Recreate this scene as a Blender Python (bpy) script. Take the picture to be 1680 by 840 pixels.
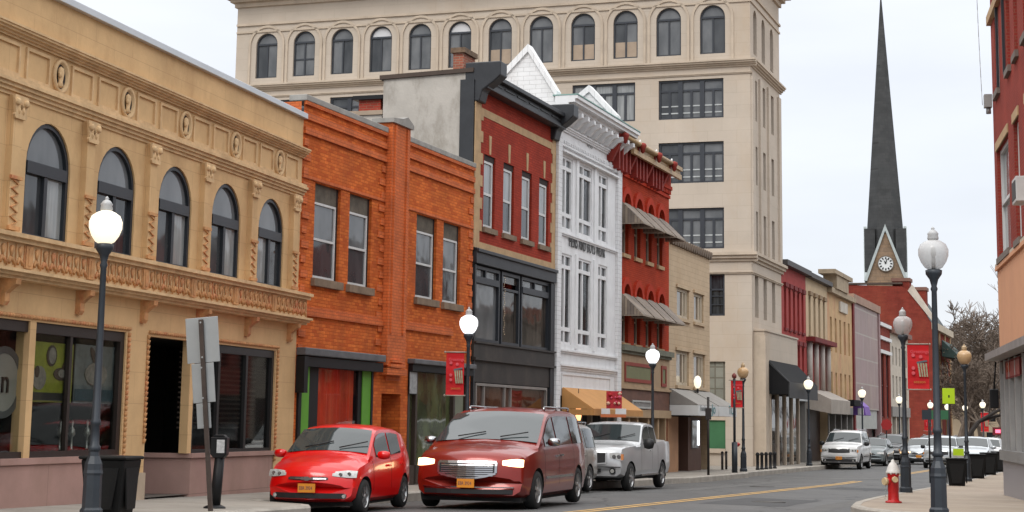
import bpy, bmesh, math, random
from math import sin, cos, pi, radians as RAD
from mathutils import Vector, Matrix
random.seed(7)
for o in list(bpy.data.objects): bpy.data.objects.remove(o)
scene = bpy.context.scene
COL = scene.collection

# ------------------------------------------------------------------ camera
FPX = 2872.4; TILT = RAD(8.935); ROLL = RAD(.849); CX = 840; CY = 240; EYE = 1.22
_c, _s, _ct, _st = cos(ROLL), sin(ROLL), cos(TILT), sin(TILT)
FW = Vector((0, _ct, _st)); U0_ = Vector((0, -_st, _ct)); R0_ = Vector((1, 0, 0))
RV = R0_*_c+U0_*_s; UV = U0_*_c-R0_*_s
cam_d = bpy.data.cameras.new('camera'); cam = bpy.data.objects.new('camera', cam_d); COL.objects.link(cam)
m = Matrix.Identity(4)
for i in range(3):
    m[i][0] = RV[i]; m[i][1] = UV[i]; m[i][2] = -FW[i]
m[2][3] = EYE
cam.matrix_world = m
cam_d.sensor_width = 36; cam_d.lens = 36*FPX/1680; cam_d.shift_y = -180/1680
cam_d.clip_end = 3000; cam_d.clip_start = .2
scene.camera = cam

# ------------------------------------------------------------------ sky: overcast dome, brighter towards the zenith
world = bpy.data.worlds.new('World'); scene.world = world; world.use_nodes = True
nt = world.node_tree; nt.nodes.clear()
N = nt.nodes.new; LK = nt.links.new
out = N('ShaderNodeOutputWorld'); bg = N('ShaderNodeBackground'); bg2 = N('ShaderNodeBackground'); add = N('ShaderNodeAddShader')
sky = N('ShaderNodeTexSky'); sky.sky_type = 'NISHITA'; sky.sun_disc = False
SUN_EL, SUN_AZ = 48, 205     # azimuth clockwise from +Y
sky.sun_elevation = RAD(SUN_EL); sky.sun_rotation = RAD(SUN_AZ)
LK(sky.outputs[0], bg2.inputs[0]); bg2.inputs[1].default_value = .015
tc = N('ShaderNodeTexCoord'); sep = N('ShaderNodeSeparateXYZ'); LK(tc.outputs['Generated'], sep.inputs[0])
ramp = N('ShaderNodeValToRGB'); LK(sep.outputs[2], ramp.inputs[0])
cr = ramp.color_ramp; cr.interpolation = 'B_SPLINE'
cr.elements[0].position = 0.0; cr.elements[0].color = (.30, .31, .33, 1)
cr.elements[1].position = 1.0; cr.elements[1].color = (1, 1, .99, 1)
e = cr.elements.new(.06); e.color = (.315, .322, .345, 1)
e = cr.elements.new(.30); e.color = (.345, .352, .37, 1)
e = cr.elements.new(.55); e.color = (.75, .76, .77, 1)
mp = N('ShaderNodeMapping'); mp.inputs['Scale'].default_value = (1.2, 1.2, 5); LK(tc.outputs['Generated'], mp.inputs[0])
nz = N('ShaderNodeTexNoise'); nz.inputs['Scale'].default_value = 2.2; nz.inputs['Detail'].default_value = 5; nz.inputs['Roughness'].default_value = .5
LK(mp.outputs[0], nz.inputs['Vector'])
mr = N('ShaderNodeMapRange'); mr.inputs[1].default_value = .3; mr.inputs[2].default_value = .7; mr.inputs[3].default_value = .87; mr.inputs[4].default_value = 1.07
LK(nz.outputs[0], mr.inputs[0])
mul = N('ShaderNodeVectorMath'); mul.operation = 'SCALE'; LK(ramp.outputs[0], mul.inputs[0]); LK(mr.outputs[0], mul.inputs['Scale'])
LK(mul.outputs[0], bg.inputs[0]); bg.inputs[1].default_value = 1.72
LK(bg.outputs[0], add.inputs[0]); LK(bg2.outputs[0], add.inputs[1]); LK(add.outputs[0], out.inputs[0])
sd = bpy.data.lights.new('sun', 'SUN'); sd.energy = .9; sd.angle = RAD(22); sd.color = (1, .96, .9)
so = bpy.data.objects.new('sun', sd); COL.objects.link(so)
az, el = RAD(SUN_AZ), RAD(SUN_EL)
dv = Vector((sin(az)*cos(el), cos(az)*cos(el), sin(el)))
so.rotation_euler = dv.to_track_quat('Z', 'Y').to_euler()
vs = scene.view_settings; vs.view_transform = 'Standard'; vs.look = 'None'; vs.gamma = 1; vs.use_curve_mapping = False
vs.exposure = .57
scene.render.engine = 'CYCLES'
scene.render.resolution_x = 1024; scene.render.resolution_y = 512

# ------------------------------------------------------------------ measuring helpers (street frame in metres)
AZ = RAD(19.3); T2 = (sin(AZ), cos(AZ)); N2 = (cos(AZ), -sin(AZ))
def prof(S):
    S = max(S, -40)
    if S < 60: return -.0115*S
    return -.69-.0045*(min(S, 300)-60)
def Sof(x, y): return x*T2[0]+y*T2[1]
def ray(px, py):
    a = (px-CX)/FPX; b = -(py-CY)/FPX
    return FW+RV*a+UV*b
def ground(px, py, off=0.):
    r = ray(px, py); k = 30.
    for _ in range(60):
        x, y = r.x*k, r.y*k
        k = .5*k+.5*(prof(Sof(x, y))+off-EYE)/r.z
    return Vector((r.x*k, r.y*k, EYE+r.z*k))
class Fac:
    def __init__(s, O, azd): s.O = O; s.az = RAD(azd); s.t = (sin(s.az), cos(s.az)); s.n = (cos(s.az), -sin(s.az))
    def uv(s, px, py, n=0):
        r = ray(px, py); ox, oy = s.O[0]+s.n[0]*n, s.O[1]+s.n[1]*n
        k = (ox*s.n[0]+oy*s.n[1])/(r.x*s.n[0]+r.y*s.n[1])
        return (r.x*k-ox)*s.t[0]+(r.y*k-oy)*s.t[1], EYE+r.z*k
    def P(s, u, n=0, z=0): return Vector((s.O[0]+s.t[0]*u+s.n[0]*n, s.O[1]+s.t[1]*u+s.n[1]*n, z))
LOFF, ROFF = .14, .2
_g = ground(439, 807, LOFF); FY = Fac((_g.x, _g.y), 14.07)
_u, _ = FY.uv(488, 500); _p = FY.P(_u); FO = Fac((_p.x, _p.y), 19.3)
OS = Sof(_p.x, _p.y)
def SW(S, w, z=None, off=0):          # street frame point: S metres along from the orange building, w metres from the left facades
    p = FO.P(S, w); zz = prof(S+OS)+off if z is None else z
    return Vector((p.x, p.y, zz))

# ------------------------------------------------------------------ materials
MATS = {}
def nodes(mat):
    mat.use_nodes = True; t = mat.node_tree; t.nodes.clear()
    return t, t.nodes.new, t.links.new
def surf(name, col, rough=.8, var=.18, scale=1.3, bump=.15, fine=30, brick=None, col2=None, mortar=None, bs=(.22, .075), msize=.012,
         metal=0, spec=.4, stain=None, stain_amt=0, stain_scale=.8, coat=0, vert=False, off=.5, alpha=None, brickvar=1.):
    if name in MATS: return MATS[name]
    mt = bpy.data.materials.new(name); t, n, l = nodes(mt)
    o = n('ShaderNodeOutputMaterial'); p = n('ShaderNodeBsdfPrincipled'); l(p.outputs[0], o.inputs[0])
    p.inputs['Metallic'].default_value = metal; p.inputs['Specular IOR Level'].default_value = spec; p.inputs['Roughness'].default_value = rough
    if coat: p.inputs['Coat Weight'].default_value = coat; p.inputs['Coat Roughness'].default_value = .06
    tcx = n('ShaderNodeTexCoord'); src = tcx.outputs['Object']
    c4 = lambda c: (c[0], c[1], c[2], 1)
    cur = None
    nz1 = n('ShaderNodeTexNoise'); nz1.inputs['Scale'].default_value = scale; nz1.inputs['Detail'].default_value = 6; nz1.inputs['Roughness'].default_value = .65
    if vert:
        mpv = n('ShaderNodeMapping'); mpv.inputs['Scale'].default_value = (1, 1, .25); l(src, mpv.inputs[0]); l(mpv.outputs[0], nz1.inputs['Vector'])
    else: l(src, nz1.inputs['Vector'])
    hgt = None
    if brick:
        sp = n('ShaderNodeSeparateXYZ'); l(src, sp.inputs[0]); ad = n('ShaderNodeMath'); ad.operation = 'ADD'; l(sp.outputs[0], ad.inputs[0]); l(sp.outputs[1], ad.inputs[1])
        cb = n('ShaderNodeCombineXYZ'); l(ad.outputs[0], cb.inputs[0]); l(sp.outputs[2], cb.inputs[1])
        bt = n('ShaderNodeTexBrick'); l(cb.outputs[0], bt.inputs['Vector']); bt.offset = off
        bt.inputs['Scale'].default_value = 1; bt.inputs['Brick Width'].default_value = bs[0]; bt.inputs['Row Height'].default_value = bs[1]
        bt.inputs['Mortar Size'].default_value = msize; bt.inputs['Mortar Smooth'].default_value = .3; bt.inputs['Bias'].default_value = 0
        bt.inputs['Color1'].default_value = c4(col); bt.inputs['Color2'].default_value = c4(col2 or [v*.8 for v in col]); bt.inputs['Mortar'].default_value = c4(mortar or [v*.6 for v in col])
        cur = bt.outputs['Color']; hgt = bt.outputs['Fac']
    mx = n('ShaderNodeMix'); mx.data_type = 'RGBA'; mx.blend_type = 'MULTIPLY'; mx.inputs[0].default_value = 1
    if cur: l(cur, mx.inputs[6])
    else: mx.inputs[6].default_value = c4(col)
    mrr = n('ShaderNodeMapRange'); mrr.inputs[1].default_value = .28; mrr.inputs[2].default_value = .72; mrr.inputs[3].default_value = 1-var; mrr.inputs[4].default_value = 1+var
    l(nz1.outputs[0], mrr.inputs[0]); cbx = n('ShaderNodeCombineXYZ')
    for k in range(3): l(mrr.outputs[0], cbx.inputs[k])
    l(cbx.outputs[0], mx.inputs[7]); cur = mx.outputs[2]
    if stain:
        n2 = n('ShaderNodeTexNoise'); n2.inputs['Scale'].default_value = stain_scale; n2.inputs['Detail'].default_value = 8; n2.inputs['Roughness'].default_value = .7
        mp2 = n('ShaderNodeMapping'); mp2.inputs['Location'].default_value = (3.1, 7.7, 1.3); mp2.inputs['Scale'].default_value = (1, 1, .45); l(src, mp2.inputs[0]); l(mp2.outputs[0], n2.inputs['Vector'])
        r2 = n('ShaderNodeMapRange'); r2.inputs[1].default_value = .5; r2.inputs[2].default_value = .72; r2.inputs[3].default_value = 0; r2.inputs[4].default_value = stain_amt; l(n2.outputs[0], r2.inputs[0])
        m2 = n('ShaderNodeMix'); m2.data_type = 'RGBA'; l(r2.outputs[0], m2.inputs[0]); l(cur, m2.inputs[6]); m2.inputs[7].default_value = c4(stain); cur = m2.outputs[2]
    l(cur, p.inputs['Base Color'])
    if bump:
        nf = n('ShaderNodeTexNoise'); nf.inputs['Scale'].default_value = fine; nf.inputs['Detail'].default_value = 4; l(src, nf.inputs['Vector'])
        h = nf.outputs[0]
        if hgt:
            mm = n('ShaderNodeMath'); mm.operation = 'MULTIPLY_ADD'; l(hgt, mm.inputs[0]); mm.inputs[1].default_value = -1.; l(h, mm.inputs[2]); h = mm.outputs[0]
        b = n('ShaderNodeBump'); b.inputs['Strength'].default_value = bump; b.inputs['Distance'].default_value = .02; l(h, b.inputs['Height']); l(b.outputs[0], p.inputs['Normal'])
    if rough < .5 and rough > .1 and bump:
        rr = n('ShaderNodeMapRange'); rr.inputs[3].default_value = rough*.8; rr.inputs[4].default_value = rough*1.3; l(nz1.outputs[0], rr.inputs[0]); l(rr.outputs[0], p.inputs['Roughness'])
    MATS[name] = mt; return mt
def emis(name, col, st, base=None):
    if name in MATS: return MATS[name]
    mt = bpy.data.materials.new(name); t, n, l = nodes(mt)
    o = n('ShaderNodeOutputMaterial'); p = n('ShaderNodeBsdfPrincipled'); l(p.outputs[0], o.inputs[0])
    p.inputs['Base Color'].default_value = (*(base or col), 1); p.inputs['Emission Color'].default_value = (*col, 1); p.inputs['Emission Strength'].default_value = st
    p.inputs['Roughness'].default_value = .3
    MATS[name] = mt; return mt
def pane_mat(name, c1, c2=None, rough=.06, spec=.5, scale=1.5, stretch=(6, 1, .6)):
    """window glass in front of a dim room: dark interior tone varied by curtains and blinds, with a glossy face"""
    if name in MATS: return MATS[name]
    mt = bpy.data.materials.new(name); t, n, l = nodes(mt)
    o = n('ShaderNodeOutputMaterial'); p = n('ShaderNodeBsdfPrincipled'); l(p.outputs[0], o.inputs[0])
    p.inputs['Roughness'].default_value = rough; p.inputs['Specular IOR Level'].default_value = spec
    tcx = n('ShaderNodeTexCoord'); mpp = n('ShaderNodeMapping'); mpp.inputs['Scale'].default_value = stretch; l(tcx.outputs['Object'], mpp.inputs[0])
    nz1 = n('ShaderNodeTexNoise'); nz1.inputs['Scale'].default_value = scale; nz1.inputs['Detail'].default_value = 3; l(mpp.outputs[0], nz1.inputs['Vector'])
    rp = n('ShaderNodeValToRGB'); rp.color_ramp.elements[0].position = .35; rp.color_ramp.elements[1].position = .68
    rp.color_ramp.elements[0].color = (*c1, 1); rp.color_ramp.elements[1].color = (*(c2 or [v*1.6 for v in c1]), 1)
    l(nz1.outputs[0], rp.inputs[0]); l(rp.outputs[0], p.inputs['Base Color'])
    nf = n('ShaderNodeTexNoise'); nf.inputs['Scale'].default_value = 1.1; l(tcx.outputs['Object'], nf.inputs['Vector'])
    b = n('ShaderNodeBump'); b.inputs['Strength'].default_value = .25; b.inputs['Distance'].default_value = .05; l(nf.outputs[0], b.inputs['Height']); l(b.outputs[0], p.inputs['Normal'])
    MATS[name] = mt; return mt
def clear_glass(name='clear_glass', tint=(.85, .9, .88), k=1.0):
    if name in MATS: return MATS[name]
    mt = bpy.data.materials.new(name); t, n, l = nodes(mt)
    o = n('ShaderNodeOutputMaterial'); mx = n('ShaderNodeMixShader'); tr = n('ShaderNodeBsdfTransparent'); gl = n('ShaderNodeBsdfGlossy'); lw = n('ShaderNodeLayerWeight'); lw.inputs[0].default_value = .5; pw = n('ShaderNodeMath'); pw.operation = 'POWER'; pw.inputs[1].default_value = 4.5; l(lw.outputs['Facing'], pw.inputs[0]); fr = n('ShaderNodeMath'); fr.operation = 'ADD'; fr.inputs[1].default_value = .04; l(pw.outputs[0], fr.inputs[0]); tr.inputs[0].default_value = (*tint, 1); gl.inputs['Roughness'].default_value = .03; gl.inputs[0].default_value = (k, k, k, 1)
    l(fr.outputs[0], mx.inputs[0]); l(tr.outputs[0], mx.inputs[1]); l(gl.outputs[0], mx.inputs[2]); l(mx.outputs[0], o.inputs[0])
    MATS[name] = mt; return mt

# ------------------------------------------------------------------ mesh helpers
class MB:
    def __init__(s): s.bm = bmesh.new(); s.mi = 0
    def face(s, pts):
        f = s.bm.faces.new([s.bm.verts.new(p) for p in pts]); f.material_index = s.mi; return f
    def box(s, x0, x1, y0, y1, z0, z1):
        if x0 > x1: x0, x1 = x1, x0
        if y0 > y1: y0, y1 = y1, y0
        if z0 > z1: z0, z1 = z1, z0
        v = [s.bm.verts.new(p) for p in ((x0, y0, z0), (x1, y0, z0), (x1, y1, z0), (x0, y1, z0), (x0, y0, z1), (x1, y0, z1), (x1, y1, z1), (x0, y1, z1))]
        for q in ((0, 3, 2, 1), (4, 5, 6, 7), (0, 1, 5, 4), (1, 2, 6, 5), (2, 3, 7, 6), (3, 0, 4, 7)):
            f = s.bm.faces.new([v[i] for i in q]); f.material_index = s.mi
        return s
    def prism(s, poly, a, b, axis='y'):
        """extrude 2D polygon; axis y: poly in (x,z); axis x: poly in (y,z); axis z: poly in (x,y)"""
        def P(p, t):
            return {'y': (p[0], t, p[1]), 'x': (t, p[0], p[1]), 'z': (p[0], p[1], t)}[axis]
        A = [s.bm.verts.new(P(p, a)) for p in poly]; B_ = [s.bm.verts.new(P(p, b)) for p in poly]
        fs = [s.bm.faces.new(A), s.bm.faces.new(B_[::-1])]
        for i in range(len(poly)):
            j = (i+1) % len(poly); fs.append(s.bm.faces.new([A[j], A[i], B_[i], B_[j]]))
        for f in fs: f.material_index = s.mi
        return s
    def cyl(s, p0, p1, r0, r1=None, n=12, cap=True):
        r1 = r0 if r1 is None else r1; p0 = Vector(p0); p1 = Vector(p1); d = (p1-p0).normalized()
        a = d.orthogonal().normalized(); b = d.cross(a)
        A = [s.bm.verts.new(p0+(a*cos(2*pi*i/n)+b*sin(2*pi*i/n))*r0) for i in range(n)]
        B_ = [s.bm.verts.new(p1+(a*cos(2*pi*i/n)+b*sin(2*pi*i/n))*r1) for i in range(n)]
        for i in range(n):
            j = (i+1) % n; f = s.bm.faces.new([A[i], A[j], B_[j], B_[i]]); f.smooth = True; f.material_index = s.mi
        if cap:
            for q in (A[::-1], B_): f = s.bm.faces.new(q); f.material_index = s.mi
        return s
    def lathe(s, prof_, c=(0, 0, 0), n=20, sx=1, sy=1, smooth=True, ang=0, axis='z', cap=True):
        rings = []
        for r, z in prof_:
            ring = []
            for i in range(n):
                a = 2*pi*i/n+ang; x, y = r*cos(a)*sx, r*sin(a)*sy
                ring.append(s.bm.verts.new((c[0]+x, c[1]+y, c[2]+z) if axis == 'z' else (c[0]+x, c[1]+z, c[2]+y)))
            rings.append(ring)
        for A, B_ in zip(rings, rings[1:]):
            for i in range(n):
                j = (i+1) % n; f = s.bm.faces.new([A[i], A[j], B_[j], B_[i]]); f.smooth = smooth; f.material_index = s.mi
        if cap:
            for q in (rings[0][::-1], rings[-1]):
                f = s.bm.faces.new(q); f.material_index = s.mi
        return s
    def wall(s, U0, U1, Z0, Z1, ops=(), y=0., dep=.2, seg=14):
        us = sorted({U0, U1} | {v for o in ops for v in o[:2] if U0 < v < U1}); zs = sorted({Z0, Z1} | {v for o in ops for v in o[2:4] if Z0 < v < Z1})
        for a, b in zip(us, us[1:]):
            for c, d in zip(zs, zs[1:]):
                mu, mz = (a+b)/2, (c+d)/2
                if any(o[0] < mu < o[1] and o[2] < mz < o[3] for o in ops): continue
                s.face(((a, y, c), (b, y, c), (b, y, d), (a, y, d)))
        for o in ops:
            a, b, c, d = o[:4]; a = max(a, U0); b = min(b, U1); rise = o[4] if len(o) > 4 else 0; dp = o[5] if len(o) > 5 else dep
            sp = d-rise
            s.face(((a, y, c), (a, y, sp), (a, y+dp, sp), (a, y+dp, c))); s.face(((b, y, sp), (b, y, c), (b, y+dp, c), (b, y+dp, sp)))
            s.face(((b, y, c), (a, y, c), (a, y+dp, c), (b, y+dp, c)))
            if not rise: s.face(((a, y, d), (b, y, d), (b, y+dp, d), (a, y+dp, d)))
            else:
                cu, ru = (a+b)/2, (b-a)/2
                pts = [(cu-ru*cos(pi*k/seg), sp+rise*sin(pi*k/seg)) for k in range(seg+1)]
                for (x1, z1), (x2, z2) in zip(pts, pts[1:]):
                    s.face(((x1, y, z1), (x2, y, z2), (x2, y, d+1e-4), (x1, y, d+1e-4)))
                    s.face(((x1, y, z1), (x2, y, z2), (x2, y+dp, z2), (x1, y+dp, z1)))
        return s
    def build(s, name, mats, parent=None, smooth=False, bevel=0, loc=None, subd=0):
        me = bpy.data.meshes.new(name)
        if subd or smooth: bmesh.ops.remove_doubles(s.bm, verts=s.bm.verts, dist=1e-5)
        if smooth:
            for f in s.bm.faces: f.smooth = True
        s.bm.to_mesh(me); s.bm.free()
        for mt in (mats if isinstance(mats, (list, tuple)) else [mats]): me.materials.append(mt)
        ob = bpy.data.objects.new(name, me); COL.objects.link(ob)
        if parent: ob.parent = parent
        if loc: ob.location = loc
        if bevel:
            md = ob.modifiers.new('bevel', 'BEVEL'); md.width = bevel; md.segments = 2; md.limit_method = 'ANGLE'; md.angle_limit = RAD(40)
        if subd:
            md = ob.modifiers.new('sub', 'SUBSURF'); md.levels = subd; md.render_levels = subd
        return ob
def thing(name, label, cat, loc=(0, 0, 0), rz=0., group=None):
    o = bpy.data.objects.new(name, None); COL.objects.link(o); o.location = loc; o.rotation_euler = (0, 0, rz)
    o['label'] = label; o['category'] = cat
    if group: o['group'] = group
    return o
def tag(o, label, cat, group=None):
    o['label'] = label; o['category'] = cat
    if group: o['group'] = group
    return o
def struct(o): o['kind'] = 'structure'; return o
def copy_tree(o, parent=None):
    c = o.copy(); COL.objects.link(c)
    if parent: c.parent = parent
    for ch in o.children: copy_tree(ch, c)
    return c
def text_part(txt, size, mat, parent, loc, extr=.01, name='lettering', sx=1., align='LEFT', rot=(pi/2, 0, 0), space=1., bold=0.):
    cu = bpy.data.curves.new('t', 'FONT'); cu.offset = bold; cu.body = txt; cu.size = size; cu.extrude = extr; cu.align_x = align; cu.space_character = space
    to = bpy.data.objects.new('t', cu); COL.objects.link(to)
    bpy.context.view_layer.update()
    me = bpy.data.meshes.new_from_object(to.evaluated_get(bpy.context.evaluated_depsgraph_get()))
    bpy.data.objects.remove(to)
    me.materials.clear(); me.materials.append(mat)
    ob = bpy.data.objects.new(name, me); COL.objects.link(ob); ob.parent = parent; ob.location = loc; ob.rotation_euler = rot; ob.scale = (sx, 1, 1)
    return ob

class Bld:
    """a building in its facade frame: x along the facade, -y towards the street, z up from the pavement"""
    def __init__(s, fac, u0, u1, name, label, cat='building', zb=None, group=None):
        s.f = fac; s.u0 = u0; s.W = u1-u0; mid = fac.P((u0+u1)/2)
        s.zb = prof(Sof(mid.x, mid.y))+LOFF if zb is None else zb
        p = fac.P(u0)
        s.root = thing(name, label, cat, (p.x, p.y, s.zb), pi/2-fac.az, group)
    def q(s, px, py, n=0):
        u, z = s.f.uv(px, py, n); return u-s.u0, z-s.zb
    def r(s, xl, yt, xr, yb, n=0):
        a, d = s.q(xl, yt, n); b, c = s.q(xr, yb, n); return [a, b, c, d]
    def part(s, name, mb, mats, parent=None, **k): return mb.build(name, mats, parent or s.root, **k)
def frame_box(mb, a, b, c, d, y0, y1, w, wt=None, wb=None):
    wt = w if wt is None else wt; wb = w if wb is None else wb
    mb.box(a, a+w, y0, y1, c, d); mb.box(b-w, b, y0, y1, c, d); mb.box(a+w, b-w, y0, y1, d-wt, d); mb.box(a+w, b-w, y0, y1, c, c+wb)
# ================================================================== SETTING
asphalt = surf('asphalt', (.075, .074, .072), rough=.62, var=.22, scale=.35, bump=.35, fine=40, stain=(.13, .125, .12), stain_amt=.55, stain_scale=.5)
# CRACKS: fine tar cracks in the asphalt
_t = asphalt.node_tree; _n = _t.nodes.new; _p = [q for q in _t.nodes if q.type == 'BSDF_PRINCIPLED'][0]; _src = _p.inputs['Base Color'].links[0].from_socket
_tc = _n('ShaderNodeTexCoord'); _nz = _n('ShaderNodeTexNoise'); _nz.inputs['Scale'].default_value = .8; _nz.inputs['Detail'].default_value = 5
_ad = _n('ShaderNodeVectorMath'); _ad.operation = 'MULTIPLY_ADD'; _ad.inputs[1].default_value = (1.6, 1.6, 0); _t.links.new(_tc.outputs['Object'], _nz.inputs['Vector']); _t.links.new(_nz.outputs['Color'], _ad.inputs[0]); _t.links.new(_tc.outputs['Object'], _ad.inputs[2])
_v = _n('ShaderNodeTexVoronoi'); _v.feature = 'DISTANCE_TO_EDGE'; _v.inputs['Scale'].default_value = .28; _t.links.new(_ad.outputs[0], _v.inputs['Vector'])
_r = _n('ShaderNodeMapRange'); _r.inputs[1].default_value = .004; _r.inputs[2].default_value = .016; _r.inputs[3].default_value = .85; _r.inputs[4].default_value = 0; _t.links.new(_v.outputs['Distance'], _r.inputs[0])
_m = _n('ShaderNodeMix'); _m.data_type = 'RGBA'; _t.links.new(_r.outputs[0], _m.inputs[0]); _t.links.new(_src, _m.inputs[6]); _m.inputs[7].default_value = (.018, .017, .017, 1); _t.links.new(_m.outputs[2], _p.inputs['Base Color'])
walkL = surf('pavement_concrete', (.30, .27, .235), rough=.85, var=.14, scale=.8, bump=.25, fine=25, brick=True, bs=(1.5, 1.5), msize=.01, col2=(.27, .245, .21), mortar=(.12, .10, .085), off=0, stain=(.18, .155, .13), stain_amt=.5)
walkR = surf('pavement_tan', (.32, .265, .21), rough=.85, var=.16, scale=.9, bump=.25, fine=25, brick=True, bs=(1.8, 1.8), msize=.012, col2=(.30, .245, .19), mortar=(.17, .13, .10), off=0, stain=(.20, .16, .13), stain_amt=.5)
kerbm = surf('kerb_stone', (.33, .30, .26), rough=.8, var=.25, scale=2.5, bump=.3, fine=20)
WC = 6.9
def zroad(S, w): return prof(S+OS)-.012*min(abs(w-WC), 7)
def lerp(t, k):
    if t <= k[0][0]: return k[0][1]
    for (a, b), (c, d) in zip(k, k[1:]):
        if t <= c: return b+(d-b)*(t-a)/(c-a)
    return k[-1][1]
def frange(a, b, s):
    r = []; t = a
    while t < b-1e-6: r.append(t); t += s
    return r+[b]
KL = [(-45, 3.9), (-7.2, 3.9), (-6.6, 3.6), (-6.0, 2.5), (-5.6, 2.15), (24, 2.15), (25, 2.35), (34.6, 2.4), (36, 2.1), (400, 2.1)]
KR = [(-6.2, 24), (-6.0, 18), (-5.0, 14.6), (-4.0, 13.2), (-3.0, 12.35), (-2.1, 11.85), (-.8, 11.5), (1., 11.3), (3, 11.2), (6, 11.12), (400, 11.1)]
def sheet(name, Ss, ws, zf, mat, label=None):
    b = MB(); g = []
    for S in Ss:
        g.append([b.bm.verts.new((lambda p: (p.x, p.y, zf(S, w)))(FO.P(S, w))) for w in ws(S)])
    for A, B_ in zip(g, g[1:]):
        for i in range(len(A)-1): b.bm.faces.new([A[i], A[i+1], B_[i+1], B_[i]])
    bmesh.ops.recalc_face_normals(b.bm, faces=b.bm.faces)
    if sum(f.normal.z for f in b.bm.faces) < 0: bmesh.ops.reverse_faces(b.bm, faces=b.bm.faces)
    return struct(b.build(name, mat))
sheet('terrain', [-900, -300, -60, 0, 100, 200, 320, 900], lambda S: [-900, -300, -80, -20, 0, 30, 80, 300, 900], lambda S, w: prof(S+OS)-.45, surf('bare_ground', (.16, .14, .11), rough=.95))
sheet('road', frange(-60, 40, 2)+frange(45, 420, 15), lambda S: [-6, -2, 2, 5, WC, 9, 12, 16, 30, 60], zroad, asphalt)
SL = sorted(set(frange(-45, 400, 5)+frange(-8, -4, .25)+[24, 25, 34.6, 36]))
sheet('pavement', SL, lambda S: [-9, 0, lerp(S, KL)-.15], lambda S, w: prof(S+OS)+LOFF, walkL)
SR = sorted(set(frange(-6.2, 8, .2)+frange(8, 400, 8)))
sheet('pavement', SR, lambda S: [lerp(S, KR)+.16, max(20, lerp(S, KR)+6), 60], lambda S, w: prof(S+OS)+ROFF, walkR)
def kerb(Ss, kf, sgn, off):
    b = MB(); g = []
    for S in Ss:
        w = kf(S); z = prof(S+OS)+off; zr = prof(S+OS)-.12
        P = lambda ww, zz: (lambda p: b.bm.verts.new((p.x, p.y, zz)))(FO.P(S, ww))
        g.append([P(w-.0*sgn, zr), P(w, z-.03), P(w-.03*sgn, z+.004), P(w-.17*sgn, z+.004), P(w-.17*sgn, z-.1)])
    for A, B_ in zip(g, g[1:]):
        for i in range(len(A)-1): b.bm.faces.new([A[i], A[i+1], B_[i+1], B_[i]])
    bmesh.ops.recalc_face_normals(b.bm, faces=b.bm.faces)
    return struct(b.build('kerb', kerbm))
kerb(SL, lambda S: lerp(S, KL), 1, LOFF); kerb(SR, lambda S: lerp(S, KR), -1, ROFF)
# road paint
ypaint = surf('yellow_road_paint', (.50, .30, .09), rough=.6, var=.3, scale=3, stain=(.16, .13, .10), stain_amt=.6, stain_scale=4)
wpaint = surf('worn_white_road_paint', (.20, .195, .185), rough=.7, var=.3, scale=3, stain=(.1, .1, .1), stain_amt=.7, stain_scale=3)
def stripe(name, S0, S1, w0, w1, ww, mat):
    n = max(2, int(abs(S1-S0)/1.5)); b = MB(); g = []
    for i in range(n+1):
        t = i/n; S = S0+(S1-S0)*t; w = w0+(w1-w0)*t; g.append([b.bm.verts.new((FO.P(S, v).x, FO.P(S, v).y, zroad(S, v)+.006)) for v in (w-ww/2, w+ww/2)])
    for A, B_ in zip(g, g[1:]): b.bm.faces.new([A[0], A[1], B_[1], B_[0]])
    return struct(b.build(name, mat))
for d in (-.11, .11):
    stripe('centre_line', -30, 31.3, WC+d, WC+.15+d, .12, ypaint); stripe('centre_line', 40, 110, WC+.2+d, WC+.2+d, .12, ypaint)
def cross(name, p, q, ww, mat):
    b = MB(); n = 6
    for i in range(n):
        a = p.lerp(q, i/n); c = p.lerp(q, (i+1)/n); nn = Vector((-(q-p).y, (q-p).x, 0)).normalized()*ww/2
        b.face([(v.x, v.y, v.z+.012) for v in (a-nn, c-nn, c+nn, a+nn)])
    return struct(b.build(name, mat))
cross('stop_line', ground(1300, 784.5, -.03), ground(1445, 786.5, -.0), .35, wpaint)
cross('stop_line', ground(1480, 787.5, -.01), ground(1545, 791, -.05), .3, wpaint)

def patch_sheet(S0, S1, w0, w1, mat, name='road_patch', dz=.003):
    b = MB(); n = max(2, int((S1-S0)/1.5)); g = []
    for i in range(n+1):
        S = S0+(S1-S0)*i/n; g.append([b.bm.verts.new((FO.P(S, w).x, FO.P(S, w).y, zroad(S, w)+dz+.0)) for w in (w0+.04*sin(S*3), w1+.04*sin(S*2.1))])
    for A, B_ in zip(g, g[1:]): b.bm.faces.new([A[0], A[1], B_[1], B_[0]])
    return struct(b.build(name, mat))
pt1 = surf('fresh_asphalt_patch', (.045, .045, .046), rough=.7, var=.2, scale=1.5, bump=.4, fine=40); pt2 = surf('pale_asphalt_patch', (.10, .098, .094), rough=.75, var=.2, scale=1.5, bump=.4, fine=40)
patch_sheet(4, 9, 7.6, 9.4, pt1); patch_sheet(14, 30, 4.3, 5.0, pt2); patch_sheet(0, 24, 9.9, 10.5, pt2); patch_sheet(20, 23, 7.7, 9.6, pt1)
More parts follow.
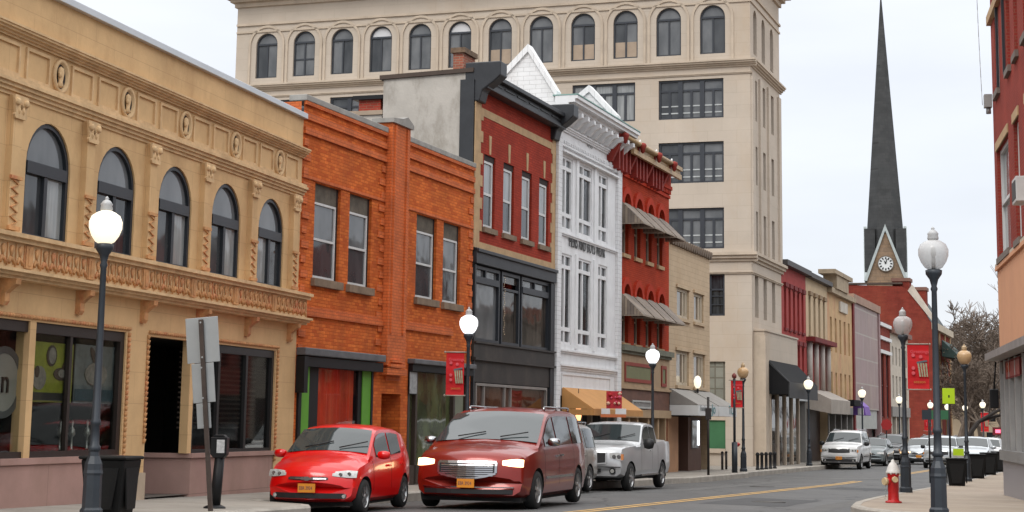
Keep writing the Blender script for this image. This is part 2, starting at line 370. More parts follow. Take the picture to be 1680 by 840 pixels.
for S, w in ((6.5, 8.6), (21, 5.6)):
    p = FO.P(S, w); mh = thing('manhole_cover', 'round iron manhole cover in the %s' % ('near right lane' if S < 10 else 'left lane beyond the pickup'), 'manhole cover', (p.x, p.y, zroad(S, w)+.006)); b = MB(); b.lathe([(.33, 0), (.33, .006), (.001, .007)], n=28); b.build('plate', surf('worn_iron', (.05, .045, .04), rough=.5, metal=.4, var=.3, scale=12, bump=.3), mh); b = MB(); b.lathe([(.33, 0), (.33, .009), (.38, .009), (.38, 0)], n=28, cap=False); b.build('ring', surf('worn_iron_ring', (.09, .085, .08), rough=.6, metal=.3), mh)
# ================================================================== shared materials
blk = surf('black_metal', (.009, .009, .010), rough=.5, var=.2, spec=.25, bump=.05)
dkframe = surf('dark_window_frame', (.02, .024, .03), rough=.4, var=.15, bump=.03)
whitep = surf('white_paint', (.62, .62, .62), rough=.55, var=.08, bump=.05)
g_dark = pane_mat('dark_glass', (.010, .012, .014), (.04, .045, .05))
g_grey = pane_mat('grey_curtain_glass', (.085, .09, .095), (.15, .155, .16), scale=.9, stretch=(1.5, 1, .8))
g_blind = pane_mat('blind_glass', (.20, .21, .21), (.30, .31, .31))
g_mid = pane_mat('dim_glass', (.028, .031, .034), (.06, .064, .068), scale=.9, stretch=(2, 1, .8))
glass = clear_glass('clear_glass', (.9, .92, .9), .42)
roofm = surf('roof_tar', (.06, .06, .06), rough=.95)
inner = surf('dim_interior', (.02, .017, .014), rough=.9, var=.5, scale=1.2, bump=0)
def back_shell(B, H, D, sidemat, roofmat=None, cut=0.):
    """party walls, rear wall and roof behind a facade"""
    b = MB(); y0 = .06
    b.face(((0, y0, -1), (0, y0, H), (0, D, H), (0, D, -1))); b.face(((B.W, y0, -1), (B.W, D, -1), (B.W, D, H), (B.W, y0, H))); b.face(((0, D, -1), (0, D, H), (B.W, D, H), (B.W, D, -1)))
    B.part('side_wall', b, sidemat)
    b = MB(); b.face(((0, y0, H-.35-cut), (B.W, y0, H-.35-cut), (B.W, D, H-.35-cut), (0, D, H-.35-cut))); B.part('roof', b, roofmat or roofm)

# ================================================================== YELLOW ARCADED BUILDING
yel = surf('ochre_painted_stone', (.60, .395, .20), rough=.75, spec=.2, var=.15, scale=.9, bump=.12, fine=18, brick=True, bs=(1.3, .52), msize=.006, col2=(.57, .375, .19), mortar=(.47, .30, .15), stain=(.40, .235, .11), stain_amt=.6, stain_scale=1.1)
yel2 = surf('ochre_trim', (.60, .41, .225), rough=.75, spec=.2, var=.2, scale=4, bump=.25, fine=16, stain=(.36, .20, .09), stain_amt=.5, stain_scale=2.5)
yel3 = surf('terracotta_relief', (.50, .26, .11), rough=.8, var=.35, scale=5, bump=.4, fine=20, stain=(.50, .10, .05), stain_amt=.8, stain_scale=3)
pinkst = surf('pink_granite', (.36, .22, .185), rough=.5, var=.15, scale=1.2, bump=.05, fine=60, brick=True, bs=(3., .62), msize=.007, col2=(.34, .205, .175), mortar=(.2, .12, .1), stain=(.25, .16, .12), stain_amt=.4)
metalcap = surf('pale_metal_coping', (.50, .52, .54), rough=.35, var=.12, metal=.3, bump=.05, scale=.7)
Y = Bld(FY, FY.uv(0, 500)[0]-6, FY.uv(487.5, 500)[0]+.02, 'arcaded_building', 'long ochre building with five arched upper windows, medallion frieze and a music shop window below')
def Yz(py, px=486): return Y.q(px, py)[1]
zc0, zc1 = Yz(193.5, 494), Yz(186, 494)
z_corn_t, z_corn_b = Yz(243), Yz(257)
z_led_t, z_led_b = Yz(300), Yz(322)
z_bal_t, z_bal_tb, z_bal_b0, z_bal_b = Yz(484), Yz(492), Yz(522), Yz(533)
z_hd = Yz(574.5, 460)
aw = [Y.r(42.7, 262, 108.6, 408), Y.r(160, 299, 218.6, 428.8), Y.r(260.4, 324, 310, 448), Y.r(348.6, 350, 391.8, 463), Y.r(425, 376, 461, 476)]
apex = Y.q(288, 272.7)[1]; sill = sum(a[2] for a in aw)/5+.02
wid = sum(a[1]-a[0] for a in aw)/5; cen = [(a[0]+a[1])/2 for a in aw]
pitch = (cen[-1]-cen[0])/4; cen = [cen[-1]-pitch*(4-i) for i in range(-1, 5)]
ops = [(c-wid/2, c+wid/2, sill, apex, wid/2) for c in cen]
# street openings
zs = Y.q(195, 749.6)[1]
opA = [Y.q(-70, 540)[0], Y.q(205, 600)[0], zs, z_hd, 0, .12]
opB = [Y.q(243, 600)[0], Y.q(452, 600)[0], -.6, z_hd-.02, 0, .12]
opC = [-.0+.4, opA[0]-1.1, zs, z_hd, 0, .12]
b = MB(); b.wall(0, Y.W, -1, z_corn_t, ops+[opA, opB, opC], dep=.13); Y.part('wall', b, yel)
b = MB(); b.box(0, Y.W, .0, .3, z_corn_t, zc0); Y.part('parapet', b, yel)
b = MB(); b.box(-.03, Y.W+.03, -.09, .4, zc0, zc1+.02)
u = .6
Y.part('coping', b, metalcap, bevel=.01)
back_shell(Y, zc0-.3, 14, yel)
# cornice above the frieze: stepped
def cornice(B, name, mat, zt, zb, steps, x0=-.02, x1=None, par=None):
    b = MB(); x1 = B.W+.02 if x1 is None else x1; h = (zt-zb)
    poly = [(0.02, zb)]
    k = len(steps)
    for i, s_ in enumerate(steps):
        poly += [(-s_, zb+h*i/k), (-s_, zb+h*(i+1)/k-.004)]
    poly += [(.02, zt)]
    b.prism(poly, x0, x1, axis='x'); return B.part(name, b, mat, par)
cornice(Y, 'cornice', yel2, z_corn_t+.02, z_corn_b+.02, [.04, .08, .13, .17, .19])
cornice(Y, 'string_course', yel2, z_led_t+.0, z_led_b-.0, [.03, .07, .11, .15, .12])
cornice(Y, 'sill_ledge', yel2, z_bal_t+.03, z_bal_tb, [.27, .33], x0=-.02, x1=Y.W+.06)
cornice(Y, 'balcony_ledge', yel2, z_bal_b0, z_bal_b, [.20, .26, .33], x1=Y.W+.06)
b = MB(); b.box(0, Y.W+.02, -.20, .02, z_bal_b0, z_bal_tb); blt = Y.part('balcony_front', b, yel2)
# palmette relief on the balcony front
b = MB(); zl, zh = z_bal_b0+.03, z_bal_tb-.02; x = .1; H = zh-zl
ncell = int(Y.W/.24)
for i in range(ncell):
    x = Y.W-.05-(i+.5)*.24
    if i % 8 == 7:
        b.box(x-.10, x+.10, -.23, -.2, zl, zh); b.box(x-.04, x+.04, -.24, -.23, zl+.04, zh-.04); continue
    for k in range(-2, 3):
        a = k*.30; r = H*.52
        p0 = (x, -.205, zl+H*.40); p1 = (x+sin(a)*r*.45, -.215, zl+H*.40+cos(a)*r)
        b.cyl(p0, p1, .012, .022, 6)
    for sg in (-1, 1):
        b.cyl((x+sg*.02, -.205, zl+H*.42), (x+sg*.08, -.215, zl+H*.12), .018, .03, 6)
    b.lathe([(.001, -.03), (.03, -.02), (.035, .02), (.001, .03)], (x, -.21, zl+H*.3), 8)
    b.box(x+.11, x+.125, -.22, -.2, zl, zh)
Y.part('relief', b, yel3)
# frieze panels with medallions
med = [Y.q(98, 122)[0], Y.q(208, 165)[0], Y.q(302, 202)[0], Y.q(386, 234)[0], Y.q(457.5, 262)[0]]
mp_ = (med[-1]-med[0])/4; meds = [med[-1]-mp_*(4-i) for i in range(-1, 5)]
zf0, zf1 = z_led_t-.02, z_corn_b+.01; zm = (zf0+zf1)/2
for c in meds:
    for x0, x1 in ((c-mp_/2+.09, c-.34), (c+.34, c+mp_/2-.09)):
        if x1 > Y.W: x1 = Y.W-.05
        bp = MB()
        for (a0, a1, c0, c1) in ((x0, x1, zf1-.09, zf1-.045), (x0, x1, zf0+.045, zf0+.09), (x0, x0+.045, zf0+.09, zf1-.09), (x1-.045, x1, zf0+.09, zf1-.09)):
            bp.box(a0, a1, -.035, .01, c0, c1)
        Y.part('panel_moulding', bp, yel2)
    rr = (zf1-zf0)/2-.015
    b = MB(); b.lathe([(rr-.075, -.0), (rr-.06, -.05), (rr-.01, -.055), (rr, -.02), (rr, .01)], (0, 0, 0), 28, sx=.86, axis='y')
    rg = Y.part('medallion', b, yel2, loc=(c, 0, zm))
    b = MB(); b.prism([((rr-.085)*.86*cos(a*pi/12), (rr-.085)*sin(a*pi/12)) for a in range(24)], -.013, -.008); Y.part('recess_shade_disc', b, surf('medallion_shade_black', (.035, .025, .02), rough=.9), rg)  # flat near-black disc: shade of a deep recess painted behind the head
    b = MB(); b.lathe([(.001, -rr*.68), (rr*.30, -rr*.6), (rr*.17, -rr*.35), (rr*.22, -.02), (rr*.28, rr*.18), (rr*.22, rr*.42), (.001, rr*.55)], (-rr*.12, 0, 0), 12, sy=.6)
    b.lathe([(.001, -.05), (.03, -.02), (.03, .02), (.001, .05)], (-rr*.33, -.02, rr*.02), 6)
    hd = Y.part('portrait_head', b, yel2, rg, loc=(-.02, -.05, .0))
# pilasters
pl = [Y.q(34, 167)[0], Y.q(154.5, 209)[0], Y.q(255.7, 245)[0], Y.q(343.4, 275)[0], Y.q(420.6, 301)[0], Y.q(485, 326)[0]]
pls = [(cen[i]+cen[i+1])/2 for i in range(5)]+[cen[-1]+pitch/2-.02, cen[0]-pitch/2]
zz0 = sill+.05
for c in pls:
    w = .13
    if c+w > Y.W: c = Y.W-w-.02
    b = MB(); b.box(c-w, c+w, -.10, .01, zz0, z_led_b); pf = Y.part('pilaster', b, yel)
    b = MB(); ch = .34; zt = z_led_b
    b.prism([(c-w-.02, zt-ch), (c+w+.02, zt-ch), (c+w+.05, zt-ch+.05), (c+w+.02, zt-ch+.08), (c+w+.06, zt-.06), (c+w+.06, zt), (c-w-.06, zt), (c-w-.06, zt-.06), (c-w-.02, zt-ch+.08), (c-w-.05, zt-ch+.05)], -.14, -.10)
    for sg in (-1, 1):
        b.lathe([(.02, -.05), (.055, -.04), (.055, .02), (.02, .03)], (c+sg*.12, -.13, zt-.10), 10, axis='y'); b.lathe([(.001, -.08), (.03, -.03), (.001, .05)], (c+sg*.06, -.14, zt-.2), 8); b.lathe([(.001, -.07), (.03, -.02), (.001, .05)], (c+sg*.0, -.145, zt-.14), 8)
    Y.part('capital', b, yel2, pf)
    b = MB(); zb_, zt_ = zz0+.06, sill+(apex-sill)*.44
    b.box(c-w-.03, c+w+.03, -.14, -.10, zb_-.06, zb_); b.box(c-w-.03, c+w+.03, -.14, -.10, zt_, zt_+.05)
    nn = 5
    for k in range(nn):
        h = (zt_-zb_)/nn; za = zb_+k*h
        b.prism([(c-w+.02, za), (c-w+.06, za), (c+w-.02, za+h*.5), (c+w-.06, za+h*.5)], -.125, -.10)
        b.prism([(c+w-.06, za+h*.5), (c+w-.02, za+h*.5), (c-w+.06, za+h), (c-w+.02, za+h)], -.125, -.10)
    Y.part('zigzag_panel', b, yel3, pf)
# arched windows
for i, c in enumerate(cen):
    a, d0 = c-wid/2, c+wid/2; sp = apex-wid/2; tr = sp-.05
    b = MB(); yy0, yy1 = .03, .12
    b.box(a, a+.07, yy0, yy1, sill, sp); b.box(d0-.07, d0, yy0, yy1, sill, sp); b.box(a+.07, d0-.07, yy0, yy1, sill, sill+.08); b.box(a+.07, d0-.07, yy0-.02, yy1, tr-.09, tr+.09)
    b.box(c-.05, c+.05, yy0, yy1, sill+.08, tr-.09)
    seg = 18; R1, R2 = wid/2, wid/2-.07
    for k in range(seg):
        t0, t1 = pi*k/seg, pi*(k+1)/seg
        pts = [(c+R1*cos(t0), sp+R1*sin(t0)), (c+R1*cos(t1), sp+R1*sin(t1)), (c+R2*cos(t1), sp+R2*sin(t1)), (c+R2*cos(t0), sp+R2*sin(t0))]
        b.prism(pts, yy0, yy1)
    wf = Y.part('arched_window', b, dkframe)
    b = MB(); b.prism([(c+R2*cos(pi*k/seg), max(sp, tr+.09)+R2*sin(pi*k/seg)*.97) for k in range(seg+1)], yy1-.03, yy1-.02); Y.part('fanlight_pane', b, g_grey, wf)
    b = MB(); b.box(a+.07, c-.05, yy1-.03, yy1-.02, sill+.08, tr-.09); Y.part('pane', b, g_mid if i != 5 else g_blind, wf)
    b = MB(); b.box(c+.05, d0-.07, yy1-.03, yy1-.02, sill+.08, tr-.09); Y.part('pane', b, [g_mid, g_blind, g_dark, g_blind, g_blind, g_mid][i], wf)
# corbels
for c in pls:
    if c+.1 > Y.W: c = Y.W-.12
    b = MB(); zt = z_bal_b
    b.prism([(-.26, zt), (.01, zt), (.01, zt-.36), (-.05, zt-.38), (-.09, zt-.32), (-.09, zt-.2), (-.18, zt-.12), (-.25, zt-.08)], c-.07, c+.07, axis='x'); Y.part('corbel', b, yel3)
# rope moulding round the openings
def rope(x0, z0, x1, z1):
    L = math.hypot(x1-x0, z1-z0); n = int(L/.085)
    for i in range(n):
        t = (i+.5)/n; x, z = x0+(x1-x0)*t, z0+(z1-z0)*t
        dx, dz = (x1-x0)/L, (z1-z0)/L
        b.cyl((x-dx*.03, -.01, z-dz*.03), (x+dx*.04, -.02, z+dz*.04), .026, .034, 6)
for rg_ in ((0.3, z_hd+.06, opA[1]+.1, z_hd+.06), (opA[1]+.08, zs-.3, opA[1]+.08, z_hd), (opB[0]-.05, z_hd+.05, opB[1]+.1, z_hd+.05), (opB[1]+.08, zs-.2, opB[1]+.08, z_hd), (opB[0]-.06, .9, opB[0]-.06, z_hd)):
    b = MB(); rope(*rg_); Y.part('rope_moulding', b, yel3)
# stone bulkheads
zp = zs
b = MB(); b.box(-.2, opA[1]-.12, -.06, .02, -1, zp-.06); b.box(-.2, opA[1]-.08, -.10, .25, zp-.06, zp+.03); Y.part('bulkhead', b, pinkst)
px0, px1 = Y.q(310.7, 800)[0], opB[1]
b = MB(); b.prism([(px0, .0), (px1+.05, .0), (px1+.05, .25), (px0+.15, .25), (px0-.35, 1.9), (px0-.55, 1.9)], -1, zp-.06, axis='z'); b.prism([(px0-.05, -.05), (px1+.05, -.05), (px1+.05, .27), (px0+.15, .27), (px0-.30, 1.9), (px0-.62, 1.9)], zp-.06, zp+.02, axis='z')
Y.part('bulkhead', b, pinkst)
b = MB(); qa, qb = Y.q(232, 800)[0], opA[1]-.1; b.box(qb, opB[0], -.045, .3, -1, Y.q(220, 776)[1]); Y.part('pier_base', b, surf('pale_stone', (.42, .33, .24), rough=.8, var=.15))
# shop interiors
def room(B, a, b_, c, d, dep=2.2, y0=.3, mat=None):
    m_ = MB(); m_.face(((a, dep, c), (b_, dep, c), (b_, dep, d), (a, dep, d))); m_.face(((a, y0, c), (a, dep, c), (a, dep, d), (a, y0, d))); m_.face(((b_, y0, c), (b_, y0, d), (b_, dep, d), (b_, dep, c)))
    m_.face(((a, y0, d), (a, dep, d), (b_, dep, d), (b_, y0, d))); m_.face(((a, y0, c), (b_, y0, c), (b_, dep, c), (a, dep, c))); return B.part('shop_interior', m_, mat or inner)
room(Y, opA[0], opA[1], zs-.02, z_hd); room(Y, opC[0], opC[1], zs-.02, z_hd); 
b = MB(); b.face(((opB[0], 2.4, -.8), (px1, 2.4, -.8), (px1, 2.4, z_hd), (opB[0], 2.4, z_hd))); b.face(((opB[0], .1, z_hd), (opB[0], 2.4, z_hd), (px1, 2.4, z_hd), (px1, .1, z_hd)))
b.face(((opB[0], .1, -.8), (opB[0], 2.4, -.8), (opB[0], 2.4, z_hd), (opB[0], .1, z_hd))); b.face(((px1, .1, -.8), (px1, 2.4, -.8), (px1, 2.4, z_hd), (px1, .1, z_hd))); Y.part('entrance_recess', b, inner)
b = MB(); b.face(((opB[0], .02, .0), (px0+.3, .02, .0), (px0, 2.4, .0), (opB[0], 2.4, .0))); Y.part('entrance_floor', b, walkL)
# window frames and glass
mA = [opA[0], Y.q(50, 600)[0]]
b = MB(); frame_box(b, opA[0], opA[1], zs+.03, z_hd, .03, .12, .14, .16, .09); mx_ = Y.q(120, 600)[0]; b.box(mx_-.05, mx_+.03, .04, .12, zs+.1, z_hd-.14)
wf = Y.part('shop_window', b, surf('dark_brown_frame', (.02, .014, .011), rough=.5))
b = MB(); b.box(opA[0]+.1, opA[1]-.1, .09, .10, zs+.1, z_hd-.14); Y.part('pane', b, glass, wf)
b = MB(); v = Y.q(49, 650)[0]; b.box(v-.1, v+.08, .0, .22, zs+.03, z_hd); Y.part('mullion', b, yel)
b = MB(); frame_box(b, opC[0], opC[1], zs+.03, z_hd, .1, .2, .14, .22, .09); wf = Y.part('shop_window', b, MATS['dark_brown_frame'])
b = MB(); b.box(opC[0]+.1, opC[1]-.1, .17, .18, zs+.1, z_hd-.2); Y.part('pane', b, glass, wf)
b = MB(); fr = surf('black_frame', (.012, .011, .011), rough=.4); x0 = Y.q(318, 620)[0]; frame_box(b, x0, opB[1]-.02, zp+.02, z_hd-.03, .03, .12, .1, .14, .06)
for p_ in (362, 407): c = Y.q(p_, 620)[0]; b.box(c-.05, c+.05, .03, .12, zp+.08, z_hd-.15)
wf = Y.part('shop_window', b, fr); b = MB(); b.box(x0+.05, opB[1]-.1, .09, .10, zp+.05, z_hd-.12); Y.part('pane', b, clear_glass('shop_glass_mirrored', (.6, .62, .6), .9), wf)
b = MB(); b.box(x0-.17, x0, .0, .16, zp+.02, z_hd); Y.part('window_post', b, yel)
# blinds seen inside the right bay
b = MB()
for k in range(16): z = zp+.45+k*.09; b.box(x0+.15, opB[1]-.15, .35, .37, z, z+.035)
Y.part('blind', b, surf('brown_blind', (.09, .07, .055), rough=.7))
# posters and items (things of their own)
def hung(name, label, cat, B, mb, mat, **k):
    t = thing(name, label, cat, B.root.matrix_basis @ Vector((0, 0, 0)) if False else B.root.location, B.root.rotation_euler.z); return t
def poster(B, rect, y, mat, name, label):
    a, b_, c, d = rect; t = thing(name, label, 'poster', B.root.location, B.root.rotation_euler.z)
    m_ = MB(); m_.box(a, b_, y, y+.012, c, d); m_.build('sheet', mat, t); return t
pa = Y.r(54, 559, 118, 661, -.12)
P1 = poster(Y, pa, .14, surf('olive_yellow_print', (.19, .205, .015), rough=.5, var=.3, scale=4, bump=0), 'poster', 'olive yellow poster with guitars in the ochre building shop window')
def blob(t, c, sx, sz, mat, y=.125, name='print', rot=0, n=14):
    m_ = MB(); m_.prism([(c[0]+sx*cos(2*pi*k/n)*cos(rot)-sz*sin(2*pi*k/n)*sin(rot), c[1]+sx*cos(2*pi*k/n)*sin(rot)+sz*sin(2*pi*k/n)*cos(rot)) for k in range(n)], y, y+.008); return m_.build(name, mat, t)
A0, A1, A2, A3 = pa; aw_, ah = A1-A0, A3-A2
dkp = surf('dark_print', (.035, .02, .015), rough=.6, var=.4, scale=6, bump=0); ltp = surf('grey_print', (.17, .155, .14), rough=.6, var=.5, scale=9, bump=0)
blob(P1, (A0+aw_*.47, A2+ah*.78), aw_*.12, ah*.18, dkp); blob(P1, (A0+aw_*.47, A2+ah*.78), aw_*.085, ah*.14, ltp, .118)
blob(P1, (A0+aw_*.72, A2+ah*.48), aw_*.19, ah*.11, dkp); blob(P1, (A0+aw_*.72, A2+ah*.49), aw_*.09, ah*.07, ltp, .118); m_ = MB(); m_.prism([(A0+aw_*.68, A2+ah*.5), (A0+aw_*.73, A2+ah*.5), (A0+aw_*.86, A2+ah*.76), (A0+aw_*.80, A2+ah*.76)], .12, .128); m_.build('print', dkp, P1)
blob(P1, (A0+aw_*.2, A2+ah*.4), aw_*.16, ah*.2, ltp); blob(P1, (A0+aw_*.14, A2+ah*.5), aw_*.05, ah*.1, dkp, .118); m_ = MB(); m_.box(A0+aw_*.03, A1-aw_*.08, .125, .132, A2+ah*.03, A2+ah*.16); m_.build('print', surf('black_print', (.015, .016, .015), rough=.5), P1)
pb = Y.r(127, 564, 188, 663, -.12)
P2 = poster(Y, pb, .14, surf('grey_blue_print', (.11, .125, .13), rough=.5, var=.5, scale=3, bump=0), 'poster', 'faded grey blue poster beside the olive one in the shop window')
B0, B1, B2, B3 = pb; bw_, bh = B1-B0, B3-B2
m_ = MB(); m_.box(B0+.02, B1-.02, .128, .134, B2+bh*.04, B2+bh*.24); m_.build('print', surf('teal_print', (.035, .06, .075), rough=.5, var=.4, scale=8, bump=0), P2)
blob(P2, (B0+bw_*.5, B2+bh*.5), bw_*.28, bh*.2, ltp, .122); blob(P2, (B0+bw_*.42, B2+bh*.82), bw_*.12, bh*.07, dkp, .122, rot=-.9)
# round sign in the far left window, small stock items
tc_ = Y.q(3, 627, -.2); t = thing('round_sign', 'round white shop sign with dark letter hanging in the leftmost window', 'sign', Y.root.location, Y.root.rotation_euler.z)
m_ = MB(); m_.prism([(tc_[0]+.42*cos(k*pi/14), tc_[1]+.42*sin(k*pi/14)) for k in range(28)], .17, .2); m_.build('disc', surf('sign_grey', (.25, .24, .22), rough=.5), t)
m_ = MB()
for k in range(28):
    a0, a1 = k*pi/14, (k+1)*pi/14; m_.prism([(tc_[0]+.42*cos(a0), tc_[1]+.42*sin(a0)), (tc_[0]+.42*cos(a1), tc_[1]+.42*sin(a1)), (tc_[0]+.52*cos(a1), tc_[1]+.52*sin(a1)), (tc_[0]+.52*cos(a0), tc_[1]+.52*sin(a0))], .16, .21)
m_.build('rim', surf('rim_grey', (.07, .075, .08), rough=.4), t)
text_part('n', .5, dkp, t, (tc_[0]-.1, .16, tc_[1]-.15), name='lettering')
for px, lab in ((97, 'first'), (116, 'second'), (141, 'third')):
    u, z = Y.q(px, 745, -.5); t = thing('trophy', {'first': 'silver trophy figure under the olive poster', 'second': 'slim silver trophy between the two posters, standing low in the window', 'third': 'small silver trophy below the grey blue poster'}[lab], 'trophy', Y.root.matrix_basis @ Vector((u, .5, zs+.03)) if False else (Matrix.Translation(Y.root.location) @ Matrix.Rotation(Y.root.rotation_euler.z, 4, 'Z')) @ Vector((u, .5, zs+.03)), 0, 'trophies in the shop window')
    m_ = MB(); m_.lathe([(.07, 0), (.07, .05), (.025, .07), (.02, .28), (.06, .33), (.05, .40), (.015, .45), (.03, .52), (.005, .56)], (0, 0, 0), 10); m_.build('figure', surf('silver_trophy', (.35, .34, .32), rough=.3, metal=.6), t)
    m_ = MB(); m_.box(-.09, .09, -.07, .07, 0, .09); m_.build('plinth', dkp, t)
# small wall lamp glows inside upstairs windows
# ================================================================== ORANGE BRICK BUILDING
def brickmat(name, c, c2, mo, **k): return surf(name, c, rough=.85, spec=.15, var=.24, scale=.8, bump=.5, fine=35, brick=True, bs=(.215, .072), msize=.009, col2=c2, mortar=mo, **k)
obr = brickmat('orange_painted_brick', (.64, .165, .035), (.44, .085, .018), (.42, .09, .02), stain=(.27, .065, .025), stain_amt=.65, stain_scale=1.0)
obr_t = surf('orange_brick_trim', (.58, .135, .03), rough=.8, var=.25, scale=2, bump=.4, fine=30, brick=True, bs=(.215, .072), msize=.009, col2=(.5, .11, .025), mortar=(.36, .08, .02))
stonecap = surf('weathered_coping', (.29, .28, .26), rough=.9, var=.3, scale=2, bump=.3, stain=(.2, .19, .17), stain_amt=.5)
sillm = surf('brown_sill', (.19, .135, .09), rough=.85, var=.3, scale=3)
W_O = FO.uv(775.5, 400)[0]
O = Bld(FO, 0, W_O, 'orange_brick_building', 'two storey bright orange painted brick building with four sash windows and a red curtained shopfront')
z_top = (O.q(560, 192)[1]+O.q(720, 250)[1])/2
w1 = [O.r(517.5, 300, 555, 463), O.r(574.3, 316, 606.5, 474), O.r(684, 349.6, 714, 494), O.r(728, 363.6, 753.6, 500.8)]
zt_, zb_ = sum(a[3] for a in w1)/4, sum(a[2] for a in w1)/4
ops = [(a[0], a[1], zb_, zt_) for a in w1]
sf1 = O.r(501, 575, 609, 740); sf1[2] = -.5; sf1[3] = O.q(560, 583)[1]
dr = O.r(626, 645, 655, 745); dr[2] = -.5; dr[3] = O.q(640, 646)[1]
sf2 = O.r(670, 592, 775, 740); sf2[2] = -.5; sf2[1] = O.W-.15; sf2[3] = O.q(700, 598)[1]
sf1[0] = .12
b = MB(); b.wall(0, O.W, -1, z_top, ops+[tuple(sf1[:4])+(0, .2), tuple(dr)+(0, 1.2), tuple(sf2[:4])+(0, .2)], dep=.16); O.part('wall', b, obr)
back_shell(O, z_top-.02, 15, obr_t)
pa_, pb_ = O.q(632, 300)[0], O.q(655, 300)[0]+.25
b = MB(); b.box(-.02, pa_-.02, -.07, .35, z_top, z_top+.13); b.box(pb_+.02, O.W+.0, -.07, .35, z_top, z_top+.13); O.part('coping', b, stonecap, bevel=.015)
# courses: corbelled bands
b = MB()
for (p0, p1) in (((497, 170), (776, 279.7)), ((497, 193), (776, 300)), ((495, 217.6), (776, 318.3))):
    z = (O.q(*p0)[1]+O.q(*p1)[1])/2
    for x0, x1 in ((.02, pa_), (pb_, O.W-.02)): b = MB(); b.box(x0, x1, -.055, .01, z, z+.14); O.part('brick_band', b, obr_t)
for (p0, p1) in (((520.7, 300), (776, 376.4)),):
    z = (O.q(*p0)[1]+O.q(*p1)[1])/2
    for x0, x1 in ((.02, pa_), (pb_, O.W-.02)): b = MB(); b.box(x0, x1, -.03, .01, z+.01, z+.08); O.part('brick_band', b, obr_t)
z = O.q(560, 526)[1]
for x0, x1 in ((.02, pa_), (pb_, O.q(740, 560)[0])): b = MB(); b.box(x0, x1, -.06, .01, z, z+.12); b.box(x0, x1, -.03, .01, z+.12, z+.2); O.part('brick_band', b, obr_t)
b = MB(); b.box(pa_, pb_, -.16, .3, O.q(640, 600)[1], z_top+.25); b.box(pa_+.12, pa_+.2, -.20, -.16, 3.5, z_top+.2); b.box(pb_-.25, pb_-.17, -.20, -.16, 3.5, z_top+.2)
zq = O.q(640, 612)[1]; b.box(pa_-.06, pb_+.06, -.2, .01, zq-.05, zq+.1); b.box(pa_+.1, pb_-.1, -.22, .01, zq+.12, zq+.2); b.box(pa_+.2, pb_-.2, -.22, .01, zq+.24, zq+.3)
O.part('centre_pier', b, obr_t)
b = MB(); b.prism([(pa_-.08, z_top+.25), (pb_+.08, z_top+.25), (pb_+.08, z_top+.35), (pb_-.3, z_top+.5), (pa_+.5, z_top+.42), (pa_-.08, z_top+.35)], -.22, .35); O.part('pier_cap', b, stonecap)
for x0, sgn in ((.03, 1), (pa_-.03, -1), (pb_+.03, 1), (O.W-.03, -1)):
    b = MB(); k = 0; z = 2.9
    while z < zt_+.9: L = .34 if k % 2 else .22; b.box(x0, x0+sgn*L, -.03, .01, z, z+.15); z += .31; k += 1
    O.part('quoin', b, obr_t)
b = MB(); v = O.q(630, 628)[0]; b.box(dr[0]+.15, dr[1]-.15, -.03, .01, dr[3]+.3, dr[3]+.62); O.part('brick_panel', b, obr_t)
wht = surf('white_sash', (.55, .55, .54), rough=.5, var=.1, bump=0)
woodhd = surf('weathered_board', (.10, .085, .065), rough=.9, var=.4, scale=3)
def sash(B, a, b_, c, d, y=.16, head=.0, fw=.05, up=None, lo=None, mat=None, name='sash_window', mid=.5, deep=.05, hm=None):
    m_ = MB(); frame_box(m_, a+.01, b_-.01, c, d-head, y, y+deep, fw); zm_ = c+(d-head-c)*mid; m_.box(a+fw, b_-fw, y, y+deep, zm_-fw*.5, zm_+fw*.5)
    f = B.part(name, m_, mat or wht)
    m_ = MB(); m_.box(a+fw, b_-fw, y+deep-.015, y+deep-.005, zm_+fw*.5, d-head-fw); B.part('upper_pane', m_, up or g_blind, f)
    m_ = MB(); m_.box(a+fw, b_-fw, y+deep-.015, y+deep-.005, c+fw, zm_-fw*.5); B.part('lower_pane', m_, lo or g_mid, f)
    if head: m_ = MB(); m_.box(a, b_, y+.01, y+.12, d-head, d); B.part('head_board', m_, hm or woodhd, f)
    return f
for a in w1:
    sash(O, a[0], a[1]-.10, zb_+.02, zt_, y=.06, head=.40, up=g_grey, lo=g_mid, mid=.51)
    b = MB(); b.box(a[1]-.11, a[1], .07, .16, zb_, zt_); O.part('reveal_shade', b, surf('reveal_shade_brown', (.02, .012, .010), rough=.8))  # near-black strip paints the shaded reveal at the right jamb
    b = MB(); b.box(a[0]-.08, a[1]+.08, -.10, .2, zb_-.17, zb_); O.part('window_sill', b, sillm, bevel=.01)
# shopfront one
b = MB(); zh = sf1[3]; hb = O.q(560, 606)[1]
b.box(.02, O.q(622, 600)[0]-.1, -.22, .02, zh-.08, zh+.08); O.part('shop_canopy', b, surf('grey_lead', (.10, .10, .105), rough=.6, var=.3, scale=3), bevel=.02)
b = MB(); b.box(.05, O.q(620, 600)[0]-.05, -.16, .05, hb, zh-.1); b.box(.02, .2, -.20, .05, 1.2 if False else hb-.55, zh-.1); O.part('shop_fascia', b, blk)
x = [O.q(p, 650)[0] for p in (491.5, 507, 523, 588, 594.5, 608)]
for fa_, fb_, fy_ in ((x[1], x[2], .02), (x[3]+.02, x[4], .02), (x[5], x[5]+.1, -.02), (.1, .24, -.05)): b = MB(); b.box(fa_, fb_, fy_, .2, -.5, hb); O.part('shopfront_frame', b, blk)
gr = surf('lime_green_board', (.10, .30, .025), rough=.5, var=.12, scale=2, bump=.05)
b = MB(); b.box(.24, x[1], .0, .1, -.5, hb); b.box(x[4], x[5], .0, .1, -.5, hb); O.part('side_panel', b, gr)
b = MB(); n_ = 40
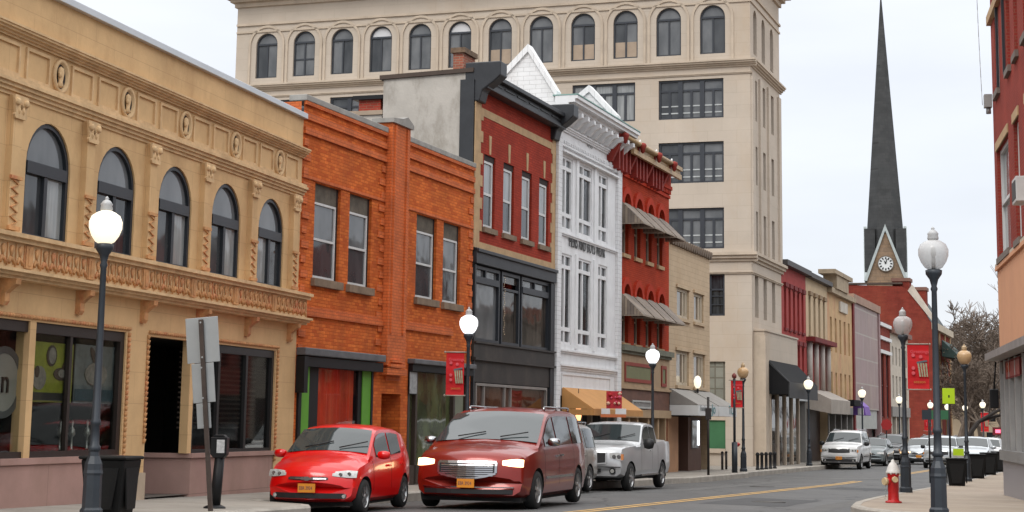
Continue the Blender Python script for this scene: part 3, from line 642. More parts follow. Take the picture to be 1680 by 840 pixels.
for k in range(n_):
    u0 = x[2]+(x[3]-x[2])*k/n_; u1 = x[2]+(x[3]-x[2])*(k+1)/n_; y0 = .13+.03*sin(k*1.9)+.01*sin(k*.7); y1 = .13+.03*sin((k+1)*1.9)+.01*sin((k+1)*.7)
    b.face(((u0, y0, -.3), (u1, y1, -.3), (u1, y1, hb), (u0, y0, hb)))
O.part('curtain', b, surf('red_curtain', (.60, .05, .012), rough=.7, var=.45, scale=2.2, bump=0, vert=True, stain=(.55, .14, .03), stain_amt=.6, stain_scale=2))
b = MB(); b.box(x[2], x[3]+.02, .05, .06, -.5, hb); O.part('shop_pane', b, clear_glass('clear_glass_dim', (.97, .97, .97), .35))
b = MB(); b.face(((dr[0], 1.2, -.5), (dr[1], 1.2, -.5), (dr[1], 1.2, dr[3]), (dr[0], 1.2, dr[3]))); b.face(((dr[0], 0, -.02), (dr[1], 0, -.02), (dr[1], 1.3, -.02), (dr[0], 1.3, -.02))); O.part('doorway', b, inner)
b = MB(); b.box(dr[0]+.1, dr[0]+.5, .9, .95, -.1, dr[3]-.3); O.part('door', b, surf('grey_door', (.15, .15, .14), rough=.5))
# shopfront two
zh = sf2[3]; b = MB(); b.box(sf2[0]-.05, O.W-.05, -.2, .02, zh-.02, zh+.10); O.part('shop_canopy', b, MATS['grey_lead'], bevel=.02)
hb2 = O.q(700, 611)[1]; b = MB(); b.box(sf2[0], O.W-.1, -.12, .05, hb2, zh); O.part('shop_fascia', b, blk)
b = MB(); xs = [O.q(p, 650)[0] for p in (669, 682, 744, 756)]
for p_ in (xs[0]+.02, xs[1], xs[2], O.W-.22): b.box(p_, p_+.12, .0, .2, -.5, hb2)
b.box(xs[0], O.W-.1, .0, .2, -.5, .45); O.part('shopfront_frame', b, surf('brown_frame', (.045, .03, .022), rough=.5))
b = MB(); b.box(xs[0]+.1, O.W-.2, .1, .11, .4, hb2); O.part('shop_pane', b, pane_mat('greenish_glass', (.035, .04, .02), (.10, .12, .05), scale=.9, stretch=(2, 1, 1)))
b = MB(); b.box(xs[2]+.14, O.W-.35, .06, .12, .4, hb2); O.part('side_panel', b, surf('pale_green_board', (.16, .17, .12), rough=.6))
pr = O.r(669.5, 610, 680, 646); t = thing('paper_notice', 'grey paper notice pinned at the edge of the second orange building shopfront', 'notice', O.root.location, O.root.rotation_euler.z); b = MB(); b.box(pr[0], pr[1], -.06, -.045, pr[2], pr[3]); b.build('sheet', surf('grey_notice', (.28, .29, .29), rough=.6, var=.4, scale=8), t)
b = MB(); b.box(pr[0]-.02, pr[1]+.02, -.045, -.03, pr[2]-.02, pr[3]+.02); b.build('backing', blk, t)
# ================================================================== RED AND TAN BRICK BUILDING WITH BLACK SHOPFRONT
rbr = brickmat('deep_red_brick', (.34, .042, .022), (.28, .034, .018), (.22, .03, .018), stain=(.22, .03, .02), stain_amt=.4)
tanst = surf('tan_stone', (.42, .28, .15), rough=.8, var=.2, scale=3, bump=.2)
stucco = surf('grey_stucco', (.42, .39, .35), rough=.95, var=.14, scale=1.1, bump=.25, fine=14, stain=(.17, .145, .11), stain_amt=.85, stain_scale=1.0)
black_c = surf('black_cornice_paint', (.022, .024, .028), rough=.45, var=.25, scale=3, bump=.1)
oldbr = brickmat('old_chimney_brick', (.32, .10, .06), (.24, .075, .05), (.28, .2, .15), stain=(.14, .10, .07), stain_amt=.7)
uR0, uR1 = W_O+.0, FO.uv(911, 300)[0]
Rb = Bld(FO, uR0+.004, uR1-.004, 'red_brick_building', 'three storey red brick building with tan quoins, black bracketed cornice and tall black shop window')
def zz(B, *ps): return sum(B.q(*p)[1] for p in ps)/len(ps)
rt = zz(Rb, (792, 151.4), (910, 212.5)); rct = zz(Rb, (800, 130), (912, 190)); 
rw = [Rb.r(795.4, 252, 810, 377), Rb.r(825.4, 266, 840, 387), Rb.r(858.6, 279, 872.5, 397), Rb.r(885, 290.7, 899, 407)]
rz1, rz0 = sum(a[3] for a in rw)/4, sum(a[2] for a in rw)/4; rwid = sum(a[1]-a[0] for a in rw)/4+.06
rc = [(a[0]+a[1])/2 for a in rw]; rp = (rc[3]-rc[0])/3; rc = [rc[0]+rp*i for i in range(4)]
belt1, belt0 = zz(Rb, (775, 397), (909, 430)), zz(Rb, (775, 404.8), (908.6, 442))
b = MB(); b.wall(0, Rb.W, belt0, rt+.1, [(c-rwid/2, c+rwid/2, rz0, rz1) for c in rc], dep=.16); b.box(0, Rb.W, .35, .5, -1, belt0); Rb.part('wall', b, rbr)
FS = Fac((FO.P(uR0).x, FO.P(uR0).y), 109.3)
d1 = -FS.uv(630, 110)[0]; zl_ = FS.uv(630, 131)[1]-Rb.zb; zr_ = FS.uv(765, 119)[1]-Rb.zb
b = MB(); b.prism([(.05, -1), (.05, zr_), (d1, zl_), (d1, 2)], 0, .3, axis='x'); b.prism([(.05, -1), (.05, zr_), (d1, zl_), (d1, 2)], Rb.W-.3, Rb.W, axis='x'); b.box(.3, Rb.W-.3, d1-.2, d1, 0, zl_-.2); b.face(((.3, .4, zr_-.5), (Rb.W-.3, .4, zr_-.5), (Rb.W-.3, d1, zl_-.5), (.3, d1, zl_-.5)))
Rb.part('side_wall', b, stucco)
b = MB(); b.prism([(.05, zr_+.004), (.05, zr_+.12), (d1+.1, zl_+.12), (d1+.1, zl_+.004)], -.06, .36, axis='x'); Rb.part('coping', b, surf('dark_brown_coping', (.06, .04, .03), rough=.7))
b = MB(); b.box(-.06, -.0, .02, .42, O.q(770, 300)[1] if False else z_top-.1, zr_-.2); Rb.part('side_flashing', b, black_c)
b = MB(); b.box(.012, Rb.W-.012, -.30, .3, rt+.12, rct-.12)
b.box(.02, Rb.W-.02, -.45, .3, rct-.12, rct); b.box(.02, Rb.W-.02, -.34, .0, rt, rt+.12); Rb.part('cornice', b, black_c, bevel=.015)
for k in range(6):
    b = MB(); x = .9+k*(Rb.W-1.8)/5; b.box(x-.45, x+.38, -.325, -.30, rt+.2, rct-.2); Rb.part('cornice_panel', b, surf('charcoal_panel', (.045, .048, .05), rough=.5))
for x in (-.02, Rb.W-.5):
    b = MB(); b.prism([(.3, rt-.35), (-.12, rt-.35), (-.2, rt-.05), (-.5, rt+.15), (-.72, rct-.1), (-.72, rct+.28), (.3, rct+.28)], x, x+.52, axis='x'); Rb.part('cornice_bracket', b, black_c, bevel=.03)
b = MB(); v = zz(Rb, (792, 179), (910, 235)); v0 = zz(Rb, (792, 191), (910, 246.8)); b.box(.45, Rb.W-.1, -.012, .01, v0, v); Rb.part('tan_band', b, tanst)
b = MB(); b.box(.0, Rb.W, -.03, .1, belt0, belt1); Rb.part('tan_belt', b, tanst)
for x0, sg in ((0, 1), (Rb.W, -1)):
    b = MB(); z = belt1; k = 0
    while z < rt-.05: b.box(x0, x0+sg*(.62 if k % 2 else .44)*(1 if sg > 0 else .75), -.02, .01, z, min(z+.30, rt)); z += .302; k += 1
    Rb.part('quoin', b, tanst)
for c in rc:
    b = MB(); b.prism([(c-.06, rz1+.03), (c+.06, rz1+.03), (c+.10, rz1+.55), (c-.10, rz1+.55)], -.015, .01); Rb.part('keystone', b, tanst)
    sash(Rb, c-rwid/2, c+rwid/2-.08, rz0+.02, rz1-.16, y=.05, fw=.07, up=g_blind, lo=g_dark, deep=.05)
    b = MB(); b.box(c-rwid/2, c+rwid/2, .04, .2, rz1-.16, rz1); Rb.part('window_head', b, surf('brown_black_head', (.02, .01, .008), rough=.8))
    b = MB(); b.box(c-rwid/2-.08, c+rwid/2+.08, -.08, .12, rz0-.14, rz0); Rb.part('window_sill', b, sillm)
# black shopfront, two storeys high
fz0 = zz(Rb, (776, 563), (905, 579)); 
b = MB(); b.box(.06, Rb.W-.06, -.10, .3, belt0-.42, belt0-.01); b.box(.06, Rb.W-.06, -.16, .1, belt0-.12, belt0-.03)
Rb.part('shopfront_cornice', b, black_c, bevel=.01)
charc = surf('weathered_black_boarding', (.024, .019, .016), rough=.55, var=.4, scale=1.2, bump=.1, stain=(.075, .06, .045), stain_amt=.6, stain_scale=1.2)
sz0 = zz(Rb, (778, 626.7), (896, 635.2)); fm = zz(Rb, (776, 590), (905, 601))
b = MB(); b.box(.06, Rb.W-.06, -.06, .3, fm, fz0); b.box(.06, Rb.W-.06, -.02, .3, sz0, fm-.03); b.box(.06, Rb.W-.06, -.12, .0, fm-.03, fm+.04); b.box(.06, Rb.W-.06, -.12, .0, fz0, fz0+.05); Rb.part('fascia_board', b, charc)
bx = [.1]+[Rb.q(p, 480)[0] for p in (820, 824.5, 853, 857, 901)]+[Rb.W-.1]
zt1, zt0, zc_ = belt0-.45, zz(Rb, (790, 452), (890, 480)), zz(Rb, (790, 462), (890, 490))
bays = [(bx[0]+.1, bx[1]), (bx[2]+.05, bx[3]), (bx[4]+.05, bx[5])]
dimcurt = pane_mat('curtained_shop_glass', (.012, .011, .01), (.075, .06, .048), scale=1.1, stretch=(3, 1, .5))
for i, (a, c) in enumerate(bays):
    m_ = MB(); frame_box(m_, a-.06, c+.06, fz0+.05, zt1, .02, .14, .09)
    if i != 1: m_.box(a, c, .0, .14, zc_, zt0); mm = (a+c)/2-.05; m_.box(mm-.04, mm+.04, .03, .14, zt0, zt1-.05)
    else: m_.box(a, c, .03, .14, zc_-.05, zc_+.02)
    f = Rb.part('display_window', m_, dkframe)
    m_ = MB(); m_.box(a, c, .10, .11, fz0+.1, zc_); Rb.part('pane', m_, [g_grey, dimcurt, dimcurt][i], f)
    m_ = MB(); m_.box(a, c, .10, .11, zt0, zt1-.05); Rb.part('transom_pane', m_, g_grey if i != 1 else dimcurt, f)
for fa_, fb_ in ((.1, .2), (bx[5]+.05, Rb.W-.06)): b = MB(); b.box(fa_, fb_, -.05, .3, -.5, zt1); Rb.part('shopfront_frame', b, black_c)
brg = pane_mat('brown_interior_glass', (.04, .012, .006), (.10, .04, .02), scale=.8, stretch=(1.2, 1, .4))
sx0, sx1 = Rb.q(779, 650)[0], Rb.q(896, 650)[0]
m_ = MB(); frame_box(m_, sx0, sx1, -.3, sz0-.02, -.03, .1, .07); 
for p_ in (794, 828, 838): x = Rb.q(p_, 650)[0]; m_.box(x-.04, x+.04, -.01, .1, -.2, sz0-.06)
f = Rb.part('shop_window', m_, surf('dull_aluminium', (.30, .28, .26), rough=.4, metal=.5)); m_ = MB(); m_.box(sx0+.05, sx1-.05, .05, .06, -.2, sz0-.08); Rb.part('pane', m_, brg, f)
# string of small lights in the middle bay
t = thing('string_lights', 'string of tiny white lights hanging down beside the curtain in the black shopfront', 'lights', Rb.root.location, Rb.root.rotation_euler.z)
m_ = MB(); x = bays[1][0]+.12
for k in range(26):
    z = zt1-.15-(zt1-fz0-.5)*k/25; m_.lathe([(.001, -.01), (.01, 0), (.001, .01)], (x+.05*sin(k*1.3), .0, z), 6)
m_.build('bulb', emis('tiny_bulb', (1, .75, .5), .35), t); m_ = MB()
for k in range(25):
    z = zt1-.15-(zt1-fz0-.5)*k/25; z2 = z-(zt1-fz0-.5)/25; m_.cyl((x+.05*sin(k*1.3), .01, z), (x+.05*sin((k+1)*1.3), .01, z2), .004, n=5)
m_.build('cord', blk, t)
# chimneys standing on roofs
def chimney(name, label, px0, px1, pyt, pyb, dist_in, fac=FS, B=Rb, mat=oldbr, cap=True):
    # stands on the party wall dist_in metres behind the facade
    a = fac.uv(px0, pyb); c = fac.uv(px1, pyt)
    return a, c
cu0, cz0 = FS.uv(741, 120); cu1, cz1 = FS.uv(783, 79)
t = tag(thing('chimney', '', 'chimney', Rb.root.location, Rb.root.rotation_euler.z), 'square brick chimney behind the black cornice of the red building', 'chimney')
b = MB(); zb__ = cz0-Rb.zb-.5; zt__ = cz1-Rb.zb+.12; y1_ = -cu0+.1; y0_ = -cu1+.2; b.box(.35, 1.25, y0_ if y0_ > .3 else .5, y1_, zb__, zt__-.14); b.build('stack', oldbr, t); b = MB(); b.box(.29, 1.31, (y0_ if y0_ > .3 else .5)-.06, y1_+.06, zt__-.14, zt__); b.build('cap', surf('sooty_brick', (.15, .10, .065), rough=.95, var=.4, scale=6, bump=.5), t)
# small low wing with a brick chimney behind the orange parapet
d2a, z2a = FS.uv(586, 182); d2b, z2b = FS.uv(628, 152)
t = tag(thing('chimney', '', 'chimney', Rb.root.location, Rb.root.rotation_euler.z), 'low red brick chimney with dark cap left of the grey stucco wall', 'chimney')
b = MB(); b.box(.1, 1.6, -d2b+.1, -d2a, z2a-Rb.zb, z2b-Rb.zb-.16); b.build('stack', brickmat('red_chimney_brick', (.35, .05, .03), (.28, .045, .03), (.25, .12, .08)), t); b = MB(); b.box(0, 1.7, -d2b+.0, -d2a+.15, z2b-Rb.zb-.16, z2b-Rb.zb-.05); b.build('cap', blk, t)
b = MB(); b.box(.05, 1.7, -d2b+.03, -d2a+2.2, 2, z2a-Rb.zb-.12); Rb.part('rear_wing_wall', b, stucco)
b = MB(); b.box(0, 1.75, -d2b+.0, -d2a+2.3, z2a-Rb.zb-.12, z2a-Rb.zb-.0); Rb.part('wing_coping', b, surf('tan_coping', (.35, .27, .2), rough=.9))
# ================================================================== WHITE BUILDING
whb = surf('white_painted_brick', (.72, .725, .73), rough=.7, var=.07, scale=1.5, bump=.35, fine=20, brick=True, bs=(.4, .14), msize=.008, col2=(.68, .685, .69), mortar=(.50, .50, .50), stain=(.40, .38, .35), stain_amt=.4, stain_scale=1.6)
wht2 = surf('white_painted_trim', (.71, .715, .72), rough=.6, var=.08, scale=2, bump=.08, stain=(.42, .41, .39), stain_amt=.35, stain_scale=3)
uW1 = FO.uv(1016, 400)[0]
Wb = Bld(FO, uR1+.004, uW1-.004, 'white_building', 'narrow white painted building with gabled party walls, modillion cornice and MENS AND BOYS WEAR lettering')
wt = zz(Wb, (919, 163), (1020, 219)); wdt = zz(Wb, (922.6, 237), (1010.7, 281))
def grp(pts): return [Wb.r(*p) for p in pts]
up = grp([(924, 256, 939, 380), (951, 270, 970, 392), (983, 282, 996.4, 401.7)]); lo = grp([(922, 415, 935.7, 566), (949, 422, 969, 571), (982, 434, 995, 574.5)])
ux1, ux0 = sum(a[3] for a in up)/3, sum(a[2] for a in up)/3; lx1, lx0 = sum(a[3] for a in lo)/3, sum(a[2] for a in lo)/3
cx_ = [(up[i][0]+up[i][1]+lo[i][0]+lo[i][1])/4 for i in range(3)]; ww = [1.15, 1.45, 1.15]
ww = [(up[i][1]-up[i][0]+lo[i][1]-lo[i][0])/2+.05 for i in range(3)]
ops = [(cx_[i]-ww[i]/2, cx_[i]+ww[i]/2, z0, z1) for i in range(3) for z0, z1 in ((ux0, ux1), (lx0, lx1))]
wst = zz(Wb, (920, 641), (1000, 641))
b = MB(); b.wall(0, Wb.W, wst-.2, wt-.2, ops, dep=.16); Wb.part('wall', b, wht2)
ur = [zz(Wb, (932, 278)), zz(Wb, (932, 354))]; lr = [zz(Wb, (928, 438)), zz(Wb, (928, 540))]
for i in range(3):
    for (z0, z1, r0, r1, mats) in ((ux0, ux1, ur[1]+(i*0), ur[0], (g_blind, g_grey)), (lx0, lx1, lr[1], lr[0], (g_dark, g_mid))):
        a, c = cx_[i]-ww[i]/2, cx_[i]+ww[i]/2; mx_ = a+ww[i]*.38
        m_ = MB(); frame_box(m_, a, c, z0, z1, .03, .12, .07); m_.box(mx_-.06, mx_+.06, .03, .12, z0+.07, z1-.07)
        for r_ in (r1, r0): m_.box(a+.07, c-.07, .02, .12, r_-.06, r_+.06)
        f = Wb.part('tall_window', m_, wht2)
        for (x0, x1, mt_) in ((a+.07, mx_-.06, mats[0] if z0 > lx1 else mats[0]), (mx_+.06, c-.07, mats[1])):
            for (q0, q1) in ((z0+.07, r1-.06), (r1+.06, r0-.06), (r0+.06, z1-.07)):
                m_ = MB(); m_.box(x0, x1, .09, .1, q0, q1); Wb.part('pane', m_, mt_, f)
# pilaster strips, panels, mouldings
for x0, x1 in ((0, .42), (Wb.W-.5, Wb.W)):
    b = MB(); b.box(x0+.01, x1-.01, -.10, .02, -.6, wt-1.2); Wb.part('corner_pilaster', b, whb)
for x in ((cx_[0]+cx_[1])/2, (cx_[1]+cx_[2])/2):
    for z0, z1 in ((ux0, ux1), (lx0, lx1)): b = MB(); b.box(x-.12, x+.12, -.05, .02, z0-.1, z1+.08); Wb.part('mullion_pilaster', b, wht2)
ctop = wt
cornice(Wb, 'cornice', wht2, ctop, ctop-.42, [.30, .42, .62, .70], x0=-.05, x1=Wb.W+.1)
b = MB(); b.box(-.06, Wb.W+.12, -.72, .1, ctop+.004, ctop+.04); Wb.part('copper_flashing', b, surf('verdigris', (.20, .33, .30), rough=.7))
for k in range(11):
    b = MB(); x = .25+k*(Wb.W-.5)/10; b.prism([(.02, ctop-.42), (-.58, ctop-.42), (-.58, ctop-.55), (-.4, ctop-.62), (-.22, ctop-.8), (.02, ctop-.82)], x-.1, x+.1, axis='x'); Wb.part('modillion', b, wht2)
cornice(Wb, 'frieze_moulding', wht2, ctop-.82, ctop-.98, [.06, .10, .14])
b = MB()
for k in range(34): x = .5+k*(Wb.W-1.05)/33; b.box(x-.045, x+.045, -.09, .01, wdt+.02, wdt+.12)
b.box(.42, Wb.W-.5, -.05, .01, wdt+.12, wdt+.2); b.box(.42, Wb.W-.5, -.10, .01, wdt-.06, wdt-.0); b.box(.42, Wb.W-.5, -.16, .01, wdt-.26, wdt-.2); Wb.part('dentil_band', b, wht2)
sy0, sy1 = zz(Wb, (922.6, 411), (1002, 435)), zz(Wb, (922, 385), (1002, 410))
cornice(Wb, 'sill_moulding', wht2, sy1+.05, sy1-.05, [.05, .09], x0=.42, x1=Wb.W-.5)
lm = surf('dark_lettering', (.08, .08, .08), rough=.6)
tx0, tz0 = Wb.q(932, 402); tx1, tz1 = Wb.q(991, 420)
lt = text_part('MENS AND BOYS WEAR', .52, lm, Wb.root, (tx0, -.03, (tz0+tz1)/2-.05), .01, space=1.15)
lt.scale = ((tx1-tx0)/max(.1, max(v.co.x for v in lt.data.vertices)), 1, 1)
lt2 = text_part('1916', .34, surf('faded_lettering', (.40, .40, .40), rough=.7), Wb.root, ((Wb.W)/2-.4, -.02, zz(Wb, (970, 244))), .01)
z1_ = zz(Wb, (920, 575.7), (1000, 586.4)); cornice(Wb, 'string_course', wht2, z1_+.05, z1_-.06, [.05, .1], x0=.42, x1=Wb.W-.5)
z2_ = zz(Wb, (920, 601), (1000, 610)); cornice(Wb, 'string_course', wht2, z2_+.08, z2_-.12, [.03, .07, .12], x0=.42, x1=Wb.W-.5)
z3_ = zz(Wb, (930, 621), (1000, 624)); b = MB(); frame_box(b, .8, Wb.W-1.1, z3_-.35, z3_+.12, -.03, .01, .05); Wb.part('panel', b, wht2)
# gabled party walls
for name_, uu, pts in (('gable_wall', uR1+.1, [(823, 131), (867, 84), (921, 160), (921, 192)]), ('gable_wall', uW1-.3, [(938, 174), (967, 150), (1017, 199), (1017, 216)])):
    Fg = Fac((FO.P(uu).x, FO.P(uu).y), 109.3); g = [Fg.uv(*p) for p in pts]; poly = [(-u, z-Wb.zb) for u, z in g]
    xl = uu-Wb.u0
    y_f = poly[2][0]; lo_y = max(poly[0][0], 3)
    pl_ = [(max(.0, poly[3][0]), 3.), (max(.0, poly[3][0]), poly[2][1]), poly[1], poly[0], (poly[0][0], 3.)]
    b = MB(); b.prism(pl_, xl, xl+.32, axis='x'); Wb.part('gable_wall', b, whb)
    b = MB()
    for p, q_ in ((pl_[1], pl_[2]), (pl_[2], pl_[3])):
        n_ = 5
        for k in range(n_):
            a0 = (p[0]+(q_[0]-p[0])*k/n_, p[1]+(q_[1]-p[1])*k/n_); a1 = (p[0]+(q_[0]-p[0])*(k+.97)/n_, p[1]+(q_[1]-p[1])*(k+.97)/n_)
            b.prism([(a0[0], a0[1]-.02), (a0[0], a0[1]+.22), (a1[0], a1[1]+.22), (a1[0], a1[1]-.02)], xl-.07, xl+.39, axis='x')
    Wb.part('gable_coping', b, wht2)
    b = MB(); b.box(xl-.1, xl+.4, max(0., pl_[0][0])-.05, max(0., pl_[0][0])+.65, 3 if False else wt-1.0, pl_[1][1]-.25); Wb.part('gable_pier', b, whb)
back_shell(Wb, wt-.5, 14, whb)
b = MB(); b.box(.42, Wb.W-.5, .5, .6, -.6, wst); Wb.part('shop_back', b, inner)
b = MB()
for p_ in (920, 938, 958, 975, 1000): x = Wb.q(p_, 690)[0]; b.box(x, x+.14, .1, .25, -.6, wst)
Wb.part('shopfront_frame', b, surf('dull_cream_frame', (.28, .25, .21), rough=.6))
def awning(name, label, B, x0, x1, zt, zb_, out_, mat, val=.25, vmat=None, top_y=-.02, group=None, ribs=0):
    t = thing(name, label, 'awning', B.root.location, B.root.rotation_euler.z, group)
    b = MB(); b.prism([(top_y, zt), (top_y-.03, zt+.0), (top_y-out_, zb_), (top_y-out_, zb_-.02), (top_y-out_+.03, zb_-.02), (top_y, zt-.05)], x0+.02, x1-.02, axis='x')
    b.prism([(top_y, zt-.01), (top_y-out_+.01, zb_-.01), (top_y, zb_-.01)], x0, x0+.02, axis='x'); b.prism([(top_y, zt-.01), (top_y-out_+.01, zb_-.01), (top_y, zb_-.01)], x1-.02, x1, axis='x')
    b.build('canopy', mat, t)
    if val:
        b = MB(); b.box(x0, x1, top_y-out_-.015, top_y-out_+.01, zb_-val, zb_-.02); b.box(x0-.01, x0+.015, top_y-out_+.01, top_y, zb_-val, zb_-.02); b.box(x1-.015, x1+.01, top_y-out_+.01, top_y, zb_-val, zb_-.02); b.build('valance', vmat or mat, t)
    return t
oraw = surf('orange_canvas', (.48, .24, .08), rough=.8, var=.12, scale=2, bump=.1, stain=(.42, .2, .07), stain_amt=.5)
ax0, az1 = Wb.q(921, 640); ax1 = Wb.W-.15
awning('shop_awning', 'orange canvas awning over the white building shopfront', Wb, ax0, ax1-.5, wst+.05, zz(Wb, (960, 666))-.1, 1.0, oraw, .2)
# hanging lit lantern in the porch
t = thing('porch_lantern', 'small glowing orange lantern hanging under the orange awning', 'lantern', Wb.root.location, Wb.root.rotation_euler.z); lx, lz = Wb.q(949, 678, .3)
b = MB(); b.lathe([(.06, -.22), (.09, -.1), (.09, .12), (.05, .2)], (lx, -.3, lz), 12); b.build('lamp_shade', emis('orange_glow', (1, .42, .16), 2.2), t); b = MB(); b.cyl((lx, -.3, lz+.2), (lx, -.3, lz+.75), .012); b.build('chain', blk, t)
# red rose box with plants hanging above the awning end
# ================================================================== RED VICTORIAN BUILDING
vbr = brickmat('scarlet_brick', (.40, .045, .014), (.34, .036, .012), (.26, .03, .01), stain=(.3, .035, .015), stain_amt=.4)
vred = surf('scarlet_trim', (.38, .035, .014), rough=.8, spec=.15, var=.2, scale=4, bump=.2)
vdk = surf('dark_red_trim', (.22, .02, .012), rough=.7, var=.3, scale=4, bump=.2)
gold = surf('gilt_moulding', (.38, .26, .14), rough=.5, var=.25, scale=5, bump=.1)
uV1 = FO.uv(1097.5, 400)[0]
V = Bld(FO, uW1+.004, uV1-.004, 'red_ornate_building', 'scarlet brick building with round arched windows, striped awnings and a gilt bracketed cornice')
vt = zz(V, (1017, 238), (1095, 283)); vs1 = zz(V, (1016.7, 282), (1095, 320.5))
vx = [(1021, 1030.5), (1040, 1049.5), (1059.5, 1069), (1077.5, 1087)]
vw = [(V.q(a, 420)[0], V.q(c, 420)[0]) for a, c in vx]; vc = [(a+c)/2 for a, c in vw]; vp_ = (vc[3]-vc[0])/3; vc = [vc[0]+vp_*i for i in range(4)]; vwd = .62 if False else sum(c-a for a, c in vw)/4
u0_, u1_ = zz(V, (1025, 416), (1082, 437)), zz(V, (1028, 322), (1084, 345)); l0_, l1_ = zz(V, (1020, 563), (1085, 572)), zz(V, (1028, 470), (1084, 483))
b = MB(); b.wall(0, V.W, zz(V, (1016, 566), (1097, 579))+.0, vt, [(c-vwd/2, c+vwd/2, z0, z1, vwd/2) for c in vc for z0, z1 in ((u0_, u1_), (l0_, l1_))], dep=.22); V.part('wall', b, vbr)
back_shell(V, vt-.2, 14, vbr)
for c in vc:
    for z0, z1 in ((u0_, u1_), (l0_, l1_)):
        sp = z1-vwd/2; m_ = MB(); r1, r2 = vwd/2+.28, vwd/2+.04; seg = 12
        for k in range(seg):
            t0, t1 = pi*k/seg, pi*(k+1)/seg; m_.prism([(c+r1*cos(t0), sp+r1*sin(t0)), (c+r1*cos(t1), sp+r1*sin(t1)), (c+r2*cos(t1), sp+r2*sin(t1)), (c+r2*cos(t0), sp+r2*sin(t0))], -.10, .01)
        V.part('arch_hood', m_, vred)
        m_ = MB(); frame_box(m_, c-vwd/2, c+vwd/2, z0, z1-.02, .12, .18, .07); m_.box(c-vwd/2, c+vwd/2, .12, .18, (z0+sp)/2-.03, (z0+sp)/2+.03); f = V.part('arched_window', m_, surf('cream_sash', (.40, .33, .25), rough=.6))
        m_ = MB(); m_.box(c-vwd/2+.05, c+vwd/2-.05, .16, .17, z0+.06, z1-.05); V.part('pane', m_, g_mid, f)
        m_ = MB(); m_.box(c-vwd/2-.06, c+vwd/2+.06, -.08, .1, z0-.13, z0); V.part('window_sill', m_, tanst)
aws = surf('striped_metal_awning', (.30, .24, .18), rough=.7, var=.3, scale=2, bump=.1, brick=True, bs=(.11, 30), msize=.012, col2=(.16, .13, .11), mortar=(.10, .08, .07), off=0, stain=(.1, .08, .06), stain_amt=.5)
wh = ['leftmost', 'second from left', 'third from left', 'rightmost']
for row, (z0, z1, nm) in enumerate(((u0_, u1_, 'upper'), (l0_, l1_, 'lower'))):
    for i, c in enumerate(vc):
        awning('window_awning', '%s grey striped awning in the %s row of the scarlet brick building' % (wh[i], nm), V, c-vp_*.44, c+vp_*.44, z1-.3, z1-1.05, .8, aws, .05, surf('awning_edge', (.30, .25, .2), rough=.7), group='striped window awnings')
b = MB()
for k in range(30): x = .12+k*(V.W-.24)/29; b.box(x-.07, x+.07, -.10, .01, vs1+.05, vs1+.22)
b.box(0, V.W, -.14, .01, vs1+.22, vs1+.36); b.box(0, V.W, -.06, .01, vs1-.1, vs1+.02); V.part('corbel_table', b, vred)
bx_ = [V.q(p, y, .8)[0] for p, y in ((1034.5, 225), (1064, 241), (1091.6, 258.6), (1114, 270.5))]; bz = sum(V.q(p, y, .8)[1] for p, y in ((1034.5, 225), (1064, 241), (1091.6, 258.6), (1114, 270.5)))/4
bp_ = (bx_[3]-bx_[0])/3; bx_ = [bx_[0]+bp_*i for i in range(4)]; sh = 0; print('V', V.W, bx_)
b = MB(); b.box(.0, V.W, -.08, .2, vs1+.36, bz-.1); V.part('frieze', b, vred)
b = MB(); b.cyl((bx_[0], -.55, bz+.08), (min(bx_[3], V.W-.02), -.55, bz+.08), .07); b.box(.05, V.W-.02, -.54, .1, bz+.0, bz+.14); b.box(.05, V.W-.02, -.45, -.1, bz-.10, bz+.0); V.part('cornice', b, gold)
b = MB(); b.box(.05, V.W, -.50, -.38, bz-.32, bz-.14); V.part('gilt_rail', b, gold)
for x in bx_:
    b = MB(); b.prism([(.0, vs1+.1), (-.18, vs1+.15), (-.18, bz-.8), (-.35, bz-.45), (-.5, bz-.15), (-.5, bz+.12), (0, bz+.12)], x-.09, x+.09, axis='x'); br = V.part('cornice_bracket', b, vdk)
    b = MB(); b.lathe([(.001, -.24), (.07, -.18), (.10, -.04), (.14, .04), (.11, .12), (.001, .16)], (x, -.62, bz), 12); V.part('ball_finial', b, vdk, br)
    b = MB(); b.lathe([(.03, 0), (.04, .05), (.02, .1), (.001, .11)], (x+.08, -.5, bz+.17), 8); V.part('white_cap', b, wht2, br)
    for s_ in (.35,):
        if x+bp_*s_ < V.W: pass
for i in range(3):
    for k in range(4):
        x = bx_[i]+bp_*(k+1)/5; b = MB(); b.box(x-.07, x+.07, -.3, .0, bz-1.0, bz-.2); V.part('frieze_block', b, vdk)
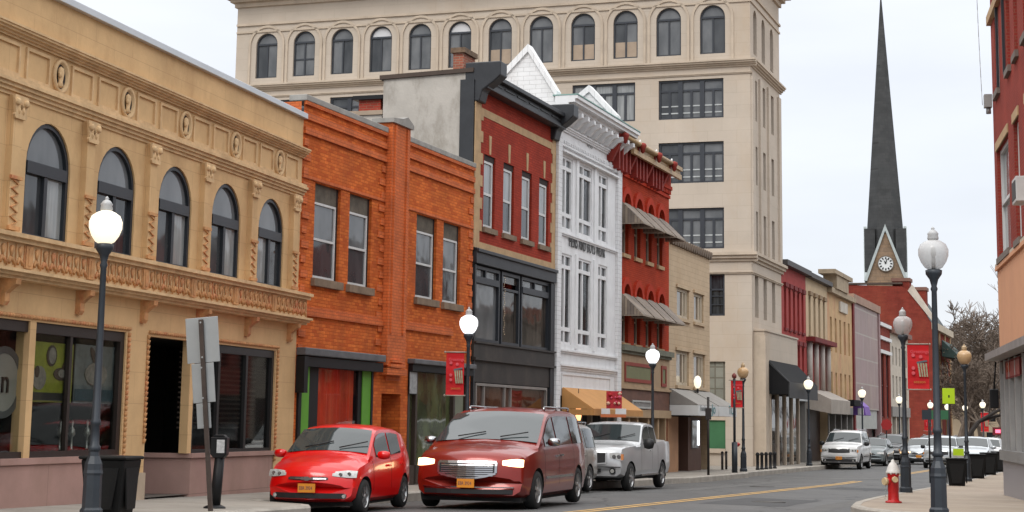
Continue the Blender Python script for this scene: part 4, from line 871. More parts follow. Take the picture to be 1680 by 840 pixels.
# lower front of the Victorian building
ctan = surf('dull_tan_paint', (.36, .25, .15), rough=.7, var=.15, scale=2, bump=.1); grnp = surf('sage_panel', (.17, .17, .085), rough=.7, var=.1, scale=2); mar = surf('maroon_paint', (.24, .035, .02), rough=.6, var=.15)
bz1, bz0 = zz(V, (1016, 566), (1097, 579)), zz(V, (1016, 580), (1097, 590)); pz0 = zz(V, (1016, 633), (1097, 640))
b = MB(); b.box(0, V.W, -.22, .1, bz0+.1, bz1+.02); b.box(0, V.W, -.12, .1, bz0, bz0+.1); V.part('belt_course', b, surf('grey_green_belt', (.16, .16, .12), rough=.8, var=.25, scale=3))
b = MB(); b.box(0, V.W, -.03, .2, pz0, bz0); b.box(0, V.W, -.1, .1, pz0-.08, pz0+.0); V.part('fascia', b, ctan)
for (a, c_, t_, d_) in ((1023, 593, 1067, 630), (1083, 600, 1091, 635)):
    r_ = V.r(a, c_, t_, d_); m_ = MB(); frame_box(m_, r_[0], r_[1], r_[2], r_[3], -.07, -.03, .12); f = V.part('panel_frame', m_, mar); m_ = MB(); m_.box(r_[0]+.12, r_[1]-.12, -.045, -.035, r_[2]+.12, r_[3]-.12); V.part('panel', m_, grnp, f)
b = MB(); sgz = zz(V, (1050, 672)); b.box(0, V.W, -.02, .2, sgz, pz0-.08); V.part('shop_fascia', b, surf('brown_timber', (.13, .06, .04), rough=.6, var=.3, scale=3))
b = MB(); b.box(0, V.W, -.1, .2, sgz-.28, sgz); V.part('shop_cornice', b, ctan)
b = MB(); b.box(.0, V.W, .35, .4, -.5, sgz-.28); V.part('shop_glazing', b, pane_mat('brown_shop_glass', (.025, .012, .01), (.09, .05, .035), scale=.8, stretch=(3, 1, .5)))
for p_ in (1016, 1030, 1044, 1062, 1078, 1090): b = MB(); x = max(0, V.q(p_+1, 690)[0]); b.box(x, min(x+.22, V.W), .0, .35, -.5, sgz-.28); V.part('shop_pier', b, ctan)
b = MB(); b.box(0, V.W, .02, .35, -.5, .45); V.part('stall_riser', b, surf('brown_riser', (.12, .06, .04), rough=.7))
r_ = V.r(1033, 658, 1062, 669); t = thing('shop_sign', 'grey lettered shop sign beside the orange awning', 'sign', V.root.location, V.root.rotation_euler.z); b = MB(); b.box(r_[0], r_[1], -.1, -.03, r_[2], r_[3]); b.build('board', surf('grey_sign_board', (.22, .21, .20), rough=.6), t)
frame_m = MB(); frame_box(frame_m, r_[0]-.04, r_[1]+.04, r_[2]-.04, r_[3]+.04, -.13, -.1, .06); frame_m.build('frame', surf('pale_grey', (.4, .4, .38), rough=.6), t); text_part('AVIE', (r_[3]-r_[2])*.9, surf('pale_grey', (0, 0, 0)), t, (r_[0]+.4, -.105, r_[2]+.12), .005, sx=1.6)
# ================================================================== SMALL TAN BRICK BUILDING
tbr = surf('tan_brick', (.50, .375, .245), rough=.8, var=.1, scale=1, bump=.35, fine=30, brick=True, bs=(.55, .2), msize=.008, col2=(.47, .35, .225), mortar=(.36, .26, .17), stain=(.38, .26, .15), stain_amt=.4)
uT1 = FO.uv(1164, 450)[0]
Tb = Bld(FO, uV1+.004, uT1, 'tan_brick_building', 'low tan brick building with tiled coping between the scarlet building and the stone tower block')
tt = zz(Tb, (1098, 394), (1163.8, 422)); tw = [Tb.r(1110.5, 471, 1130, 526), Tb.r(1138.5, 480, 1154, 531)]; tl = [Tb.r(1109.5, 574, 1130, 634), Tb.r(1138, 580, 1156, 636)]
Z1, Z0 = (tw[0][3]+tw[1][3])/2, (tw[0][2]+tw[1][2])/2; Y1, Y0 = (tl[0][3]+tl[1][3])/2, (tl[0][2]+tl[1][2])/2
ops = [(a[0], a[1], Z0, Z1) for a in tw]+[(a[0], a[1], Y0, Y1) for a in tl]
sft = zz(Tb, (1105, 645), (1160, 645))
b = MB(); b.wall(0, Tb.W, sft, tt, ops, dep=.18); Tb.part('wall', b, tbr); back_shell(Tb, tt-.05, 12, tbr)
b = MB(); n_ = 18
for k in range(n_): x = (k+.5)*Tb.W/n_; b.cyl((x, -.14, tt+.02), (x, .3, tt+.06), Tb.W/n_*.42, n=8)
Tb.part('tile_coping', b, surf('brown_tile', (.13, .09, .06), rough=.7, var=.3, scale=4))
cream = surf('cream_frame', (.50, .42, .31), rough=.6, var=.1)
for i, o in enumerate(ops):
    a, c, z0, z1 = o; m_ = MB(); frame_box(m_, a, c, z0, z1, .06, .15, .12); m_.box(a+(c-a)*.58, a+(c-a)*.66, .06, .15, z0, z1); m_.box(a+(c-a)*.8, a+(c-a)*.86, .06, .15, z0, z1); f = Tb.part('casement_window', m_, cream)
    m_ = MB(); m_.box(a+.1, c-.1, .11, .12, z0+.1, z1-.1); Tb.part('pane', m_, pane_mat('brown_blind_glass', (.13, .095, .07), (.2, .16, .12)), f)
    m_ = MB(); m_.box(a-.15, c+.15, -.07, .02, z1, z1+.12); Tb.part('window_head', m_, tbr)
    m_ = MB(); m_.box(a-.15, c+.15, -.09, .06, z0-.12, z0); Tb.part('window_sill', m_, tbr)
sg0, sg1 = zz(Tb, (1125, 684)), zz(Tb, (1125, 667))
b = MB(); b.box(0, Tb.W, -.05, .2, sg1+.55, sft+.12); Tb.part('shop_cornice', b, surf('brown_grey_trim', (.14, .115, .09), rough=.7))
grc = surf('pale_grey_canvas', (.27, .255, .235), rough=.8, var=.12, scale=2, bump=.1); grc2 = surf('pale_sign_board', (.62, .63, .62), rough=.5, var=.06, bump=.02)
xa, xb_, xc = 0.05, Tb.q(1133, 660)[0], Tb.W-.1
t = awning('shop_awning', 'left pale grey shop awning with white lettered band on the tan building', Tb, xa, xb_-.1, sft+.1, sg1+.05, 1.1, grc, sg1-sg0, grc2, group='pale grey awnings')
text_part('Furniture  and', .30, surf('grey_letter', (.2, .21, .21), rough=.6), t, (xa+.25, -1.145, sg0+.22), .004, sx=1.15); text_part('Jo', .52, surf('teal_letter', (.06, .22, .24), rough=.6), t, (xb_-1.3, -1.145, sg0+.14), .004, sx=1.6)
t = awning('shop_awning', 'right pale grey shop awning with white lettered band beside the tower block', Tb, xb_+.1, xc, sft+.1, sg1+.05, 1.1, grc, sg1-sg0, grc2, group='pale grey awnings')
text_part('TO', .5, MATS['teal_letter'], t, (xc-1.5, -1.145, sg0+.14), .004, sx=1.3)
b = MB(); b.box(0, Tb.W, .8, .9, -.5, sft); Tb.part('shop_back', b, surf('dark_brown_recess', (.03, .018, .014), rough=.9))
for (p0, p1, nm, mm) in ((1098, 1115, 'shop_pier', surf('orange_tan_pier', (.40, .22, .12), rough=.7)), (1131, 1152, 'door_surround', surf('brown_panel', (.10, .05, .035), rough=.6))):
    b = MB(); a = max(0, Tb.q(p0, 720)[0]); c = Tb.q(p1, 720)[0]; b.box(a, c, .05, .8, -.5, sg0); Tb.part(nm, b, mm)
r_ = Tb.r(1136, 690, 1146, 735); b = MB(); b.box(r_[0], r_[1], .0, .05, r_[2], r_[3]); dd = Tb.part('glass_door', b, pane_mat('pale_door_glass', (.16, .17, .17), (.3, .3, .3)))
b = MB(); b.box(r_[1]-.12, r_[1]+.0, -.04, -.0, r_[2]+.1, r_[3]); Tb.part('light_strip', b, emis('white_tube', (.9, .95, 1), 1.6), dd)
# ================================================================== STONE TOWER BLOCK
lime = surf('limestone', (.48, .415, .345), rough=.85, spec=.2, var=.10, scale=.35, bump=.15, fine=12, brick=True, bs=(1.4, .6), msize=.009, col2=(.465, .40, .33), mortar=(.41, .35, .285), stain=(.43, .30, .18), stain_amt=.4, stain_scale=.22)
lime2 = surf('limestone_trim', (.47, .39, .305), rough=.85, var=.14, scale=1.2, bump=.1, stain=(.22, .18, .14), stain_amt=.3, stain_scale=1)
dkcor = surf('sooty_cornice', (.21, .185, .155), rough=.9, var=.2, scale=1.5, bump=.1)
win_dk = surf('grey_black_steel', (.03, .034, .042), rough=.4, var=.1, bump=0)
uC = FO.uv(1233, 420)[0]; pC = FO.P(uC, -.0)
FT0 = Fac((pC.x, pC.y), 109.07)
uL = FT0.uv(387, 100)[0]; pL = FT0.P(uL); FT = Fac((pL.x, pL.y), 109.07)
TB = Bld(FT, 0, -uL, 'stone_tower_block', 'tall pale limestone office block with a row of arched top windows and broad steel windows', zb=prof(uC+OS)+LOFF)
TW = TB.W
arcpx = [437, 497.5, 560, 623, 688.5, 754, 820, 887, 957, 1026, 1098, 1169]
au = [TB.q(p, 100)[0] for p in arcpx]; ap_ = (au[-1]-au[0])/11; au = [au[0]+ap_*i for i in range(12)]
az0 = (TB.q(437, 126)[1]+TB.q(1168, 90)[1])/2; az1 = (TB.q(437, 55)[1]+TB.q(1168, 8)[1])/2
awd = TB.q(1190, 60)[0]-TB.q(1148.5, 60)[0]
def rowz(yt, yb, px=1150): return TB.q(px, yb)[1], TB.q(px, yt)[1]
rows = [rowz(129.5, 194), rowz(232.5, 299.5), rowz(341, 408)]
r4z = TB.q(1180, 518)[1], TB.q(1180, 448)[1]
bw0, bw1 = TB.q(1080.5, 160)[0], TB.q(1187, 160)[0]; bww = bw1-bw0; bpit = bw0-TB.q(939, 165)[0]
bay = [bw0-bpit*i for i in range(6)]; bay = [x for x in bay if x > .4]
nrow = []
ops = [(c-awd/2, c+awd/2, az0, az1, awd/2) for c in au]
for (z0, z1) in rows: ops += [(x, x+bww, z0, z1) for x in bay]
b5 = (TB.q(1154, 480)[0], TB.q(1189, 480)[0]); ops.append((b5[0]-1., b5[1], r4z[0], r4z[1]))
g5 = (TB.q(1164, 650)[0]-1, TB.q(1190, 650)[0]); gz0, gz1 = TB.q(1178, 736)[1], TB.q(1178, 593)[1]; ops.append((g5[0], g5[1], gz0, gz1))
tz_top = TB.q(700, 28)[1] if False else (TB.q(400, 22)[1]); 
TH = tz_top+.3
b = MB(); b.wall(0, TW, -1, TH, ops, dep=.22); TB.part('wall', b, lime)
for i, c in enumerate(au):
    m_ = MB(); a, d = c-awd/2, c+awd/2; sp = az1-awd/2; seg = 14; R1, R2 = awd/2, awd/2-.08
    m_.box(a, a+.08, .12, .2, az0, sp); m_.box(d-.08, d, .12, .2, az0, sp); m_.box(a+.08, d-.08, .12, .2, az0, az0+.08); m_.box(a+.08, d-.08, .10, .2, sp-.02, sp+.08); m_.box(c-.04, c+.04, .12, .2, az0+.08, sp-.02)
    for k in range(seg):
        t0, t1 = pi*k/seg, pi*(k+1)/seg; m_.prism([(c+R1*cos(t0), sp+R1*sin(t0)), (c+R1*cos(t1), sp+R1*sin(t1)), (c+R2*cos(t1), sp+R2*sin(t1)), (c+R2*cos(t0), sp+R2*sin(t0))], .12, .2)
    if i == 1: m_.box(a+.08, d-.08, .14, .19, sp-.9, sp-.82)
    f = TB.part('arched_window', m_, win_dk)
    m_ = MB(); m_.prism([(c+R2*cos(pi*k/seg), sp+.06+R2*sin(pi*k/seg)*.95) for k in range(seg+1)], .17, .18)
    TB.part('fanlight_pane', m_, surf('white_board', (.55, .55, .56), rough=.6, var=.05) if i in (3, 5) else g_grey, f)
    for j, (x0, x1) in enumerate(((a+.08, c-.04), (c+.04, d-.08))):
        zb2 = az0+.08
        if i in (8, 9) or (i == 6): m_ = MB(); m_.box(x0, x1, .16, .17, zb2, zb2+.75); TB.part('blind', m_, surf('beige_blind', (.35, .27, .2), rough=.7), f); zb2 += .75
        m_ = MB(); m_.box(x0, x1, .17, .18, zb2, sp-.02); TB.part('pane', m_, g_grey if (i+j) % 3 else g_mid, f)
    m_ = MB()
    R3, R4 = awd/2+.42, awd/2+.30
    for k in range(seg):
        t0, t1 = pi*k/seg, pi*(k+1)/seg; m_.prism([(c+R3*cos(t0), sp+R3*sin(t0)), (c+R3*cos(t1), sp+R3*sin(t1)), (c+R4*cos(t1), sp+R4*sin(t1)), (c+R4*cos(t0), sp+R4*sin(t0))], -.06, .01)
    m_.box(c-R3, c-R4, -.06, .01, az0-.3, sp); m_.box(c+R4, c+R3, -.06, .01, az0-.3, sp); TB.part('window_surround', m_, lime2)
def steel(B, a, c, z0, z1, light=False):
    m_ = MB(); frame_box(m_, a, c, z0, z1, .10, .2, .09); tr = z1-(z1-z0)*.27
    th = (c-a)/3
    for k in (1, 2): m_.box(a+th*k-.11, a+th*k+.11, .08, .2, z0+.09, z1-.09)
    for k in range(3):
        xa_ = a+th*k+(.09 if k == 0 else .11); xb2 = a+th*(k+1)-(.09 if k == 2 else .11); m_.box(xa_, xb2, .12, .2, tr-.05, tr+.05); m_.box((xa_+xb2)/2-.06, (xa_+xb2)/2+.06, .12, .2, z0+.09, tr-.05)
    f = B.part('steel_window', m_, win_dk)
    for k in range(3):
        xa_ = a+th*k+(.09 if k == 0 else .11); xb2 = a+th*(k+1)-(.09 if k == 2 else .11)
        pm = g_blind if light else (g_grey if k else g_mid)
        m_ = MB(); m_.box(xa_, xb2, .17, .18, tr+.05, z1-.09); B.part('transom_pane', m_, pm, f)
        m_ = MB(); m_.box(xa_, xb2, .17, .18, z0+.09, tr-.05); B.part('pane', m_, pm, f)
    if not light:
        m_ = MB(); m_.box(a+.12, c-.12, .145, .165, z0+.62, z0+.68); m_.box(a+.12, c-.12, .145, .165, z0+.28, z0+.34); B.part('rail', m_, surf('pale_rail', (.40, .42, .42), rough=.5), f)
for ri, (z0, z1) in enumerate(rows):
    for bi, x in enumerate(bay):
        if ri == 2 and bi > 1: continue
        if ri > 0 and bi > 3: continue
        steel(TB, x, x+bww, z0, z1, ri == 0 and bi == 1)
for ri, (z0, z1) in enumerate(rows):
    for bi, x in enumerate(bay):
        if (ri == 2 and bi > 1) or (ri > 0 and bi > 3): m_ = MB(); m_.box(x, x+bww, .2, .21, z0, z1); TB.part('pane', m_, g_mid)
    m_ = MB()
m_ = MB(); frame_box(m_, b5[0]-1, b5[1], r4z[0], r4z[1], .1, .2, .1); m_.box(b5[1]-.85, b5[1]-.65, .1, .2, r4z[0], r4z[1]); m_.box(b5[0]-.9, b5[1]-.1, .1, .2, r4z[1]-.8, r4z[1]-.72); m_.box(b5[0]-.9, b5[1]-.1, .12, .18, r4z[0]+.5, r4z[0]+.54); m_.box(b5[0]-.9, b5[1]-.1, .12, .18, r4z[0]+.9, r4z[0]+.94)
f = TB.part('steel_window', m_, win_dk); m_ = MB(); m_.box(b5[0]-1, b5[1], .17, .18, r4z[0], r4z[1]); TB.part('pane', m_, g_dark, f)
gm = TB.q(1178, 676)[1]; g6 = TB.q(1178, 684)[1]
b = MB(); b.box(g5[0], g5[1], .12, .2, gm, gz1); TB.part('glass_block_window', b, surf('glass_block', (.24, .24, .20), rough=.35, var=.15, scale=2, bump=.3, brick=True, bs=(.42, .5), msize=.04, col2=(.20, .2, .165), mortar=(.14, .13, .1), off=0))
b = MB(); b.box(g5[0], g5[1], .12, .2, gz0, g6-.15); TB.part('green_panel', b, surf('green_board', (.045, .15, .065), rough=.6, var=.12))
b = MB(); b.box(g5[0], g5[1], .05, .2, g6-.15, gm); b.box(g5[0], g5[1], -.1, .2, gz0-.2, gz0); TB.part('window_rail', b, lime2)
def belt_(B, name, z, h, steps, x0, x1): return cornice(B, name, lime2, z+h/2, z-h/2, steps, x0=x0, x1=x1)
zbA = TB.q(1200, 101)[1]; zbB = TB.q(1200, 110)[1]; z_l1 = TB.q(1220, 421)[1]; z_l2 = TB.q(1220, 447)[1]
ztop = TH
belt_(TB, 'string_course', zbA-.08, .34, [.06, .14, .24, .30], 0, TW+.3); belt_(TB, 'string_course', z_l1, .42, [.08, .2, .3], 0, TW+.3); belt_(TB, 'string_course', z_l2, .12, [.06, .1], 0, TW+.1)
belt_(TB, 'string_course', TB.q(1200, 119)[1]-.02, .1, [.05, .08], 0, TW+.08)
belt_(TB, 'frieze_course', TH-1.35, .1, [.06], 0, TW+.06); belt_(TB, 'frieze_course', TH-.95, .12, [.08], 0, TW+.08)
for x in [bay[0]-(bpit-bww)/2, bay[1]-(bpit-bww)/2, bw1+.45][:2]:
    pass
# street side of the block
SDl = FO.uv(1281.3, 430)[0]-uC
FSd = Fac((pC.x, pC.y), 19.3)
class Sub(Bld):
    def __init__(s, fac, base, zb, off=Vector((0, 0, 0))):
        s.f = fac; s.u0 = 0; s.zb = zb; s.root = base
# side wall is built in its own frame, as parts turned 90 degrees
side_rot = (pi/2-RAD(19.3))-(pi/2-FT.az)
side = Sub(FSd, TB.root, TB.zb)
def spart(name, mb, mat, parent=None):
    if parent: return mb.build(name, mat, parent)
    o = mb.build(name, mat, TB.root); o.location = (TW, 0, 0); o.rotation_euler = (0, 0, side_rot); return o
SL_ = SDl
cols = [side.r(1236.3, 129, 1242.5, 200), side.r(1250, 141, 1256, 211), side.r(1264, 154, 1269.5, 222)]
srows = [(side.q(1242, 94)[1], side.q(1236, 15)[1], True), (side.q(1242, 200)[1], side.q(1236, 129)[1], False), (side.q(1243, 305)[1], side.q(1237, 238)[1], False), (side.q(1243, 413)[1], side.q(1238, 345)[1], False), (side.q(1244, 522)[1], side.q(1240.5, 452)[1], False)]
scx = [(c[0]+c[1])/2 for c in cols]; scw = sum(c[1]-c[0] for c in cols)/3
ops = [(c-scw/2, c+scw/2, z0, z1)+((scw/2,) if ar else ()) for c in scx for z0, z1, ar in srows]
b = MB(); b.wall(0, SL_, -1, TH, ops, dep=.35); spart('side_wall', b, lime)
for (a, c, z0, z1, *ar) in ops:
    m_ = MB(); frame_box(m_, a, c, z0, z1, .24, .32, .08); m_.box(a, c, .24, .32, (z0+z1)/2, (z0+z1)/2+.08); f = spart('narrow_window', m_, surf('brown_steel', (.06, .045, .035), rough=.5))
    m_ = MB(); m_.box(a+.05, c-.05, .29, .30, z0+.05, z1-.05); m_.build('pane', g_dark, f)
for x in [0.35]+[(scx[i]+scx[i+1])/2 for i in range(2)]+[SL_-.35]:
    w_ = .28 if .4 < x < SL_-.4 else .3
    for z0, z1 in ((srows[3][0]-.3, srows[1][1]+.2),): b = MB(); b.box(x-w_, x+w_, -.10, .0, z0, z1); spart('pilaster', b, lime)
def sbelt(name, z, h, steps, x0=None):
    mb = MB(); zb2, zt2 = z-h/2, z+h/2; poly = [(.02, zb2)]; k = len(steps)
    for i, s_ in enumerate(steps): poly += [(-s_, zb2+h*i/k), (-s_, zb2+h*(i+1)/k-.004)]
    poly += [(.02, zt2)]; mb.prism(poly, 0 if x0 is None else x0, SL_+(steps[-1]), axis='x'); return spart(name, mb, lime2)
sbelt('string_course', zbA-.08, .34, [.06, .14, .24, .30]); sbelt('string_course', z_l1, .42, [.08, .2, .3]); sbelt('string_course', z_l2, .12, [.06, .1]); sbelt('frieze_course', TH-1.35, .1, [.06]); sbelt('frieze_course', TH-.95, .12, [.08])
# corner returns and cornice round the whole block
co = TB.root.matrix_basis if False else None
ang = side_rot; dx_, dy_ = cos(ang), sin(ang)
foot = [(0, 0), (TW, 0), (TW+dx_*SL_, dy_*SL_), (dx_*SL_, dy_*SL_)]
def offs(d):
    c = Vector((sum(p[0] for p in foot)/4, sum(p[1] for p in foot)/4)); o = []
    n = 4
    for i in range(n):
        p0, p1, p2 = Vector(foot[i-1]), Vector(foot[i]), Vector(foot[(i+1) % n])
        n1 = Vector(((p1-p0).y, -(p1-p0).x)).normalized(); n2 = Vector(((p2-p1).y, -(p2-p1).x)).normalized()
        bis = (n1+n2).normalized(); o.append(p1+bis*(d/bis.dot(n1)))
    return [(v.x, v.y) for v in o]
b = MB(); z = TH
for d, h in ((.12, .25), (.30, .22), (.55, .18)): b.prism(offs(d), z, z+h, axis='z'); z += h+.002
TB.part('cornice_bed', b, lime2)
b = MB()
for d, h in ((1.0, .28), (1.15, .22), (1.25, .2)): b.prism(offs(d), z, z+h, axis='z'); z += h+.002
TB.part('cornice', b, dkcor)
b = MB(); b.prism(offs(.1), z, z+.9, axis='z'); TB.part('parapet', b, lime2)
b = MB(); f0 = foot; b.face([(foot[2][0], foot[2][1], -1), (foot[3][0], foot[3][1], -1), (foot[3][0], foot[3][1], TH), (foot[2][0], foot[2][1], TH)]); b.face([(foot[3][0], foot[3][1], -1), (0, 0, -1), (0, 0, TH), (foot[3][0], foot[3][1], TH)]); TB.part('rear_wall', b, lime)
# small lean-to front and black canopy on the side of the block
zlt = side.q(1240, 541)[1]; sx0_, sx1_ = side.q(1235.5, 560)[0], SL_+1.6
b = MB(); b.box(.35, sx1_, -.5, .0, -1, zlt-.08); b.box(.3, sx1_+.05, -.55, .0, zlt-.08, zlt); spart('shop_extension', b, lime)
b = MB(); b.box(.32, 1.2, -.56, .0, -1, zlt-.3); spart('extension_pier', b, lime2)
b = MB(); b.box(1.3, sx1_-.1, -.52, -.49, -1, side.q(1255, 645)[1]); spart('shop_glazing', b, pane_mat('brown_grey_glass', (.03, .022, .018), (.14, .12, .10), scale=.8, stretch=(3, 1, .4)))
for k in range(5): x = 1.4+k*(sx1_-1.6)/4; b = MB(); b.box(x-.12, x+.12, -.6, -.5, -1, side.q(1255, 645)[1]); spart('shop_pier', b, lime2)
cz1, cz0 = side.q(1252, 592)[1], side.q(1262, 640, 2.2)[1]
t = thing('black_awning', 'large black canvas canopy on the side of the stone tower block', 'awning', FSd.P(0, 0, TB.zb), pi/2-FSd.az)
b = MB(); xa_, xb3 = 1.1, sx1_-.1; b.prism([(-.5, cz1), (-1.5, cz0+.55), (-1.5, cz0), (-.5, cz0)], xa_, xb3, axis='x'); b.build('canopy', surf('black_canvas', (.010, .010, .011), rough=.8, var=.2, spec=.15), t)
b = MB(); b.prism([(-.45, cz1+.02), (-1.52, cz0+.56), (-1.52, cz0+.50), (-.45, cz1-.06)], xa_-.03, xa_+.05, axis='x'); b.prism([(-1.52, cz0+.56), (-1.53, cz0-.18), (-1.47, cz0-.18), (-1.47, cz0+.5)], xa_, xb3, axis='x'); b.build('valance', surf('black_canvas_edge', (.03, .032, .035), rough=.6), t)
# ================================================================== FAR ROW ON THE LEFT
def px_u(px, w=0., py=700): return FO.uv(px, py, w)[0]
def far_bld(name, label, p0, p1, tops, mat, u0=None, u1=None, D=12):
    a = FO.uv(p0, 500)[0] if u0 is None else u0; c = FO.uv(p1, 500)[0] if u1 is None else u1
    B = Bld(FO, a+.004, c-.004, name, label); top = sum(B.q(*t)[1] for t in tops)/len(tops); B.top = top; return B
uS1 = uC+SDl
dred = surf('maroon_brick', (.30, .035, .03), rough=.8, var=.2, scale=2, bump=.2); dred2 = surf('maroon_trim', (.15, .015, .015), rough=.8, var=.3)
A = far_bld('maroon_building', 'three storey maroon building with rows of narrow arched windows beside the stone tower block', 1281, 1322, [(1286, 434), (1320, 452)], dred, u0=uS1)
def simple_rows(B, rows_, n, wfr, wallmat, framemat, panemat, z0w, arch=True, x0=.4, x1=None, hood=None, dep=.18, tag_='window'):
    x1 = B.W-.4 if x1 is None else x1; ops = []; p = (x1-x0)/n
    for (zb, zt) in rows_:
        for i in range(n): c = x0+p*(i+.5); ops.append((c-p*wfr/2, c+p*wfr/2, zb, zt)+((p*wfr/2,) if arch else ()))
    m_ = MB(); m_.wall(0, B.W, z0w, B.top, ops, dep=dep, seg=8); B.part('wall', m_, wallmat)
    for o in ops:
        a, c, zb, zt = o[:4]; m_ = MB(); frame_box(m_, a, c, zb, zt, dep-.08, dep, .08); m_.box(a, c, dep-.08, dep, (zb+zt)/2-.04, (zb+zt)/2+.04); f = B.part(tag_, m_, framemat)
        m_ = MB(); m_.box(a+.05, c-.05, dep-.04, dep-.03, zb+.05, zt-.05); B.part('pane', m_, panemat, f)
        if hood:
            m_ = MB(); m_.box(a-.12, c+.12, -.14, .02, zt, zt+.22); m_.box(a-.1, c+.1, -.1, .02, zb-.12, zb); B.part('window_hood', m_, hood)
def zq(B, px, py): return B.q(px, py)[1]
simple_rows(A, [(zq(A, 1305, 543), zq(A, 1305, 478)), (zq(A, 1305, 612), zq(A, 1305, 566))], 5, .5, dred, dred2, g_dark, zq(A, 1305, 628), hood=dred2)
back_shell(A, A.top-.05, 12, dred)
m_ = MB(); m_.box(-.05, A.W, -.35, .3, A.top-.05, A.top+.22); A.part('cornice', m_, surf('dark_cornice', (.05, .045, .045), rough=.6))
m_ = MB(); m_.box(.1, A.W-.1, -.06, .3, zq(A, 1305, 657), zq(A, 1305, 636)); A.part('shop_sign', m_, surf('pale_sign', (.42, .44, .45), rough=.6, var=.1))
m_ = MB(); m_.box(0, A.W, .02, .3, zq(A, 1305, 636)+.01, zq(A, 1305, 628)); A.part('fascia', m_, dred2)
m_ = MB(); m_.box(0, A.W, .6, .7, -.5, zq(A, 1305, 657)); A.part('shop_glazing', m_, g_dark)
stg = surf('grey_shop_timber', (.20, .19, .175), rough=.6, var=.15)
for x in (.05, 1.4, 3.0, A.W-.5): m_ = MB(); m_.box(x, x+.4, .0, .6, -.5, zq(A, 1305, 657)); A.part('shop_pier', m_, stg)
m_ = MB(); m_.box(1.8, 3.0, .1, .2, -.3, .9); A.part('shop_panel', m_, whitep)
crm = surf('cream_brick', (.50, .38, .24), rough=.8, var=.12, scale=1.5, bump=.2)
Cb = far_bld('cream_building', 'cream upper storey building over a maroon porch with white columns', 1322, 1357, [(1325, 455), (1354, 468)], crm)
simple_rows(Cb, [(zq(Cb, 1340, 554), zq(Cb, 1340, 490))], 4, .42, crm, surf('brown_window_frame', (.10, .06, .04), rough=.6), g_dark, zq(Cb, 1340, 566), hood=surf('tan_hood', (.25, .17, .10), rough=.8))
back_shell(Cb, Cb.top-.05, 12, crm)
m_ = MB(); m_.box(0, Cb.W, -.35, .3, Cb.top-.05, Cb.top+.2); Cb.part('cornice', m_, MATS['dark_cornice'])
m_ = MB(); zc1, zc2 = zq(Cb, 1340, 563), zq(Cb, 1340, 640); m_.box(0, Cb.W+.3, -.5, .3, zc1-.05, zc1+.2); Cb.part('porch_roof', m_, dred2)
m_ = MB(); m_.box(0, Cb.W, .3, .4, zc2, zc1-.05); Cb.part('porch_wall', m_, dred)
for k in range(4): x = .5+k*(Cb.W-1)/3; m_ = MB(); m_.cyl((x, -.1, zc2), (x, -.1, zc1-.05), .16, n=10); Cb.part('column', m_, surf('pale_column', (.42, .38, .34), rough=.6))
m_ = MB(); m_.box(0, Cb.W, .5, .6, -.5, zc2); Cb.part('shop_glazing', m_, surf('dark_brown_shop', (.04, .022, .016), rough=.5, var=.3))
m_ = MB(); m_.prism([(.3, zc2), (-.1, zc2), (-1.3, zc2-.55), (-1.3, zc2-1.3), (.3, zc2-1.0)], 0, Cb.W-.4, axis='x'); Cb.part('shop_hood', m_, surf('grey_tan_hood', (.33, .29, .25), rough=.7, var=.2))
orn = surf('ochre_ornate_brick', (.50, .33, .17), rough=.8, var=.2, scale=1.2, bump=.2, stain=(.45, .14, .09), stain_amt=.7, stain_scale=.6)
Dn = far_bld('ornate_ochre_building', 'ochre building with stepped ornamental parapet between the cream and mauve fronts', 1357, 1397, [(1360, 474), (1394, 487)], orn)
simple_rows(Dn, [(zq(Dn, 1385, 582), zq(Dn, 1385, 528)), (zq(Dn, 1385, 662), zq(Dn, 1385, 614))], 5, .4, orn, cream, g_mid, zq(Dn, 1385, 668), arch=False, hood=None)
back_shell(Dn, Dn.top-.05, 12, orn)
m_ = MB(); m_.box(0, Dn.W, -.3, .3, Dn.top-.3, Dn.top); m_.box(Dn.W*.12, Dn.W*.6, -.4, .4, Dn.top+.002, Dn.top+.8); m_.box(0, Dn.W*.72, -.5, .5, Dn.top+.8, Dn.top+1.05); Dn.part('ornate_parapet', m_, surf('dull_stone_parapet', (.33, .26, .18), rough=.9, var=.3, scale=2))
m_ = MB(); m_.box(Dn.W*.45, Dn.W*.75, -.12, .01, zq(Dn, 1378, 512), zq(Dn, 1378, 495)); Dn.part('date_stone', m_, surf('pale_stone_block', (.5, .45, .38), rough=.8))
m_ = MB(); m_.box(0, Dn.W, -.2, .3, zq(Dn, 1385, 680), zq(Dn, 1385, 668)); Dn.part('shop_sign', m_, surf('grey_sign', (.16, .16, .15), rough=.6))
m_ = MB(); m_.box(0, Dn.W, .3, .4, -.5, zq(Dn, 1385, 680)); Dn.part('shop_glazing', m_, pane_mat('far_shop_glass', (.015, .015, .015), (.10, .10, .095), scale=.8, stretch=(2, 1, .5)))
for k in range(5): x = k*(Dn.W-.4)/4; m_ = MB(); m_.box(x, x+.35, .0, .3, -.5, zq(Dn, 1385, 680)); Dn.part('shop_pier', m_, stg)
mv = surf('mauve_metal_panel', (.30, .215, .215), rough=.6, var=.15, scale=.5, bump=.1, brick=True, bs=(3.4, 1.6), msize=.05, col2=(.27, .2, .19), mortar=(.36, .32, .29), stain=(.38, .30, .24), stain_amt=.5)
Eb = far_bld('mauve_panelled_building', 'windowless mauve panelled front with brick piers', 1397, 1441, [(1398, 484), (1440, 501)], mv)
m_ = MB(); m_.box(.6, Eb.W-.6, 0, .2, zq(Eb, 1420, 672), Eb.top-.5); Eb.part('panelled_front', m_, mv)
